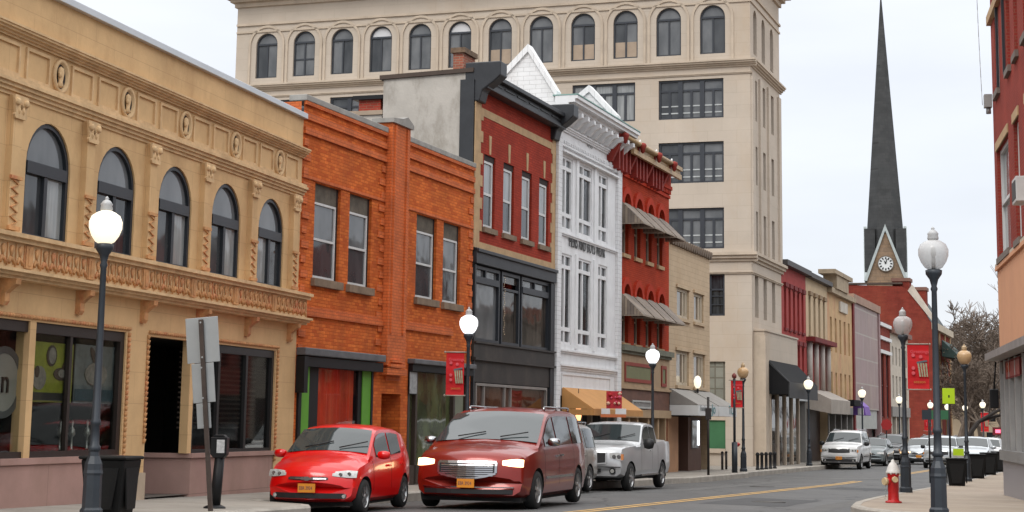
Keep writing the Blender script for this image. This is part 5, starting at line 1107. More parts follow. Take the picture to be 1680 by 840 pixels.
m_ = MB(); m_.box(0, .6, -.1, .3, -.5, Eb.top-.5); Eb.part('brick_pier', m_, dred2); m_ = MB(); m_.box(Eb.W-.6, Eb.W, -.1, .3, -.5, Eb.top-.5); Eb.part('brick_pier', m_, surf('mauve_pier', (.28, .18, .18), rough=.8))
m_ = MB(); m_.box(0, Eb.W, -.15, .35, Eb.top-.5, Eb.top); Eb.part('coping', m_, surf('tan_brown_coping', (.30, .19, .14), rough=.8)); back_shell(Eb, Eb.top-.2, 12, dred)
m_ = MB(); m_.box(.6, Eb.W-.6, .4, .5, -.5, zq(Eb, 1420, 672)); Eb.part('shop_glazing', m_, MATS['far_shop_glass']); m_ = MB(); m_.box(1, Eb.W-1, .1, .3, 1.9, zq(Eb, 1420, 672)); Eb.part('shop_sign', m_, surf('grey_white_board', (.38, .39, .37), rough=.6, var=.15, scale=2))
rfar = surf('brick_red_far', (.20, .038, .026), rough=.9, spec=.1, var=.2, scale=1.2, bump=.3, brick=True, bs=(.5, .18), msize=.012, col2=(.165, .031, .022), mortar=(.14, .04, .03), stain=(.26, .07, .04), stain_amt=.4, stain_scale=.35)
Fb = far_bld('small_red_brick_building', 'narrow red brick building with white trim right of the mauve panelled front', 1441, 1459, [(1442, 522), (1458, 532)], rfar)
simple_rows(Fb, [(zq(Fb, 1450, 685), zq(Fb, 1450, 580))], 2, .5, rfar, dkframe, g_dark, -.5, arch=False); back_shell(Fb, Fb.top-.05, 12, rfar)
for py in (534, 556, 578): m_ = MB(); zt2 = zq(Fb, 1450, py); m_.box(0, Fb.W, -.15, .01, zt2-.12, zt2+.12); Fb.part('white_trim', m_, whitep)
Gb = far_bld('pale_building', 'pale cream building with tall shuttered windows next to the narrow red brick one', 1459, 1488, [(1461, 545), (1486, 556)], crm)
pale = surf('pale_cream_paint', (.46, .41, .34), rough=.8, var=.15, scale=2)
simple_rows(Gb, [(zq(Gb, 1475, 601), zq(Gb, 1475, 572)), (zq(Gb, 1475, 656), zq(Gb, 1475, 618))], 5, .45, pale, whitep, g_mid, zq(Gb, 1475, 668), arch=False); back_shell(Gb, Gb.top-.05, 12, pale)
m_ = MB(); m_.box(-.1, Gb.W, -.35, .3, Gb.top-.05, Gb.top+.3); Gb.part('cornice', m_, surf('brown_cornice', (.16, .08, .06), rough=.7))
m_ = MB(); m_.box(0, Gb.W, -.1, .3, zq(Gb, 1475, 684), zq(Gb, 1475, 668)); Gb.part('shop_sign', m_, stg); m_ = MB(); m_.box(0, Gb.W, .3, .4, -.5, zq(Gb, 1475, 684)); Gb.part('shop_glazing', m_, MATS['far_shop_glass'])
for k in range(5): x = k*(Gb.W-.5)/4; m_ = MB(); m_.box(x, x+.5, 0, .3, -.5, zq(Gb, 1475, 684)); Gb.part('shop_pier', m_, pale)
# large red brick hall with slate mansard and chimneys
uH = px_u(1530, 0, 560)
H_ = Bld(FO, uH, uH+16, 'red_brick_hall', 'big red brick hall with dark slate roof and two brick chimneys beyond the row')
FH = Fac((FO.P(uH).x, FO.P(uH).y), 109.3)
def hq(px, py): u, z = FH.uv(px, py); return -u, z-H_.zb
ptsH = [hq(1529, 531), hq(1493, 477), hq(1480, 470), hq(1386, 467)]
m_ = MB(); m_.prism([(0, -1)]+[(max(0, p[0]), p[1]) for p in ptsH]+[(ptsH[-1][0]+3, ptsH[-1][1]), (ptsH[-1][0]+3, -1)], 0, .5, axis='x'); H_.part('side_wall', m_, rfar)
m_ = MB()
for p, q_ in zip(ptsH[:2], ptsH[1:2]): m_.prism([(p[0]-.3, p[1]-.1), (p[0]-.35, p[1]+.35), (q_[0]-.2, q_[1]+.55), (q_[0]+.2, q_[1]+.0)], -.1, .6, axis='x')
H_.part('gable_coping', m_, surf('pale_coping', (.45, .40, .34), rough=.8)); m_ = MB(); m_.box(-.1, .6, ptsH[2][0], ptsH[3][0]+3, ptsH[3][1], ptsH[3][1]+.15); H_.part('roof_edge', m_, surf('dark_brown_coping', (.06, .04, .03)))
m_ = MB(); m_.prism([(0, ptsH[0][1]-.1), (ptsH[1][0], ptsH[1][1]-.1), (ptsH[3][0]+3, ptsH[3][1]-.4), (ptsH[3][0]+3, 2), (0.02, 2)], .52, 15.9, axis='x'); H_.part('roof', m_, surf('dark_slate', (.035, .045, .048), rough=.7, var=.25, scale=1))
zH = ptsH[0][1]
m_ = MB(); H_.top = zH; m_.wall(0, 16, -1, zH, [(x, x+1.2, z0, z0+2.2) for x in (1, 3.4, 5.8, 8.2, 10.6, 13) for z0 in (3.6, 6.2) if z0+2.2 < zH-.4]); H_.part('front_wall', m_, rfar)
for x in (1, 3.4, 5.8, 8.2, 10.6, 13):
    for z0 in (3.6, 6.2):
        if z0+2.2 < zH-.4: m_ = MB(); m_.box(x, x+1.2, .12, .2, z0, z0+2.2); H_.part('window', m_, g_mid)
m_ = MB(); m_.box(-.1, 16.1, -.4, .05, zH-.5, zH+.1); H_.part('cornice', m_, surf('pale_stone_cornice', (.42, .36, .28), rough=.8))
for x in (.0, 5.2, 10.4, 15.4): m_ = MB(); m_.box(x, x+.6, -.12, .0, -.5, zH-.5); H_.part('pale_pier', m_, surf('tan_stone', (0, 0, 0)))
for (pa, pb, yt, yb) in ((1463, 1490, 455, 480), (1497, 1517, 470, 505)):
    a = hq(pa, yb); c = hq(pb, yt); m_ = MB(); m_.box(.6, 2.4, c[0], a[0], a[1]-2, c[1]-.3); ch_ = H_.part('chimney', m_, rfar); m_ = MB(); m_.box(.5, 2.5, c[0]-.1, a[0]+.1, c[1]-.3, c[1]); H_.part('chimney_cap', m_, surf('brown_cap', (.16, .08, .06), rough=.8), ch_)
# wall continuing at the end of the bend
# ================================================================== CHURCH
Dc = 195.; pcx = (1453-840)/2872.4; ccx, ccy = Dc*pcx*1.0, Dc
_r = ray(1453.5, 455); kk = Dc/_r.y; ccx = _r.x*kk
def chz(py): r = ray(1453, py); return EYE+r.z*Dc/r.y
cz0_ = -2.
t = thing('church_tower', 'stone church clock tower with a very tall dark slate spire', 'church', (ccx, ccy, cz0_), -RAD(12))
ze = chz(458)-cz0_; zg = chz(378)-cz0_; za_ = chz(-8)-cz0_; hw = 33*Dc/2872/1.0
chst = surf('brown_church_stone', (.24, .16, .10), rough=.9, var=.3, scale=.8, bump=.3, brick=True, bs=(.9, .4), msize=.02, col2=(.20, .14, .095), mortar=(.15, .11, .08))
slate = surf('spire_slate', (.04, .041, .042), rough=.7, var=.4, scale=.5, bump=.3, brick=True, bs=(.6, .35), msize=.01, col2=(.028, .03, .031), mortar=(.02, .02, .02))
m_ = MB(); m_.box(-hw*.93, hw*.93, -hw*.93, hw*.93, 0, ze); m_.build('tower', chst, t)
# four gables with slate valleys, then an octagonal spire
m_ = MB(); m_.prism([(-hw*.93, ze), (hw*.93, ze), (0, zg-.3)], -hw*.93, hw*.93); m_.build('gable', chst, t)
m_ = MB(); m_.prism([(-hw*.93, ze), (hw*.93, ze), (0, zg-.3)], -hw*.93+.01, hw*.93-.01, axis='x'); m_.build('gable', chst, t)
m_ = MB()
prf = [(hw*1.33, ze-.3), (hw*1.25, ze+2.0), (hw*1.03, zg-.2), (hw*.02, za_)]
b = MB()
k8 = [(r, z) for r, z in prf]
# the slate spire is recessed behind the gable faces
b.lathe([(hw*.95, ze-.1), (hw*.95, ze+(zg-ze)*.5), (hw*.95, zg), (.05, za_)], (0, 0, 0), 8, smooth=False, ang=pi/8); b.build('spire', slate, t)
for sx_ in (-1, 1):
    for sy_ in (-1, 1):
        m_ = MB(); m_.box(sx_*hw*.5, sx_*hw*1.02, sy_*hw*.5, sy_*hw*.90, ze-.2, zg); m_.build('corner_turret', slate, t)
tr_ = surf('pale_blue_trim', (.36, .40, .40), rough=.6)
for rz in range(4):
    m_ = MB()
    for sg in (-1, 1): m_.prism([(sg*hw*1.06, ze-.35), (sg*(hw*1.06-.32), ze-.35), (0, zg-.25), (0, zg+.45)], -hw*1.0-.12, -hw*.9)
    o = m_.build('gable_trim', tr_, t); o.rotation_euler.z = rz*pi/2
def clock(par, y, zc, r, rz=0):
    g = bpy.data.objects.new('clock_face', None)
    m_ = MB(); m_.prism([(r*cos(k*pi/16), zc+r*sin(k*pi/16)) for k in range(32)], y-.10, y); f = m_.build('clock_face', surf('clock_white', (.62, .64, .64), rough=.5, var=.03), par); f.rotation_euler.z = rz
    for k in range(12):
        a = k*pi/6; m_ = MB(); c, s = sin(a), cos(a); px_, pz_ = -s, c
        q = [(c*r*.62-px_*0-s*.06, zc+s*r*.62+c*.06), (c*r*.62+s*.06, zc+s*r*.62-c*.06), (c*r*.9+s*.08, zc+s*r*.9-c*.08), (c*r*.9-s*.08, zc+s*r*.9+c*.08)]
        m_.prism(q, y-.14, y-.10); m_.build('hour_mark', blk, f)
    for a, L, w_ in ((-.45, .5, .08), (.25, .72, .05)):
        c, s = sin(a), cos(a); m_ = MB(); m_.prism([(-s*w_, zc+c*w_), (s*w_, zc-c*w_), (c*r*L+s*.03, zc+s*r*L-c*.03), (c*r*L-s*.03, zc+s*r*L+c*.03)], y-.18, y-.14); m_.build('clock_hand', blk, f)
    m_ = MB()
    for k in range(32):
        t0, t1 = k*pi/16, (k+1)*pi/16; m_.prism([(r*cos(t0), zc+r*sin(t0)), (r*cos(t1), zc+r*sin(t1)), (r*1.1*cos(t1), zc+r*1.1*sin(t1)), (r*1.1*cos(t0), zc+r*1.1*sin(t0))], y-.13, y)
    m_.build('clock_rim', surf('clock_rim', (.12, .10, .08), rough=.6), f)
clock(t, -hw*.95, chz(435.5)-cz0_, .80); clock(t, -hw*.95, chz(435.5)-cz0_, .80, pi/2)
m_ = MB(); m_.box(-.5, .5, -hw*.96, -hw*.9, ze-2.5, ze-.9); m_.build('louvre', surf('dark_louvre', (.08, .06, .04), rough=.8), t)
# ================================================================== CORNER BUILDING ON THE RIGHT
_g = ground(1647, 812, ROFF); FR = Fac((_g.x, _g.y), 190.4)
K = Bld(FR, 0, 14, 'corner_building', 'red brick corner building with peach panel over a grey metal shopfront at the right edge', zb=_g.z)
def kz(px, py): return K.q(px, py)[1]
kbr = brickmat('corner_red_brick', (.28, .035, .024), (.235, .03, .022), (.24, .08, .055), stain=(.25, .05, .03), stain_amt=.4)
peach = surf('peach_render', (.60, .30, .165), rough=.8, var=.07, scale=1, bump=.08, stain=(.45, .22, .13), stain_amt=.25)
zp1, zp0 = kz(1640, 440), kz(1641, 566); zst = kz(1646, 583)
w1r = K.r(1638, 240, 1656, 415); zA1, zA0 = kz(1637, 246), kz(1640, 425)
u2 = [K.q(1632.5, 100)[0], K.q(1639, 100)[0]]; u3 = [K.q(1651, 60)[0], K.q(1657, 60)[0]]; zU0 = kz(1636, 152); zU1 = zU0+2.6
zband = kz(1633, 22); ztopK = zband+1.6
uA = [K.q(1637.5, 330)[0]+.02, K.q(1657, 330)[0]]
ops = [(uA[0], uA[1], zA0, zA1), (u2[0], u2[1], zU0, zU1), (u3[0], u3[1], zU0, zU1)]+[(u3[0]+k, u3[0]+k+.7, zU0, zU1) for k in (1.6, 3.4, 5.2, 7.)]+[(uA[1]+1.2+k, uA[1]+2.2+k, zA0, zA1) for k in (0, 2.4, 4.8)]
b = MB(); b.wall(0, 14, zp1, ztopK, ops, dep=.22); K.part('brick_wall', b, kbr)
b = MB(); b.wall(0, 14, zst, zp1, [], dep=.1); b.box(0, 14, -.06, .02, zp1-.03, zp1+.06); K.part('peach_panel', b, peach)
b = MB(); b.box(-.05, 14, -.05, .02, zp1+.06, zp1+.13); K.part('panel_trim', b, surf('cream_trim', (.5, .42, .33), rough=.6))
b = MB(); b.face(((0, 0, -1), (0, 0, ztopK), (0, 9, ztopK), (0, 9, -1))); b.face(((14, 0, -1), (14, 9, -1), (14, 9, ztopK), (14, 0, ztopK))); b.face(((0, 9, -1), (0, 9, ztopK), (14, 9, ztopK), (14, 9, -1))); b.face(((0, 0, ztopK), (14, 0, ztopK), (14, 9, ztopK), (0, 9, ztopK))); K.part('rear_walls', b, kbr)
b = MB(); b.box(-.04, 14, -.10, .05, zband, zband+.22); K.part('stone_band', b, tanst); b = MB(); b.box(-.25, 14, -.35, .3, ztopK, ztopK+.4); K.part('cornice', b, dkcor)
for i, (a, c, z0, z1) in enumerate(ops):
    m_ = MB(); frame_box(m_, a, c, z0, z1, .08, .2, .09); m_.box(a, c, .08, .2, (z0+z1)/2-.04, (z0+z1)/2+.04); f = K.part('sash_window', m_, wht)
    m_ = MB(); m_.box(a+.08, c-.08, .14, .15, z0+.08, z1-.08); K.part('pane', m_, g_blind, f); m_ = MB(); m_.box(a-.06, c+.06, -.08, .1, z0-.14, z0); K.part('window_sill', m_, surf('grey_brown_sill', (.16, .13, .11), rough=.8)); m_ = MB(); m_.box(a-.1, c+.1, -.03, .02, z1, z1+.2); K.part('window_head', m_, tanst)
for s_ in ((u2[1]+.02, zU0, zU1), (u3[0]-.3, zU0, zU1)):
    m_ = MB(); m_.box(s_[0], s_[0]+.05, -.07, -.01, s_[1], s_[2]); K.part('shutter_edge', m_, dkframe)
ac = (K.q(1661, 340, .38)[0], kz(1668, 366), kz(1664, 334))
t = thing('air_conditioner', 'white window air conditioner hanging on the red brick corner building', 'air conditioner', K.root.location, K.root.rotation_euler.z)
m_ = MB(); m_.box(ac[0], ac[0]+.75, -.38, .12, ac[1], ac[2]+.02); m_.build('case', surf('off_white_metal', (.50, .50, .48), rough=.5), t, bevel=.015)
m_ = MB(); 
for k in range(8): z = ac[1]+.05+k*(ac[2]-ac[1]-.08)/8; m_.box(ac[0]-.006, ac[0]+.0, -.35, -.06, z, z+.03)
m_.build('grille', surf('dark_grille', (.05, .05, .05), rough=.6), t); m_ = MB(); m_.box(ac[0]+.05, ac[0]+.7, -.39, -.38, ac[1]+.06, ac[2]-.05); m_.build('grille', MATS['dark_grille'], t)
t = thing('downspout', 'small grey gutter box on the corner of the red brick corner building', 'gutter', K.root.location, K.root.rotation_euler.z); m_ = MB(); z1 = kz(1628, 156); z0 = kz(1628, 178); m_.box(-.14, .1, -.2, -.02, z0, z1); m_.build('box', surf('galvanised', (.28, .28, .27), rough=.5, metal=.4), t); m_ = MB(); m_.cyl((-.02, -.1, z0), (-.02, -.1, z0-.15), .06); m_.build('outlet', MATS['galvanised'], t)
# canopy and shopfront
gmet = surf('grey_lavender_metal', (.30, .29, .31), rough=.4, var=.1, scale=1.2, bump=.03, metal=.2)
b = MB(); b.prism([(-.1, -.34), (14, -.34), (14, .02), (-.1, .02)], zst-.1, zst+.06, axis='z'); K.part('canopy', b, surf('weathered_canopy', (.22, .20, .19), rough=.6, var=.2, scale=2))
b = MB(); b.prism([(.0, zst+.062), (-.3, zst+.062), (-.02, zst+.2), (.0, zst+.2)], -.05, 14, axis='x'); K.part('canopy_roof', b, surf('canopy_top', (.13, .12, .12), rough=.7))
zk1, zk0 = kz(1660, 740), kz(1660, 757)
b = MB(); b.box(.0, 14, .0, .3, -.6, zk0); K.part('metal_base', b, gmet); b = MB(); b.box(-.04, 14, -.07, .3, zk0, zk1); K.part('sill_band', b, surf('grey_metal_band', (.27, .27, .27), rough=.4, metal=.3))
b = MB(); b.box(.0, 14, .08, .3, zk1, zst-.12); K.part('shop_glazing', b, pane_mat('grey_shop_glass', (.08, .075, .07), (.24, .235, .22), scale=1, stretch=(5, 1, .5)))
for x in (0, .14+.9, 2.1, 3.4, 5, 7, 9, 12): b = MB(); b.box(x, x+.11, -.02, .08, zk1, zst-.12); K.part('mullion', b, surf('pale_metal', (.38, .37, .36), rough=.4, metal=.3))
b = MB(); b.box(.13, 14, .03, .2, zst-.4, zst-.12); K.part('shop_header', b, surf('grey_brown_header', (.10, .085, .075), rough=.7))
r_ = K.r(1650, 592, 1672, 620); b = MB(); x0_, x1_ = K.q(1651, 605)[0], K.q(1674, 605)[0]; zr = kz(1660, 618), kz(1660, 592)
t = thing('window_sign', 'small red shop sign in the grey corner shopfront window', 'sign', K.root.location, K.root.rotation_euler.z); b.box(x0_, x1_, -.01, .03, zr[0], zr[1]); b.build('board', surf('faded_red_board', (.26, .035, .03), rough=.5, var=.2, scale=5), t); m_ = MB(); frame_box(m_, x0_-.03, x1_+.03, zr[0]-.03, zr[1]+.03, -.02, -.01, .04); m_.build('frame', dred2, t)
t0_ = text_part('OPEN', .34, surf('orange_red_lettering', (.45, .08, .03), rough=.5), t, (x0_+.1, -.015, zr[0]+.12), .004)
t = thing('spotlight', 'black lamp bracket under the grey canopy of the corner building', 'lamp', K.root.location, K.root.rotation_euler.z); m_ = MB(); m_.box(-.2, .0, -.25, -.05, zst-1.2, zst-.75); m_.build('housing', blk, t, bevel=.03); m_ = MB(); m_.cyl((-.05, -.15, zst-.75), (-.02, -.1, zst-.12), .02); m_.build('bracket', blk, t)
t = thing('utility_cable', 'thin cable hanging beside the red brick corner building', 'cable', K.root.location, K.root.rotation_euler.z); m_ = MB()
pts = [(-.75+.05*k+.35*(k/10)**2, -.25, ztopK-k*(ztopK-kz(1628, 175))/10) for k in range(11)]
for p, q_ in zip(pts, pts[1:]): m_.cyl(p, q_, .008, n=5)
m_.build('cable', surf('grey_cable', (.3, .3, .3)), t)
# opposite row of buildings along the right pavement (mirrored in the shop glass)
for i, (s0, s1, h, c) in enumerate(((14, 24, 8.5, (.28, .08, .05)), (24.1, 37, 7.2, (.36, .28, .2)), (37.1, 50, 9.5, (.25, .06, .045)), (50.1, 70, 7.5, (.33, .3, .26)), (70.1, 95, 9, (.24, .09, .06)))):
    p = SW(s1, 16.2, off=ROFF); r = thing('shop_building', ['two storey red brick shop building next to the corner building', 'tan shop building on the right pavement', 'tall red brick shop building on the right pavement', 'pale grey shop building on the right pavement', 'brown brick shop building farthest along the right pavement'][i], 'building', p, pi/2-RAD(199.3))
    L = s1-s0; m_ = MB(); ops_ = [(x, x+1.1, z, z+1.8) for x in frange(1, L-2.2, 2.6)[:-1] for z in ((4.4,) if h < 8.2 else (4.2, 6.6 if h > 9.3 else 5.9)) if z+1.8 < h-.3]; ops_.append((.8, L-.8, .5, 2.9)); m_.wall(0, L, -.5, h, ops_); m_.build('wall', surf('opposite_wall_%d' % i, c, rough=.85, var=.15, brick=True, bs=(.4, .14)), r)
    for o in ops_: m_ = MB(); m_.box(o[0], o[1], .15, .2, o[2], o[3]); m_.build('window', g_dark, r)
    m_ = MB(); m_.face(((0, 0, -.5), (0, 0, h), (0, 10, h), (0, 10, -.5))); m_.face(((L, 0, -.5), (L, 10, -.5), (L, 10, h), (L, 0, h))); m_.face(((0, 0, h-.3), (L, 0, h-.3), (L, 10, h-.3), (0, 10, h-.3))); m_.build('side_wall', MATS['opposite_wall_%d' % i], r)
    m_ = MB(); m_.box(-.05, L, -.3, .2, h, h+.3); m_.build('cornice', dkcor, r)
# far tan building behind the trees
p = ground(1640, 715, 0) if False else None
_r = ray(1612, 690); kk = 250/_r.y
t = thing('far_tan_building', 'pale tan building with dark windows behind the bare trees at the end of the street', 'building', (_r.x*kk, 250, -3), -RAD(14))
m_ = MB(); m_.wall(-7, 12, 0, 9.2, [(x, x+1.3, z, z+1.9) for x in (-5.5, -2.5, .5, 3.5, 6.5, 9.2) for z in (1.8, 5.2)]); m_.build('wall', surf('far_tan_wall', (.50, .40, .28), rough=.9, var=.1), t)
for x in (-5.5, -2.5, .5, 3.5, 6.5, 9.2):
    for z in (1.8, 5.2): m_ = MB(); m_.box(x, x+1.3, .15, .2, z, z+1.9); m_.build('window', g_dark, t)
m_ = MB(); m_.box(-7, 12, .3, 10, 0, 9.1); m_.build('body', MATS['far_tan_wall'], t); m_ = MB(); m_.box(-7.3, 12.3, -.4, 10, 9.2, 9.7); m_.build('roof', dkcor, t)
_r = ray(1637.5, 708); kk = 150/_r.y
t = thing('neon_sign', 'small glowing red neon sign far down the street', 'sign', (_r.x*kk, 150, EYE+_r.z*kk), -RAD(14)); m_ = MB(); m_.box(-.45, .45, 0, .1, -.3, .35); m_.build('board', surf('dark_maroon_board', (.12, .01, .015)), t); m_ = MB(); m_.box(-.22, .2, -.03, -.0, -.12, .16); m_.build('tube', emis('neon_red', (1, .12, .2), 1.5), t)
m_ = MB(); m_.cyl((0, .05, -.3), (0, .05, -3.2), .05); m_.build('post', blk, t)
# ================================================================== TREES
def bare_tree(name, label, loc, h, seed, levels=6, spread=.5, trunk_r=.28, first=.25, nb=3, mat=None, group=None, lean=(0, 0), twig=.012):
    rnd = random.Random(seed); t = thing(name, label, 'tree', loc, rnd.random()*6 if not lean[0] else 0, group)
    bt, bc = MB(), MB()
    def seg(b, p, q, r0, r1, n): 
        d = (q-p).normalized(); a = d.orthogonal().normalized(); c = d.cross(a)
        A_ = [b.bm.verts.new(p+(a*cos(2*pi*i/n)+c*sin(2*pi*i/n))*r0) for i in range(n)]; B_ = [b.bm.verts.new(q+(a*cos(2*pi*i/n)+c*sin(2*pi*i/n))*r1) for i in range(n)]
        for i in range(n): b.bm.faces.new([A_[i], A_[(i+1) % n], B_[(i+1) % n], B_[i]])
    def grow(p, d, L, r, lv):
        b = bt if lv >= levels-1 else bc; k = 3 if lv > 1 else 2; n = 7 if lv >= levels-1 else (4 if lv > 2 else 3)
        pts = [p]
        for j in range(k):
            d = (d+Vector((rnd.gauss(0, .12), rnd.gauss(0, .12), rnd.gauss(.04, .06)))).normalized(); q = pts[-1]+d*L/k; r1 = r*(1-.28*(j+1)/k); seg(b, pts[-1], q, r*(1-.28*j/k), max(r1, twig*.6), n); pts.append(q)
            if lv > 0 and j < k-1 and lv < levels:
                side = d.orthogonal().normalized(); side.rotate(Matrix.Rotation(rnd.random()*2*pi, 3, d)); grow(q, (d*.6+side*(spread+.25)).normalized(), L*rnd.uniform(.5, .7), max(r1*.5, twig), lv-2 if lv > 1 else 0)
        if lv == 0: return
        for _ in range(nb if lv > 1 else nb+1):
            side = d.orthogonal().normalized(); side.rotate(Matrix.Rotation(rnd.random()*2*pi, 3, d)); dd = (d+side*rnd.uniform(spread*.6, spread*1.5)).normalized(); grow(pts[-1], dd, L*rnd.uniform(.62, .82), max(r*.6, twig), lv-1)
    d0 = Vector((lean[0], lean[1], 1)).normalized(); seg(bt, Vector((0, 0, -1)), Vector((0, 0, 0)), trunk_r*1.2, trunk_r, 8); grow(Vector((0, 0, 0)), d0, h*first, trunk_r, levels)
    m_ = mat or surf('bark', (.085, .062, .048), rough=.95, var=.3, scale=3, bump=.2)
    bt.build('trunk', m_, t); bc.build('crown', m_, t); return t
barkb = surf('brown_twigs', (.15, .115, .09), rough=.95, var=.3, scale=2, bump=0)
base_tr = [bare_tree('bare_tree', 'x', (0, 0, -500), 17, s, levels=6, nb=3, spread=.55, trunk_r=.3, mat=barkb, twig=.03) for s in (3, 11)]
pos = [(1552, 215, 1.25), (1568, 190, 1.0), (1583, 240, 1.2), (1598, 200, .95), (1612, 225, 1.1), (1626, 195, .92), (1642, 215, 1.05), (1660, 230, 1.1), (1575, 270, 1.3), (1605, 275, 1.25), (1632, 265, 1.15), (1545, 250, 1.15), (1590, 165, .75), (1650, 180, .9), (1618, 160, .6)]
lab = ['tallest bare brown tree rising just right of the slate roofed hall', 'bare tree in front of the tallest one beside the hall', 'high bare tree behind the amber lamp globe', 'bare tree just right of the amber lamp globe', 'bare tree left of the tan building gap', 'low bare tree over the tan building', 'bare tree touching the corner building edge', 'bare tree mostly behind the corner building', 'bare tree far behind the amber lamp', 'bare tree farthest back in the clump', 'distant bare tree near the corner building', 'distant bare tree behind the hall roof', 'short bare tree above the row of parked cars', 'low bare tree right beside the corner building window', 'smallest bare tree in front of the tan building']
for i, (px, d, s) in enumerate(pos):
    src = base_tr[i % 2]; o = src if i < 2 else copy_tree(src); r = ray(px, 700); kk = d/r.y; o.location = (r.x*kk, d, prof(Sof(r.x*kk, d))-.3); s *= 1.1; o.scale = (s*1.2, s*1.2, s*.98); o.rotation_euler.z = i*1.7; o['label'] = lab[i]; o['group'] = 'bare trees at the end of the street'
r = ray(1655, 700); kk = 78/r.y
bare_tree('bare_tree', 'fine branched bare tree reaching out past the corner building edge', (r.x*kk+1.4, 78, -.6), 13.5, 23, levels=6, nb=2, spread=.5, trunk_r=.16, first=.3, twig=.012, mat=surf('grey_twigs', (.17, .14, .12), rough=.95))
r = ray(1556, 700); kk = 120/r.y
bare_tree('leaning_tree', 'dark leaning tree with a thick branch over the parked cars', (r.x*kk, 120, -1.0), 8, 41, levels=5, nb=2, spread=.5, trunk_r=.2, first=.42, lean=(.8, 0), twig=.02, mat=surf('dark_bark', (.045, .038, .035), rough=.9))
# ================================================================== STREET FURNITURE
post_m = surf('dark_blue_grey_iron', (.028, .034, .042), rough=.42, var=.15, scale=4, bump=.05, metal=.1)
lit_w = emis('lit_white_globe', (1., .86, .62), .8, (.5, .5, .48)); lit_c = emis('lit_cool_globe', (.93, .96, 1.), 1.0, (.5, .5, .5))
def glass_globe(name, c, a):
    mt = bpy.data.materials.new(name); t, n, l = nodes(mt); o = n('ShaderNodeOutputMaterial'); mx = n('ShaderNodeMixShader'); p = n('ShaderNodeBsdfPrincipled'); tr = n('ShaderNodeBsdfTransparent')
    p.inputs['Base Color'].default_value = (*c, 1); p.inputs['Roughness'].default_value = .25; mx.inputs[0].default_value = a; l(tr.outputs[0], mx.inputs[1]); l(p.outputs[0], mx.inputs[2]); l(mx.outputs[0], o.inputs[0])
    w = n('ShaderNodeTexWave'); w.inputs['Scale'].default_value = 8; return mt
g_clear = glass_globe('ribbed_clear_globe', (.55, .54, .53), .62); g_amber = glass_globe('amber_globe', (.52, .34, .18), .92)
LH = 4.22
def lamp(label, p, kind='lit', H=LH, warm=True, group='street lamps with acorn globes'):
    t = thing('street_lamp', label, 'street lamp', p, random.random(), group); k = H/4.22
    b = MB(); b.lathe([(.15*k, -.05), (.15*k, .10*k), (.125*k, .13*k), (.12*k, .55*k), (.13*k, .58*k), (.12*k, .62*k), (.115*k, .70*k), (.075*k, .80*k), (.07*k, .86*k)], n=8, smooth=False); b.build('base', post_m, t)
    b = MB(); b.lathe([(.066*k, .86*k), (.085*k, .88*k), (.085*k, .92*k), (.062*k, .95*k), (.056*k, 1.2*k), (.072*k, 1.22*k), (.072*k, 1.26*k), (.055*k, 1.29*k), (.040*k, 3.30*k), (.055*k, 3.34*k), (.04*k, 3.38*k), (.065*k, 3.48*k), (.12*k, 3.56*k), (.125*k, 3.62*k), (.09*k, 3.635*k)], n=14); b.build('pole', post_m, t)
    gm_ = {'lit': lit_w if warm else lit_c, 'clear': g_clear, 'amber': g_amber}[kind]
    b = MB(); b.lathe([(.085*k, 3.635*k), (.13*k, 3.66*k), (.185*k, 3.74*k), (.222*k, 3.84*k), (.224*k, 3.93*k), (.19*k, 4.01*k), (.125*k, 4.055*k), (.07*k, 4.08*k)], n=24); g = b.build('globe', gm_, t)
    b = MB(); b.lathe([(.075*k, 4.08*k), (.085*k, 4.10*k), (.075*k, 4.15*k), (.085*k, 4.17*k), (.05*k, 4.215*k), (.02*k, 4.235*k), (.03*k, 4.25*k), (.005*k, 4.28*k)], n=16); b.build('finial', surf('frosted_finial', (.42, .42, .42), rough=.4) if kind != 'amber' else surf('amber_finial', (.45, .33, .2), rough=.4), t)
    if kind == 'clear': b = MB(); b.cyl((0, 0, 3.64*k), (0, 0, 3.8*k), .03*k); b.lathe([(.02, 3.8*k), (.04*k, 3.86*k), (.03*k, 3.95*k), (.005, 3.99*k)]); b.build('bulb', surf('bulb_glass', (.3, .3, .3), rough=.2), g)
    return t
def onw(px, w, py=700, off=LOFF): S = FO.uv(px, py, w)[0]; return SW(S, w, off=off), S
lamp('lit lamp in front of the ochre arcaded building', ground(149, 849, LOFF), H=4.15)
L2p, L2S = onw(766, 1.8); lamp('lit lamp between the orange and red brick fronts, with a red banner on it', L2p, warm=False, H=4.1)
L3p, _ = onw(1070.5, 1.85); lamp('lit lamp in front of the green panel of the scarlet building', L3p, warm=False)
L4p, _ = onw(1219.5, 1.9); lamp('amber globed lamp at the foot of the stone tower block', L4p, 'amber')
L5p, _ = onw(1327, 1.75); lamp('lit lamp in front of the maroon building with white sign', L5p)
L6p, _ = onw(1415, 1.8); lamp('lit lamp in front of the mauve panelled building', L6p)
L7p, _ = onw(1476, 1.8); lamp('lit lamp in front of the pale cream shuttered building', L7p)
L8p, _ = onw(1527, 1.8); lamp('lit lamp at the corner of the big red brick hall', L8p)
for px, w, lb in ((1555, 2.3, 'distant lit lamp under the lime green sign'), (1584, 3.4, 'distant lit lamp beside the leaning tree'), (1613, 6., 'rightmost distant lit lamp in front of the tan building')):
    p, _ = onw(px, w); lamp(lb, p)
R1p = ground(1541, 847, ROFF); lamp('nearest unlit clear globe lamp on the right pavement corner', R1p, 'clear', H=4.42)
R2p = ground(1486.5, 808, ROFF); lamp('unlit clear globe lamp behind the red hydrant, carrying a red banner', R2p, 'clear', H=4.28)
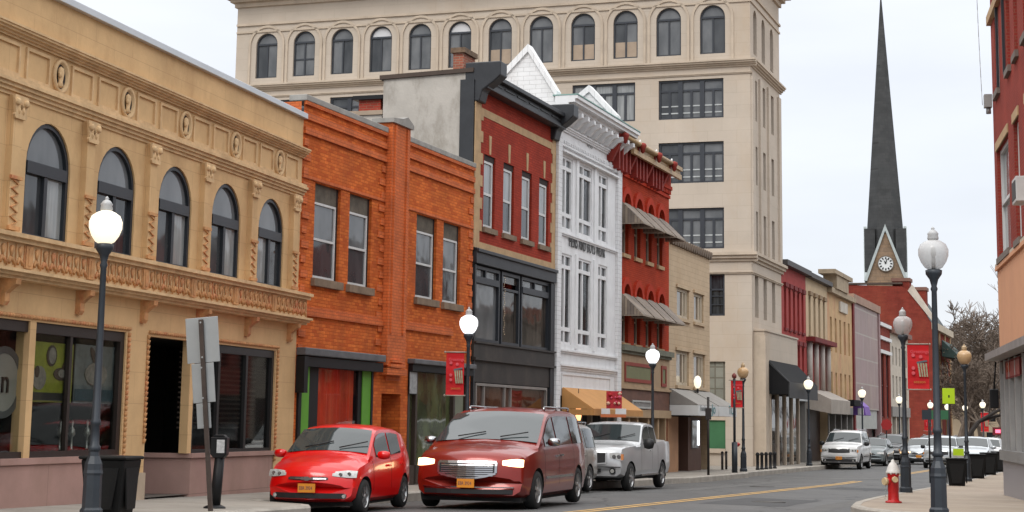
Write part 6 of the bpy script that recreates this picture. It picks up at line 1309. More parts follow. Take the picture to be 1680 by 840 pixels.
R3p, _ = onw(1585, 11.3, off=ROFF); lamp('unlit amber globe lamp between the black litter bins', R3p, 'amber', H=4.35)
# banners
banr = surf('red_banner_cloth', (.50, .006, .010), rough=.7, var=.12, scale=3, bump=.1); pinkp = surf('pink_print', (.62, .10, .12), rough=.7, var=.2, bump=0); palep = surf('pale_candle_print', (.30, .30, .20), rough=.7, var=.4, scale=20, bump=0); goldp = surf('gold_print', (.42, .20, .04), rough=.7, bump=0)
def banner(label, p, w, h, z, side, rz, arms=True, group='red holiday banners'):
    t = thing('holiday_banner', label, 'banner', (p.x, p.y, p.z+z), rz, group); x0, x1 = (.09*side, (.09+w)*side); a, c = min(x0, x1), max(x0, x1)
    b = MB(); n_ = 8
    for k in range(n_):
        za, zb2 = h*k/n_, h*(k+1)/n_; ya, yb = .015*sin(k*1.1), .015*sin((k+1)*1.1)
        for s_ in (0, .012): b.face(((a, ya+s_, za), (c, ya+s_, za), (c, yb+s_, zb2), (a, yb+s_, zb2)))
    b.build('cloth', banr, t)
    for zz_ in (0.0, h): b = MB(); b.cyl((0, .006, zz_), (c if side > 0 else a, .006, zz_), .016, n=8); b.lathe([(.001, -.03), (.03, 0), (.001, .03)], ((c if side > 0 else a)+.03*side, .006, zz_), 8); b.build('arm', surf('pale_arm', (.35, .3, .25), rough=.5), t)
    mid = (a+c)/2
    def star(x, z, r):
        b = MB()
        for k in range(6): aa = k*pi/6; b.box(-r, r, -.03, -.022, -r*.12, r*.12) if False else b.prism([(x+r*cos(aa)-.15*r*sin(aa), z+r*sin(aa)+.15*r*cos(aa)), (x+r*cos(aa)+.15*r*sin(aa), z+r*sin(aa)-.15*r*cos(aa)), (x-r*cos(aa)+.15*r*sin(aa), z-r*sin(aa)-.15*r*cos(aa)), (x-r*cos(aa)-.15*r*sin(aa), z-r*sin(aa)+.15*r*cos(aa))], -.032-.001*k, -.024)
        b.build('snowflake', pinkp, t)
    for fx, fz in ((.27, .75), (.62, .72), (.27, .47), (.27, .36)): star(a+w*fx, h*fz, w*.09)
    b = MB()
    for k in range(4): b.prism([(a+w*(.46+.12*k), h*.58), (a+w*(.54+.12*k), h*.58), (a+w*(.62+.11*k), h*.28), (a+w*(.55+.11*k), h*.28)], -.034, -.024)
    b.build('gift_print', palep, t); b = MB(); b.prism([(a+w*.42, h*.57), (a+w*.92, h*.61), (a+w*.9, h*.65), (a+w*.44, h*.61)], -.036, -.024); b.build('lid_print', surf('slate_print', (.10, .12, .14), rough=.7), t)
    text_part('Greetings', w*.22, pinkp, t, (a+w*.14, -.03, h*.80), .002); text_part('season', w*.2, goldp, t, (a+w*.28, -.03, h*.14), .002)
    return t
face = -RAD(3)
banner('red holiday banner on the lamp in front of the orange brick building', L2p, .42, 1.0, 2.10, -1, face)
banner('red holiday banner on the clear globe lamp behind the hydrant', R2p, .50, 1.07, 2.40, 1, -RAD(12))
pq, _ = onw(1205, 2.0); t = thing('banner_post', 'slim dark post with red banner bracket left of the amber lamp', 'post', pq, 0); b = MB(); b.cyl((0, 0, -.05), (0, 0, 1.15), .11, n=8); b.build('lower_post', post_m, t); b = MB(); b.cyl((0, 0, 1.15), (0, 0, 3.55), .05, n=8); b.build('upper_post', post_m, t); b = MB(); b.lathe([(.02, 3.55), (.09, 3.6), (.09, 3.7), (.01, 3.78)], n=10); b.build('top_knob', surf('dull_red_knob', (.16, .03, .025), rough=.5), t)
banner('red holiday banner on the slim post by the stone tower block', Vector((pq.x-.22, pq.y, pq.z)), .44, 1.05, 2.45, 1, face)
p, _ = onw(1523, 1.2); banner('small distant red banner on the lamp by the red brick hall', Vector((p.x-.4, p.y, p.z)), .6, 1.3, 1.9, 1, face)
p, _ = onw(1616, 5.6); banner('farthest tiny red banner near the tan building', Vector((p.x-.4, p.y, p.z)), .6, 1.5, 1.9, 1, face)
# grey backed signs on a leaning post
sp = ground(345.5, 839, LOFF)
t = thing('sign_post', 'leaning brown steel post carrying three grey sign backs beside the parking meter', 'sign post', sp, -RAD(6))
kx = 26.0/2872.4; zt_s = (839-533)*kx
b = MB(); b.box(-.03, .03, -.03, .03, -.1, zt_s); o = b.build('post', surf('rust_brown_steel', (.05, .035, .028), rough=.7, var=.3, scale=8), t); o.rotation_euler.y = -.095
galv = surf('sign_back_aluminium', (.32, .33, .33), rough=.45, var=.1, scale=2, metal=.35, bump=.03)
for (x0, x1, y0, y1) in ((303, 357, 529, 603), (312, 349, 603, 667), (320, 343, 667, 708)):
    b = MB(); hw_ = (x1-x0)*kx/2; cx_s = {303: -.0, 312: -.02, 320: -.04}[x0]; b.box(-hw_+cx_s, hw_+cx_s, .035, .043, (839-y1)*kx+.004, (839-y0)*kx-.004); o = b.build('sign_panel', galv, t, bevel=.004); o.rotation_euler.y = -.095
    for fz_ in (.12, .88): m_ = MB(); m_.cyl((cx_s, -.034, ((839-y1)+(y1-y0)*fz_)*kx), (cx_s, -.026, ((839-y1)+(y1-y0)*fz_)*kx), .014, n=8); m_.build('bolt', galv, o)
mp2 = ground(354, 834, LOFF); t = thing('parking_meter', 'black parking meter on a post beside the sign post', 'parking meter', mp2, -RAD(6)); ky = mp2.y/2872.4
b = MB(); b.prism([(-.10, 0), (.07, 0), (.09, 78*ky), (-.01, 78*ky)], -.05, .05) if False else b.cyl((-.02, 0, 0), (.03, 0, 80*ky), .085, .075, 10); b.lathe([(.17, -.03), (.17, .02), (.1, .05)], (-.02, 0, 0), 12); b.build('post', blk, t)
b = MB(); b.prism([(-.05, 80*ky), (.10, 80*ky), (.15, 86*ky), (.15, 113*ky), (-.10, 113*ky), (-.10, 86*ky)], -.08, .08); b.prism([(-.08, 113*ky+.002), (.13, 113*ky+.002), (.09, 117*ky), (-.04, 117*ky)], -.07, .07); b.build('head', blk, t, bevel=.01)
b = MB(); b.box(-.0, .12, -.088, -.081, 88*ky, 109*ky); b.build('label_plate', surf('white_plate', (.5, .5, .5), rough=.5, var=.25, scale=20), t)
# litter bins
def bin_(label, p, w, h, rz=0., group='black litter bins', taper=.78, handle=False):
    t = thing('litter_bin', label, 'litter bin', p, rz, group); a = w/2; c = w/2*taper; ang = pi/4; q = 2**.5
    b = MB(); b.lathe([(c*q, 0), (c*q*1.0, .02), (a*q, h*.94)], n=4, smooth=False, ang=ang); b.build('body', surf('black_plastic', (.006, .006, .006), rough=.6, var=.2, spec=.2), t, bevel=.02)
    b = MB(); b.lathe([(a*q*1.05, h*.94), (a*q*1.09, h*.95), (a*q*1.09, h*.985), (a*q*.97, h)], n=4, smooth=False, ang=ang); b.build('rim', surf('black_plastic', (0, 0, 0)), t, bevel=.012)
    for k in range(4):
        aa = k*pi/2; m_ = MB(); m_.prism([(-c*.6, h*.1), (c*.6, h*.1), (a*.75, h*.8), (-a*.75, h*.8)], -.02, .0); o = m_.build('rib_panel', surf('black_panel', (.010, .010, .010), rough=.6, spec=.2), t); o.rotation_euler = (RAD(-1)*0, 0, aa); o.location = (-(-sin(aa))*0+(a*.93)*sin(aa), -(a*.93)*cos(aa), 0)
    return t
bin_('black litter bin behind the nearest left lamp, in front of the pink bulkhead', ground(163, 846, LOFF)+Vector((.05, .35, 0)), .62, .78, -RAD(10))
ks = [(1570, 797, 'black litter bin with a lime sign on it, nearest on the right pavement', .56, .78), (1603, 785, 'second black litter bin, just right of the amber lamp', .6, .85), (1623, 779, 'third black litter bin on the right pavement', .62, .85), (1640, 774, 'fourth black litter bin, against the corner building edge', .62, .85)]
for px, py, lb, w, h in ks:
    bp = ground(px, py, ROFF); bin_(lb, bp, w, h, -RAD(12))
limes = surf('lime_sign', (.42, .62, .01), rough=.5, var=.06, bump=0)
bp = ground(1573, 797, ROFF); kb = bp.y/2872.4
t = thing('lime_sign', 'small lime green sign propped on the nearest right litter bin', 'sign', (bp.x, bp.y-.05, bp.z+.80), -RAD(12)); b = MB(); b.box(-.15, .15, -.02, .0, .05, .24); b.build('board', limes, t); b = MB(); b.box(-.14, .14, -.03, .03, -.0, .05); b.build('foot', surf('pale_base', (.4, .38, .33)), t)
pp, _ = onw(1558, 11.2, off=ROFF); kp = pp.y/2872.4
t = thing('crossing_sign', 'lime green warning sign on a dark pole with green street name blades', 'sign', pp, -RAD(15)); zt2 = (791-636)*kp; 
yb_ = proj_y = None
b = MB(); b.cyl((0, 0, 0), (0, 0, 152*kp), .03, n=8); b.build('pole', blk, t); b = MB(); b.box(-.19, .17, -.04, -.03, 128*kp, 153*kp); b.build('panel', limes, t, bevel=.005); b = MB(); b.box(-.02, .02, -.046, -.041, 138*kp, 142*kp); b.build('symbol', blk, t)
grs = surf('street_name_green', (.03, .13, .06), rough=.5, var=.15, bump=0)
t = thing('street_name_sign', 'pair of green street name blades near the lime warning sign', 'sign', (pp.x-.05, pp.y+1.2, pp.z), -RAD(15)); b = MB(); b.cyl((0, 0, 0), (0, 0, 120*kp), .025, n=8); b.build('pole', blk, t)
for x0, x1 in ((-.26, -.02), (.05, .32)): b = MB(); b.box(x0, x1, -.03, -.02, 103*kp, 118*kp); b.build('name_blade', grs, t)
t = thing('parking_sign', 'dark blue sign plate behind the nearest clear globe lamp', 'sign', (pp.x-.5, pp.y+.5, pp.z), -RAD(15)); b = MB(); b.cyl((0, 0, 0), (0, 0, 120*kp), .025, n=8); b.build('pole', blk, t); b = MB(); b.box(-.2, .08, -.03, -.02, 102*kp, 118*kp); b.build('plate', surf('dark_navy_plate', (.02, .03, .04), rough=.5), t)
# green awning seen past the hall
p, _ = onw(1556, .5, py=590); 
t = thing('green_awning', 'dark green corner awning behind the nearest right lamp', 'awning', (p.x, p.y, 0), pi/2-RAD(19.3)); r = ray(1550, 578); zA = EYE+r.z*p.y/r.y; b = MB(); b.prism([(0, zA+.9), (-1.4, zA-.5), (-1.4, zA-.8), (0, zA-.6)], -6, 4, axis='x'); b.build('canopy', surf('dark_green_canvas', (.012, .03, .025), rough=.7), t); b = MB(); b.box(-6, 4, -1.44, -1.41, zA-.8, zA-.5); b.build('valance', surf('mid_green_canvas', (.03, .12, .06), rough=.7), t)
# poles, bollards by the tower block
p, _ = onw(1162, 2.1); kz_ = p.y/2872.4; t = thing('steel_pole', 'thin dark steel pole in front of the tan building shop sign', 'pole', p, 0); b = MB(); b.cyl((0, 0, -.05), (0, 0, 2.75), .045, n=8); b.build('shaft', surf('brown_black_steel', (.025, .02, .018), rough=.6), t); b = MB(); b.box(-.10, .10, -.05, .05, 1.95, 2.35); b.build('clamp_box', MATS['brown_black_steel'], t)
for i, lb in enumerate(('first', 'second', 'third', 'fourth', 'fifth')):
    p, _ = onw(1243+i*7, 1.7, py=760); t = thing('bollard', '%s of five short black bollards from the amber lamp' % lb, 'bollard', p, 0, 'short black bollards by the tower block'); b = MB(); b.lathe([(.085, -.02), (.085, .06), (.065, .08), (.065, .58), (.09, .6), (.09, .64)], n=10); b.build('shaft', blk, t); b = MB(); b.lathe([(.08, .64), (.07, .69), (.02, .72)], n=10); b.build('cap', blk, t)
for i, px in enumerate((1185, 1191.5)):
    p, _ = onw(px, .5, py=760); t = thing('stub_post', ['left', 'right'][i]+' short brown post against the tower block below the green panel', 'post', p, 0, 'short brown posts'); b = MB(); b.cyl((0, 0, 0), (0, 0, .68), .05, n=8); b.build('shaft', surf('brown_black_steel', (0, 0, 0)), t); b = MB(); b.lathe([(.06, .68), (.05, .73), (.01, .75)], n=8); b.build('cap', blk, t)
p, _ = onw(1208.5, 1.2, py=725); t = thing('alarm_bell', 'red wall bell fixed low behind the slim banner post', 'bell', (p.x, p.y, p.z+1.05), 0); b = MB(); b.lathe([(.001, -.12), (.1, -.09), (.16, 0), (.1, .06), (.001, .08)], n=12); b.build('bell', surf('fire_red', (.38, .02, .015), rough=.4), t); b = MB(); b.cyl((0, .02, -.1), (0, .02, -1.1), .03, n=8); b.build('stem', surf('pale_stem', (.3, .28, .25)), t)
# hydrant
hp = ground(1466, 825, ROFF)
t = thing('fire_hydrant', 'red fire hydrant with white bonnet on the right pavement corner', 'fire hydrant', hp, RAD(15)); hr = surf('hydrant_red', (.42, .012, .012), rough=.35, var=.15, scale=6, bump=.1); hw2 = surf('hydrant_white', (.55, .53, .50), rough=.5, var=.12, scale=8)
b = MB(); b.lathe([(.155, 0), (.155, .03), (.115, .035), (.105, .06), (.10, .2), (.105, .22), (.105, .5), (.118, .52), (.118, .545), (.1, .55)], n=20); b.build('barrel', hr, t)
b = MB(); b.lathe([(.135, .55), (.14, .57), (.12, .60), (.105, .66), (.07, .73), (.035, .765), (.028, .80), (.005, .81)], n=20); b.build('bonnet', hw2, t)
for k in range(8): a = k*pi/4; b = MB(); b.cyl((.125*cos(a), .125*sin(a), .53), (.125*cos(a), .125*sin(a), .575), .015, n=6); b.build('bolt', hw2, t)
b = MB(); b.cyl((-.05, 0, .40), (-.17, -.03, .40), .07, n=14); n1 = b.build('nozzle', hr, t); b = MB(); b.cyl((-.16, -.03, .40), (-.215, -.04, .40), .078, .07, n=8); b.build('nozzle_cap', surf('cream_cap', (.50, .38, .22), rough=.5), n1)
b = MB(); b.cyl((-.02, -.05, .44), (-.06, -.19, .44), .055, n=12); n2 = b.build('nozzle', hr, t); b = MB(); b.cyl((-.06, -.18, .44), (-.07, -.235, .44), .062, .055, n=8); b.build('nozzle_cap', MATS['cream_cap'], n2)
b = MB()
for k in range(7): z = .36-.045*k; b.lathe([(.004, -.012), (.012, 0), (.004, .012)], (-.2+.01*(k % 2), -.05, z), 6)
b.build('chain', MATS['galvanised'], t)
# rose red hanging sign over the orange awning
p_, _ = onw(1008, 1.55, py=655); r = ray(1008, 655); zc = EYE+r.z*p_.y/r.y; kk2 = p_.y/2872.4
t = thing('flower_sign', 'red and pink flower sign with white boxes over the end of the orange awning', 'sign', (p_.x, p_.y, zc), -RAD(8))
b = MB(); b.box(-13*kk2, 12*kk2, -.03, .05, -15*kk2, 13*kk2); b.build('red_panel', surf('pink_red_basket', (.42, .02, .03), rough=.6, var=.35, scale=9), t)
rnd = random.Random(4)
for k in range(14):
    a, z = rnd.random()*6.28, rnd.uniform(-10, 15)*kk2; b = MB(); r0 = rnd.uniform(.03, .07); b.lathe([(.001, -r0), (r0*.9, -r0*.3), (r0, .2*r0), (.001, r0)], (10*kk2*cos(a), -.05, z*.85), 8); b.build('blossom', [surf('rose_pink', (.60, .08, .14), rough=.6), surf('deep_red_bloom', (.40, .01, .01), rough=.6), surf('cream_bloom', (.6, .35, .25), rough=.6)][k % 3 if k % 5 else 2], t)
b = MB(); b.box(-21*kk2, -7*kk2, -.05, .05, -24*kk2, -15*kk2); b.build('white_box', whitep, t); b = MB(); b.box(2*kk2, 19*kk2, -.05, .05, -24*kk2, -15*kk2); b.build('white_box', whitep, t); b = MB(); b.box(-22*kk2, 19*kk2, -.06, .06, -29*kk2, -24.3*kk2); b.build('orange_ledge', surf('orange_red_ledge', (.5, .14, .05), rough=.6), t); b = MB(); b.box(-.05, .05, .0, 1.1, -.05, .05); b.build('bracket', surf('pink_bracket', (.3, .08, .07)), t)
t = thing('wall_light', 'bright oval wall light on the tan brick building', 'lamp', Tb.root.location, Tb.root.rotation_euler.z); u_, z_ = Tb.q(1144.5, 627, .3); b = MB(); b.lathe([(.06, -.24), (.13, -.12), (.15, .05), (.1, .2), (.02, .25)], (u_, -.3, z_), 14); b.build('globe', lit_w, t); b = MB(); b.cyl((u_, -.3, z_-.24), (u_, -.3, z_-.42), .04); b.cyl((u_, -.3, z_-.38), (u_, .0, z_-.38), .025); b.build('bracket', blk, t)
# purple sign, red disc sign, small shop signs
p, _ = onw(1404, .9, py=670); r = ray(1404, 670); zc = EYE+r.z*p.y/r.y
t = thing('purple_awning', 'purple rounded shop awning with a white mark on the ochre front', 'awning', (p.x, p.y, zc), pi/2-RAD(19.3)); b = MB(); b.prism([(0, .45), (-.3, .4), (-.65, .1), (-.75, -.4), (-.7, -.42), (0, -.4)], -1.1, 1.1, axis='x'); b.build('canopy', surf('purple_canvas', (.16, .07, .33), rough=.6), t); b = MB(); b.box(-1.12, -1.1, -.62, -.28, -.38, .0); b.build('mark', whitep, t)
b = MB(); b.box(-4., -1.3, -.5, .7, .1, .45); b.build('dark_canopy', surf('black_canvas', (0, 0, 0)), t)
p, _ = onw(1454.5, 3.2, py=700); t = thing('disc_sign', 'red disc sign on a post between the dark parked cars', 'sign', p, 0); b = MB(); b.cyl((0, -.02, 2.1), (0, .02, 2.1), .32, n=8); b.build('disc', surf('sign_red', (.36, .02, .02), rough=.5), t); b = MB(); b.cyl((0, .04, 0), (0, .04, 2.3), .03, n=8); b.build('post', blk, t)
# ================================================================== VEHICLES
def paint(name, c, metal=0., rough=.28, coat=1.):
    return surf(name, c, rough=rough, var=.05, scale=1.5, bump=0, metal=metal, coat=coat*.55, spec=.35)
def car_glass():
    if 'car_glass' in MATS: return MATS['car_glass']
    mt = bpy.data.materials.new('car_glass'); t, n, l = nodes(mt); o = n('ShaderNodeOutputMaterial'); p = n('ShaderNodeBsdfPrincipled'); l(p.outputs[0], o.inputs[0])
    p.inputs['Base Color'].default_value = (.03, .038, .04, 1); p.inputs['Roughness'].default_value = .03; p.inputs['Specular IOR Level'].default_value = .75
    MATS['car_glass'] = mt; return mt
tyre_m = surf('tyre_rubber', (.014, .014, .014), rough=.8, var=.2, bump=0); rim_m = surf('alloy_rim', (.38, .38, .38), rough=.3, metal=.8, var=.1, bump=0); chrome = surf('chrome', (.36, .36, .37), rough=.22, metal=1., var=.03, bump=0)
blkp = surf('black_plastic_trim', (.014, .014, .015), rough=.5, bump=0); plate_m = surf('orange_plate', (.60, .22, .02), rough=.5, var=.08, scale=12, bump=0); navy = surf('navy_print', (.03, .03, .08), rough=.5, bump=0)
lensm = surf('headlamp_lens', (.40, .40, .38), rough=.12, var=.35, scale=14, bump=0, spec=.8, coat=1.); lit_head = emis('lit_headlamp', (1, .60, .28), 3.0, (1, .9, .7)); amberm = surf('amber_lens', (.50, .17, .03), rough=.2, bump=0, coat=.5); under = surf('underbody_black', (.008, .008, .008), rough=.9, bump=0)
def interp(k, x):
    if x <= k[0][0]: return k[0][1]
    for (a, b), (c, d) in zip(k, k[1:]):
        if x <= c:
            return b+(d-b)*(x-a)/(c-a)
    return k[-1][1]
def vehicle(name, label, cat, P, pm, pos, az, scale=1., far=False, wheel='left', group=None, lit=False):
    L, W, xf, xr, wr = P['L'], P['W'], P['xf'], P['xr'], P['wr']; top = P['top']; belt = P['belt']; tum = P.get('tum', .28); bow = P.get('bow', .22); rbow = .1; zg = P.get('zg', .2)
    ang = math.atan2(-cos(RAD(az)), -sin(RAD(az)))
    t = thing(name, label, cat, (0, 0, 0), ang, group); t.scale = (scale,)*3
    xo, yo = (xf, W/2-.1) if wheel == 'left' else (0, 0)
    ca, sa = cos(ang), sin(ang); t.location = (pos[0]-scale*(ca*xo-sa*yo), pos[1]-scale*(sa*xo+ca*yo), pos[2])
    HX = L/2; cr_ = P.get('crown', .04)
    def hw(x):
        a = abs(x)/HX; return W/2*(1-.10*max(0, (a-.55)/.45)**2)
    def dfm(x, y, z):
        k = max(0, (x-(HX-1.0))/1.0); kb = max(0, (-x-(HX-.8))/.8); return Vector((x-bow*(2*abs(y)/W)**2.4*k+rbow*(2*abs(y)/W)**2.4*kb, y, z))
    def sec(x):
        T = interp(top, x); B_ = interp(belt, x); sh = min(B_, T-.045); h = hw(x); g = zg if abs(x) < HX-.3 else zg+.06*(abs(x)-(HX-.3))/.3
        y5 = h-.04; y6 = y5-tum*max(0, T-.05-sh) if T-.05 > sh+.03 else h-.13
        mid = max(g+.2, min(.55, sh-.12))
        return [(0, g), (h-.14, g), (h-.035, g+.07), (h-.005, g+.2), (h, mid), (h-.012, max(mid+.02, sh-.10)), (y5, sh), (y6, T-.045 if y6 < y5-.001 else T-.03), (y6-.07, T-.008), (y6*.55, T+cr_*.6), (0, T+cr_)]
    xs = sorted(set([round(-HX+L*k/44, 3) for k in range(45)]+[round(p[0], 3) for p in top])); xs = [x for x in xs if -HX <= x <= HX]
    b = MB(); rows_ = []
    for x in xs:
        s_ = sec(x); pts = [(-y, z) for y, z in s_[::-1][:-1]]+[(y, z) for y, z in s_]; pts = [(-y, z) for y, z in s_[::-1]][:-1]+[(y, z) for y, z in s_]
        rows_.append([b.bm.verts.new(dfm(x, y, z)) for y, z in pts[:-1]] if False else [b.bm.verts.new(dfm(x, y, z)) for y, z in pts])
    n = len(rows_[0])
    for A_, B_ in zip(rows_, rows_[1:]):
        for i in range(n-1): b.bm.faces.new([A_[i], A_[i+1], B_[i+1], B_[i]])
        b.bm.faces.new([A_[n-1], A_[0], B_[0], B_[n-1]])
    for R_ in (rows_[0], rows_[-1][::-1]): b.bm.faces.new(R_)
    bmesh.ops.remove_doubles(b.bm, verts=b.bm.verts, dist=1e-4); bmesh.ops.recalc_face_normals(b.bm, faces=b.bm.faces)
    for f in b.bm.faces: f.smooth = True
    body = b.build('body', [pm, under], t)
    # wheel arches
    c = MB()
    for wx in (xf, xr):
        for sg in (1, -1): c.mi = 1; c.cyl((wx, sg*(W/2-.27), wr*1.0), (wx, sg*(W/2+.2), wr*1.0), wr+.055, n=28)
    cu = c.build('cut', [pm, under]); cu.parent = t
    md = body.modifiers.new('b', 'BOOLEAN'); md.object = cu; md.operation = 'DIFFERENCE'; md.solver = 'EXACT'
    bpy.context.view_layer.update(); me = bpy.data.meshes.new_from_object(body.evaluated_get(bpy.context.evaluated_depsgraph_get())); body.modifiers.clear(); body.data = me; bpy.data.objects.remove(cu)
    try:
        me.set_sharp_from_angle(angle=RAD(38))
    except Exception: pass
    def yside(x, z): s_ = sec(x); sh = s_[6][1]; return s_[6][0]-tum*(z-sh)
    cg = car_glass()
    # windscreen and rear window
    def screen(nm, x0, x1, mat, inset=.07):
        m_ = MB(); g = []
        for i in range(9):
            x = x0+(x1-x0)*i/8; T = interp(top, x); s_ = sec(x); ye = s_[7][0]-inset+.03; g.append([m_.bm.verts.new(dfm(x, ye*v, T+cr_*(1-abs(v)**2)*.9+.012)) for v in [-1+.25*k for k in range(9)]])
        for A_, B_ in zip(g, g[1:]):
            for i in range(8): f = m_.bm.faces.new([A_[i], B_[i], B_[i+1], A_[i+1]]); f.smooth = True
        bmesh.ops.recalc_face_normals(m_.bm, faces=m_.bm.faces)
        return m_.build(nm, mat, t)
    ws = screen('windscreen', P['ws'][0], P['ws'][1], cg)
    # side windows
    def sidewin(x0, x1, nm='side_window'):
        for sg in (1, -1):
            if far and sg < 0: continue
            m_ = MB(); k = 8; up_, lo_ = [], []
            for i in range(k+1):
                x = x0+(x1-x0)*i/k; T = interp(top, x); s_ = sec(x); sh = s_[6][1]; zt_ = max(T-.10, sh+.05); zb2 = sh+.045
                up_.append(m_.bm.verts.new((x, sg*(yside(x, zt_)+.012), zt_))); lo_.append(m_.bm.verts.new((x, sg*(yside(x, zb2)+.012), zb2)))
            for i in range(k): m_.bm.faces.new([lo_[i], lo_[i+1], up_[i+1], up_[i]])
            m_.build(nm, cg, t)
    for a, c_ in P['win']: sidewin(a, c_)
    def xnose(z):
        fr_ = [(x, T) for x, T in top if x > HX-1.2]
        if z <= fr_[-1][1]: return fr_[-1][0]
        for (a, T0), (c_, T1) in zip(fr_[::-1], fr_[::-1][1:]):
            if T0 <= z <= T1 or T1 <= z <= T0: return a+(c_-a)*(z-T0)/(T1-T0+1e-9)
        return HX-.6
    def patch(nm, y0, y1, z0, z1, mat, off=.015, th=.03, par=None, shape=None, ny=6, nz_=3):
        m_ = MB(); g = []
        for j in range(nz_+1):
            v = j/nz_; row = []
            for i in range(ny+1):
                u = i/ny; y = y0+(y1-y0)*u; z = z0+(z1-z0)*v
                if shape: z = shape(u, v, y, z)
                x = xnose(z)+off; row.append(m_.bm.verts.new(dfm(min(x, HX+.05), y, z)))
            g.append(row)
        for A_, B_ in zip(g, g[1:]):
            for i in range(ny): m_.bm.faces.new([A_[i], A_[i+1], B_[i+1], B_[i]])
        r_ = bmesh.ops.extrude_face_region(m_.bm, geom=m_.bm.faces[:]); 
        for v in r_['geom']:
            if isinstance(v, bmesh.types.BMVert): v.co.x -= th
        bmesh.ops.recalc_face_normals(m_.bm, faces=m_.bm.faces); return m_.build(nm, mat, par or t)
    # lights, grille, plate
    hl = P['head']
    for sg in (1, -1):
        f = patch('headlight', sg*hl[0], sg*hl[1], hl[2], hl[3], lit_head if lit else lensm, .012, shape=lambda u, v, y, z: hl[2]+(hl[3]-hl[2])*.42*(1-u)**1.5+hl[4]*u*.5+(hl[3]-hl[2])*(.55+.45*min(1, u*1.6)-.12*u*u)*v)
        if not far and not lit:
            for q in (.35, .7):
                yy = sg*(hl[0]+(hl[1]-hl[0])*q); zz_ = (hl[2]+hl[3])/2+hl[4]*q*.6; m_ = MB(); pc = dfm(xnose(zz_)+.02, yy, zz_); m_.cyl(pc-Vector((.02, 0, 0)), pc+Vector((.006, 0, 0)), (hl[3]-hl[2])*.26, n=14); m_.build('reflector', chrome, f)
        if 'amber' in P: patch('turn_signal', sg*P['amber'][0], sg*P['amber'][1], P['amber'][2], P['amber'][3], amberm, .016)
        if 'fog' in P and not far:
            fz = P['fog']; m_ = MB(); pc = dfm(HX, sg*fz[0], fz[1]); m_.cyl(pc-Vector((.05, 0, 0)), pc+Vector((.012, 0, 0)), fz[2], n=16); fo = m_.build('fog_light', blkp if fz[3] else chrome, t); m_ = MB(); m_.cyl(pc+Vector((.0, 0, 0)), pc+Vector((.02, 0, 0)), fz[2]*.62, n=16); m_.build('lens', lensm, fo)
    g_ = P['grille']; gg = patch('grille', -g_[0], g_[0], g_[1], g_[2], blkp, .012, shape=(lambda u, v, y, z: g_[1]+(g_[2]-g_[1])*v+g_[3]*(2*u-1)**2*(1-v)))
    if P.get('gframe'):
        for (z0, z1) in ((g_[2], g_[2]+.045), (g_[1]-.035, g_[1])): patch('grille_frame', -g_[0]-.02, g_[0]+.02, z0, z1, P['gframe'], .03, par=gg, shape=(lambda u, v, y, z: z+(g_[3]*(2*u-1)**2 if z0 < g_[1] else 0)))
        for sg in (1, -1): patch('grille_frame', sg*g_[0], sg*(g_[0]+.04), g_[1]+g_[3]*.9, g_[2]+.02, P['gframe'], .028, par=gg, ny=1)
    for zz_ in P.get('bars', []): patch('grille_bar', -g_[0]+.03, g_[0]-.03, zz_-.011, zz_+.011, chrome, .022, par=gg, nz_=1)
    if 'intake' in P: i_ = P['intake']; patch('lower_intake', -i_[0], i_[0], i_[1], i_[2], blkp, .008)
    if 'strip' in P: i_ = P['strip']; patch('bumper_strip', -i_[0], i_[0], i_[1], i_[2], P.get('stripm', chrome), .02, nz_=1)
    pz = P['plate']; pc = dfm(HX+.035, 0, pz); m_ = MB(); m_.box(pc.x-.02, pc.x, -.155, .155, pz-.075, pz+.075); pl_ = m_.build('licence_plate', plate_m, t)
    if not far:
        text_part(P.get('reg', 'EBR 3924'), .085, navy, pl_, (pc.x+.001, -.135, pz-.03), .001, rot=(pi/2, 0, pi/2), sx=.72)
    m_ = MB(); m_.box(-HX+.3, HX-.3, -W/2+.16, W/2-.16, zg-.05, zg+.02); m_.build('underbody', under, t)
    # wheels
    for wx in (xf, xr):
        for sg in (1, -1):
            yc = sg*(W/2-.12); m_ = MB(); tw = .105; r = wr; s_ = sg
            m_.lathe([(r*.62, -tw), (r*.93, -tw), (r, -tw*.7), (r, tw*.7), (r*.93, tw), (r*.66, tw)], (0, 0, 0), 32, axis='y', cap=False); wh = m_.build('wheel', tyre_m, t, loc=(wx, yc, wr))
            m_ = MB(); m_.lathe([(r*.66, sg*tw*.98), (r*.62, sg*tw*.8), (r*.60, sg*.0)], (0, 0, 0), 24, axis='y', cap=False); m_.lathe([(r*.16, sg*tw*.55), (r*.14, sg*tw*.9), (.005, sg*tw*.95)], (0, 0, 0), 14, axis='y')
            ns = P.get('spokes', 6)
            for k in range(ns):
                a = 2*pi*k/ns+.3; c0, s0 = cos(a), sin(a); q = [(c0*r*.1-s0*r*.07, s0*r*.1+c0*r*.07), (c0*r*.1+s0*r*.07, s0*r*.1-c0*r*.07), (c0*r*.62+s0*r*.10, s0*r*.62-c0*r*.10), (c0*r*.62-s0*r*.10, s0*r*.62+c0*r*.10)]
                m_.prism(q, sg*tw*.62, sg*tw*.88)
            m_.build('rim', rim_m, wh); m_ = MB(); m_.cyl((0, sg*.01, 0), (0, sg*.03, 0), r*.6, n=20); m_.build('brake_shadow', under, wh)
    # mirrors
    mx, mz = P['mirror']
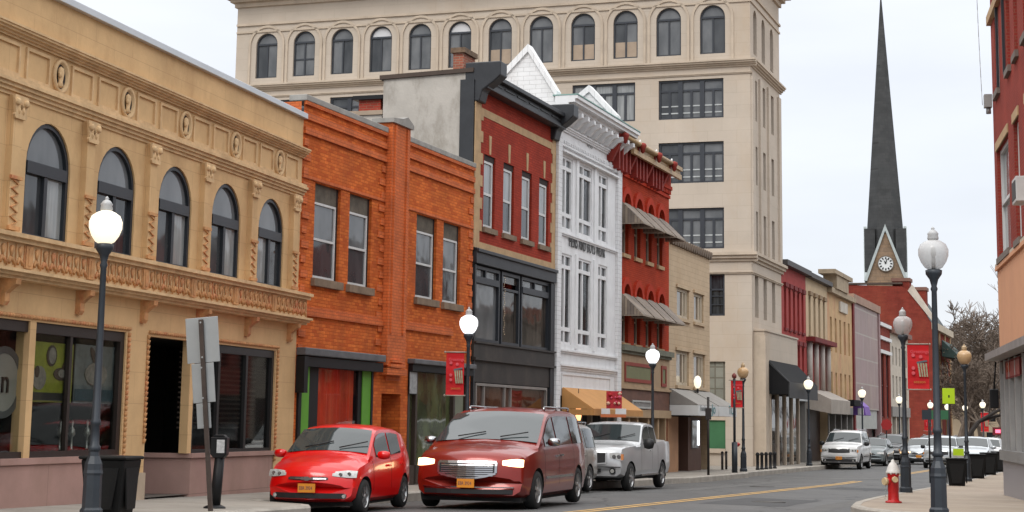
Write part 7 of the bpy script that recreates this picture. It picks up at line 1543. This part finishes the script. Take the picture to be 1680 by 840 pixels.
    for sg in (1, -1):
        ms = P.get('msize', (.10, .11, .075)); m_ = MB(); yb3 = yside(mx, mz)+.02; m_.lathe([(.02, -ms[2]), (ms[0]*.8, -ms[2]*.8), (ms[0], 0), (ms[0]*.85, ms[2]*.75), (.02, ms[2])], (0, 0, 0), 12, sx=.8, sy=1.25); mo = m_.build('mirror', P.get('mirrorm', pm), t, loc=(mx, sg*(yb3+.15), mz+.05)); m_ = MB(); m_.box(-.03, .03, -.0, -sg*.14, -.04, .0); m_.build('arm', blkp, mo)
        m_ = MB(); m_.lathe([(.02, -ms[2]*.7), (ms[0]*.8, 0), (.02, ms[2]*.7)], (-.03, 0, 0), 10, sx=.7, sy=1.1); m_.build('mirror_glass', chrome, mo)
    # door seams, handles, wipers
    if not far:
        for x0 in P['doors']:
            for sg in (1, -1):
                m_ = MB(); s_ = sec(x0); k = 6; pts = s_[3:7]
                for (ya, za), (yb2, zb2) in zip(pts, pts[1:]): m_.face([(x0-.006, sg*(ya+.004), za), (x0+.006, sg*(ya+.004), za), (x0+.006, sg*(yb2+.004), zb2), (x0-.006, sg*(yb2+.004), zb2)])
                m_.build('door_seam', under, t)
        for x0 in P['handles']:
            for sg in (1, -1): m_ = MB(); zz_ = interp(belt, x0)-.14; yy = hw(x0)-.0; m_.box(x0-.09, x0+.09, sg*(yy-.01), sg*(yy+.025), zz_-.018, zz_+.018); m_.build('door_handle', P.get('handlem', pm), t)
        for sg in (.25, -.5):
            m_ = MB(); x0 = P['ws'][0] if P['ws'][0] > P['ws'][1] else P['ws'][1]; x0 -= .04; p0 = Vector((x0+.0, sg*W*.5, interp(top, x0)+cr_+.03)); x1 = x0-.16; p1 = Vector((x1, sg*W*.5+.48, interp(top, x1)+cr_+.03)); m_.cyl(p0, p1, .011, n=6); m_.build('wiper', blkp, t)
        if 'rub' in P:
            for sg in (1, -1): m_ = MB(); m_.box(xr+.5, xf-.5, sg*(W/2-.02), sg*(W/2+.012), P['rub'], P['rub']+.045); m_.build('rub_strip', P.get('rubm', chrome), t)
    if P.get('rails'):
        for sg in (1, -1): m_ = MB(); xa, xb4 = P['rails']; m_.cyl((xa, sg*(W/2-.34), P['H']+.055), (xb4, sg*(W/2-.34), P['H']+.055), .02, n=8); [m_.cyl((xx, sg*(W/2-.34), P['H']-.02), (xx, sg*(W/2-.34), P['H']+.055), .025, n=6) for xx in (xa, (xa+xb4)/2, xb4)]; m_.build('roof_rail', P.get('railm', chrome), t)
    t['_x'] = 0; del t['_x']
    return t, patch, dfm, xnose, sec
HATCH = dict(L=3.88, W=1.70, H=1.49, xf=1.22, xr=-1.26, wr=.295, zg=.19, top=[(-1.94, .60), (-1.92, .85), (-1.86, 1.02), (-1.72, 1.18), (-1.45, 1.385), (-1.1, 1.455), (-.6, 1.49), (-.1, 1.49), (.15, 1.465), (.32, 1.41), (.62, 1.21), (.95, .985), (1.1, .945), (1.35, .90), (1.6, .84), (1.78, .765), (1.88, .69), (1.92, .60), (1.94, .50)],
    belt=[(-1.94, .98), (-1.2, .98), (.6, .92), (1.2, .86), (1.6, .79), (1.94, .62)], ws=(.90, .30), win=[(-.30, .52), (-1.05, -.38)], head=(.42, .80, .60, .73, .05), grille=(.36, .575, .635, .01), gframe=None, bars=[.605], intake=(.62, .27, .36), plate=.445, mirror=(.62, .95), doors=[.78, -.33, -1.15], handles=[-.14, -1.0], fog=(.62, .31, .045, False), spokes=7, bow=.30, crown=.05)
VAN = dict(L=5.14, W=2.12, H=1.74, xf=1.60, xr=-1.48, wr=.335, zg=.2, top=[(-2.57, .65), (-2.54, 1.0), (-2.46, 1.25), (-2.30, 1.58), (-2.1, 1.70), (-1.5, 1.735), (-.3, 1.74), (.15, 1.72), (.42, 1.66), (.62, 1.57), (1.05, 1.33), (1.45, 1.12), (1.6, 1.085), (1.9, 1.05), (2.2, 1.0), (2.40, .94), (2.49, .88), (2.54, .76), (2.57, .55)],
    belt=[(-2.57, 1.10), (-1, 1.08), (1.2, 1.04), (1.8, .99), (2.2, .93), (2.57, .76)], ws=(1.40, .44), win=[(.18, 1.02), (-1.02, .08), (-2.12, -1.12)], head=(.62, .96, .72, .86, .05), grille=(.50, .56, .80, .09), bars=[.595, .63, .665, .70, .735, .77], intake=(.8, .28, .36), plate=.46, strip=(.82, .385, .405), mirror=(1.0, 1.12), doors=[1.15, .08, -1.08], handles=[.28, -.06], spokes=6, rub=.52, rails=(-1.9, .0), bow=.28, crown=.06, tum=.25)
PICK = dict(L=5.6, W=2.0, H=1.88, xf=1.95, xr=-1.5, wr=.385, zg=.36, top=[(-2.8, .85), (-2.79, 1.38), (-1.0, 1.38), (-.98, 1.40), (-.94, 1.75), (-.85, 1.84), (-.3, 1.88), (.1, 1.86), (.3, 1.79), (.82, 1.36), (.95, 1.29), (1.6, 1.27), (2.3, 1.24), (2.6, 1.20), (2.72, 1.14), (2.77, 1.05), (2.8, .7)],
    belt=[(-2.8, 1.34), (-1.0, 1.34), (-.95, 1.25), (.8, 1.22), (2.0, 1.17), (2.8, 1.06)], ws=(.84, .30), win=[(-.25, .52), (-.86, -.33)], head=(.58, .93, .84, 1.05, .0), amber=(.88, .95, .86, 1.02), grille=(.47, .76, 1.05, .03), intake=(.34, .53, .62), plate=.48, mirror=(.62, 1.24), msize=(.13, .13, .15), mirrorm=None, doors=[.90, -.30, -.95], handles=[-.10], fog=(.66, .56, .085, True), spokes=6, bow=.16, crown=.03, tum=.22, strip=(.88, .66, .68))
SUVP = dict(L=5.1, W=1.98, H=1.88, xf=1.65, xr=-1.4, wr=.37, zg=.3, top=[(-2.55, .8), (-2.54, 1.15), (-2.44, 1.55), (-2.3, 1.8), (-1.8, 1.87), (-.2, 1.88), (.2, 1.84), (.4, 1.77), (.98, 1.30), (1.1, 1.24), (1.7, 1.21), (2.2, 1.17), (2.42, 1.10), (2.50, 1.0), (2.55, .7)],
    belt=[(-2.55, 1.2), (1., 1.16), (1.8, 1.08), (2.55, .95)], ws=(.98, .42), win=[(0., .68), (-1.05, -.1), (-2.2, -1.15)], head=(.54, .90, .84, 1.0, .02), amber=(.86, .93, .84, .96), grille=(.52, .80, 1.02, .02), intake=(.8, .38, .52), strip=(.9, .62, .70), stripm=None, plate=.56, mirror=(.78, 1.2), msize=(.11, .12, .11), mirrorm=None, doors=[.95, -.08, -1.1], handles=[.1, -.95], fog=(.68, .44, .06, True), spokes=5, rub=.62, bow=.16, rails=(-2., -.2))
SEDAN = dict(L=4.6, W=1.8, H=1.45, xf=1.38, xr=-1.36, wr=.32, zg=.19, top=[(-2.3, .6), (-2.28, .9), (-2.2, 1.02), (-1.7, 1.06), (-1.5, 1.1), (-.95, 1.38), (-.5, 1.44), (0, 1.45), (.3, 1.40), (.95, 1.0), (1.1, .96), (1.7, .89), (2.05, .82), (2.2, .73), (2.27, .62), (2.3, .5)],
    belt=[(-2.3, .97), (-.5, .95), (.8, .9), (1.5, .82), (2.3, .62)], ws=(.90, .34), win=[(-.2, .5), (-1.1, -.28)], head=(.48, .82, .60, .72, .04), grille=(.40, .56, .68, .02), gframe=None, intake=(.7, .26, .36), plate=.46, mirror=(.65, .95), doors=[.8, -.25], handles=[-.1], fog=(.6, .3, .05, False), spokes=7, bow=.26)
VAN['gframe'] = chrome; VAN['mirrorm'] = chrome; VAN['handlem'] = chrome; PICK['gframe'] = paint('silver_paint', (.46, .47, .48), .35, .3); PICK['mirrorm'] = blkp; SUVP['mirrorm'] = blkp; SUVP['stripm'] = surf('pale_bumper', (.45, .46, .46), rough=.4)
PICK['stripm'] = blkp
def wpos(px, py, off=-.02): g = ground(px, py, off); return (g.x, g.y, g.z)
red_p = paint('bright_red_paint', (.60, .003, .003)); mar_p = paint('copper_red_paint', (.20, .010, .004), .3); sil = MATS['silver_paint']
# red hatchback
av = ground(597, 842.5, -.05); kav = av.y
hb_t, pt, df, xn, sc = vehicle('red_hatchback', 'bright red parked hatchback with orange number plate in front of the orange brick building', 'car', HATCH, red_p, (av.x-.06, av.y, av.z), 12.5, scale=.98)
m_ = MB(); zc = .605; x = xn(zc)+.05
m_.prism([(-.10, zc-.02), (-.035, zc-.02), (-.035, zc-.035), (.035, zc-.035), (.045, zc-.018), (.11, zc-.018), (.10, zc+.02), (.035, zc+.02), (.035, zc+.035), (-.035, zc+.035), (-.045, zc+.018), (-.11, zc+.018)], x-.02, x+.012, axis='x'); m_.build('badge', chrome, hb_t)
m_ = MB(); m_.box(.62, .66, -.35-.1, -.25-.1, 1.17, 1.18)
# minivan
vp_ = ground(875, 835.5, -.02); vn_t, pt, df, xn, sc = vehicle('minivan', 'copper red minivan with both headlights on, driving beside the red hatchback', 'van', VAN, mar_p, (vp_.x, vp_.y, vp_.z), 15.5, scale=1.05, lit=True)
# silver car between van and pickup
_S = FO.uv(960, 800, 3.2)[0]-2.55; sp_ = SW(_S, 3.2, off=-.05); vehicle('silver_wagon', 'silver car mostly hidden between the copper red minivan and the silver pickup', 'car', SUVP, paint('pale_silver_paint', (.42, .40, .37), .4), (sp_.x, sp_.y, sp_.z), 19, scale=.9)
# pickup
pk = ground(1031, 806, -.05); pk_t, pt, df, xn, sc = vehicle('pickup_truck', 'silver parked pickup truck with black grille in front of the white building', 'truck', PICK, sil, (pk.x, pk.y, pk.z), 19.3, scale=.97)
m_ = MB(); m_.box(-1.0, .9, .92, 1.0, .40, .45); m_.build('side_step', chrome, pk_t)
m_ = MB(); m_.prism([(PICK['L']/2+.05+.0*cos(k), .0) for k in range(0)], 0, 1) if False else m_.lathe([(.10, 0), (.10, .012), (.001, .013)], (0, 0, 0), 18, sy=.42); bd = m_.build('badge', surf('navy_badge', (.02, .03, .10), rough=.3), pk_t, loc=(xn(.92)+.03, 0, .92)); bd.rotation_euler = (0, RAD(90), 0); bd.scale = (.42, 2.2, 1)
sv = ground(1411, 770.5, -.05); vehicle('white_suv', 'white parked sport utility vehicle with black grille in front of the cream building', 'car', SUVP, paint('white_car_paint', (.60, .60, .60)), (sv.x, sv.y, sv.z), 19.3, scale=1.)
dkgrey = paint('dark_grey_paint', (.05, .055, .055), .3); blackp = paint('black_car_paint', (.015, .013, .014)); palec = paint('pale_blue_silver', (.45, .48, .50), .4); teal = paint('grey_green_paint', (.13, .15, .15), .4)
def park(px, w, P, pm, label, name='parked_car', az=19.3, s=1., lit=False, off=-.03, py=740, group=None): S = FO.uv(px, py, w)[0]; p = SW(S, w, off=off); return vehicle(name, label, 'car', P, pm, (p.x, p.y, p.z), az, scale=s, far=True, lit=lit, group=group)
park(1452, 3.5, SEDAN, teal, 'grey green sedan parked right behind the white sport utility vehicle', s=1.04)
park(1478, 3.5, SUVP, blackp, 'black sport utility vehicle parked behind the grey green sedan', s=.92)
vt_, *_ = park(1534, 5.4, SEDAN, palec, 'pale silver oncoming car with its headlights on, behind the hydrant lamp', 'oncoming_car', s=1.05, lit=True)
far_ = [(1568, 92, 'pale car in the right lane just right of the nearest clear globe lamp', palec, SUVP, .88), (1597, 104, 'grey car seen above the nearest right litter bin', teal, SEDAN, 1.1), (1620, 92, 'pale silver car seen above the second litter bin', palec, SEDAN, 1.12), (1640, 100, 'pale car beside the corner building edge above the bins', paint('white_car_paint', (0, 0, 0)), SUVP, .85), (1631, 125, 'dark car far away under the neon sign', dkgrey, SUVP, .85), (1545, 118, 'dark car behind the pale one in the right lane', dkgrey, SUVP, .9)]
for px, d, lb, pm, P, s in far_:
    r = ray(px, 725); x, y = r.x*d/r.y, d; vehicle('parked_car', lb, 'car', P, pm, (x, y, prof(Sof(x, y))-.02), 19.3, scale=s, far=True)
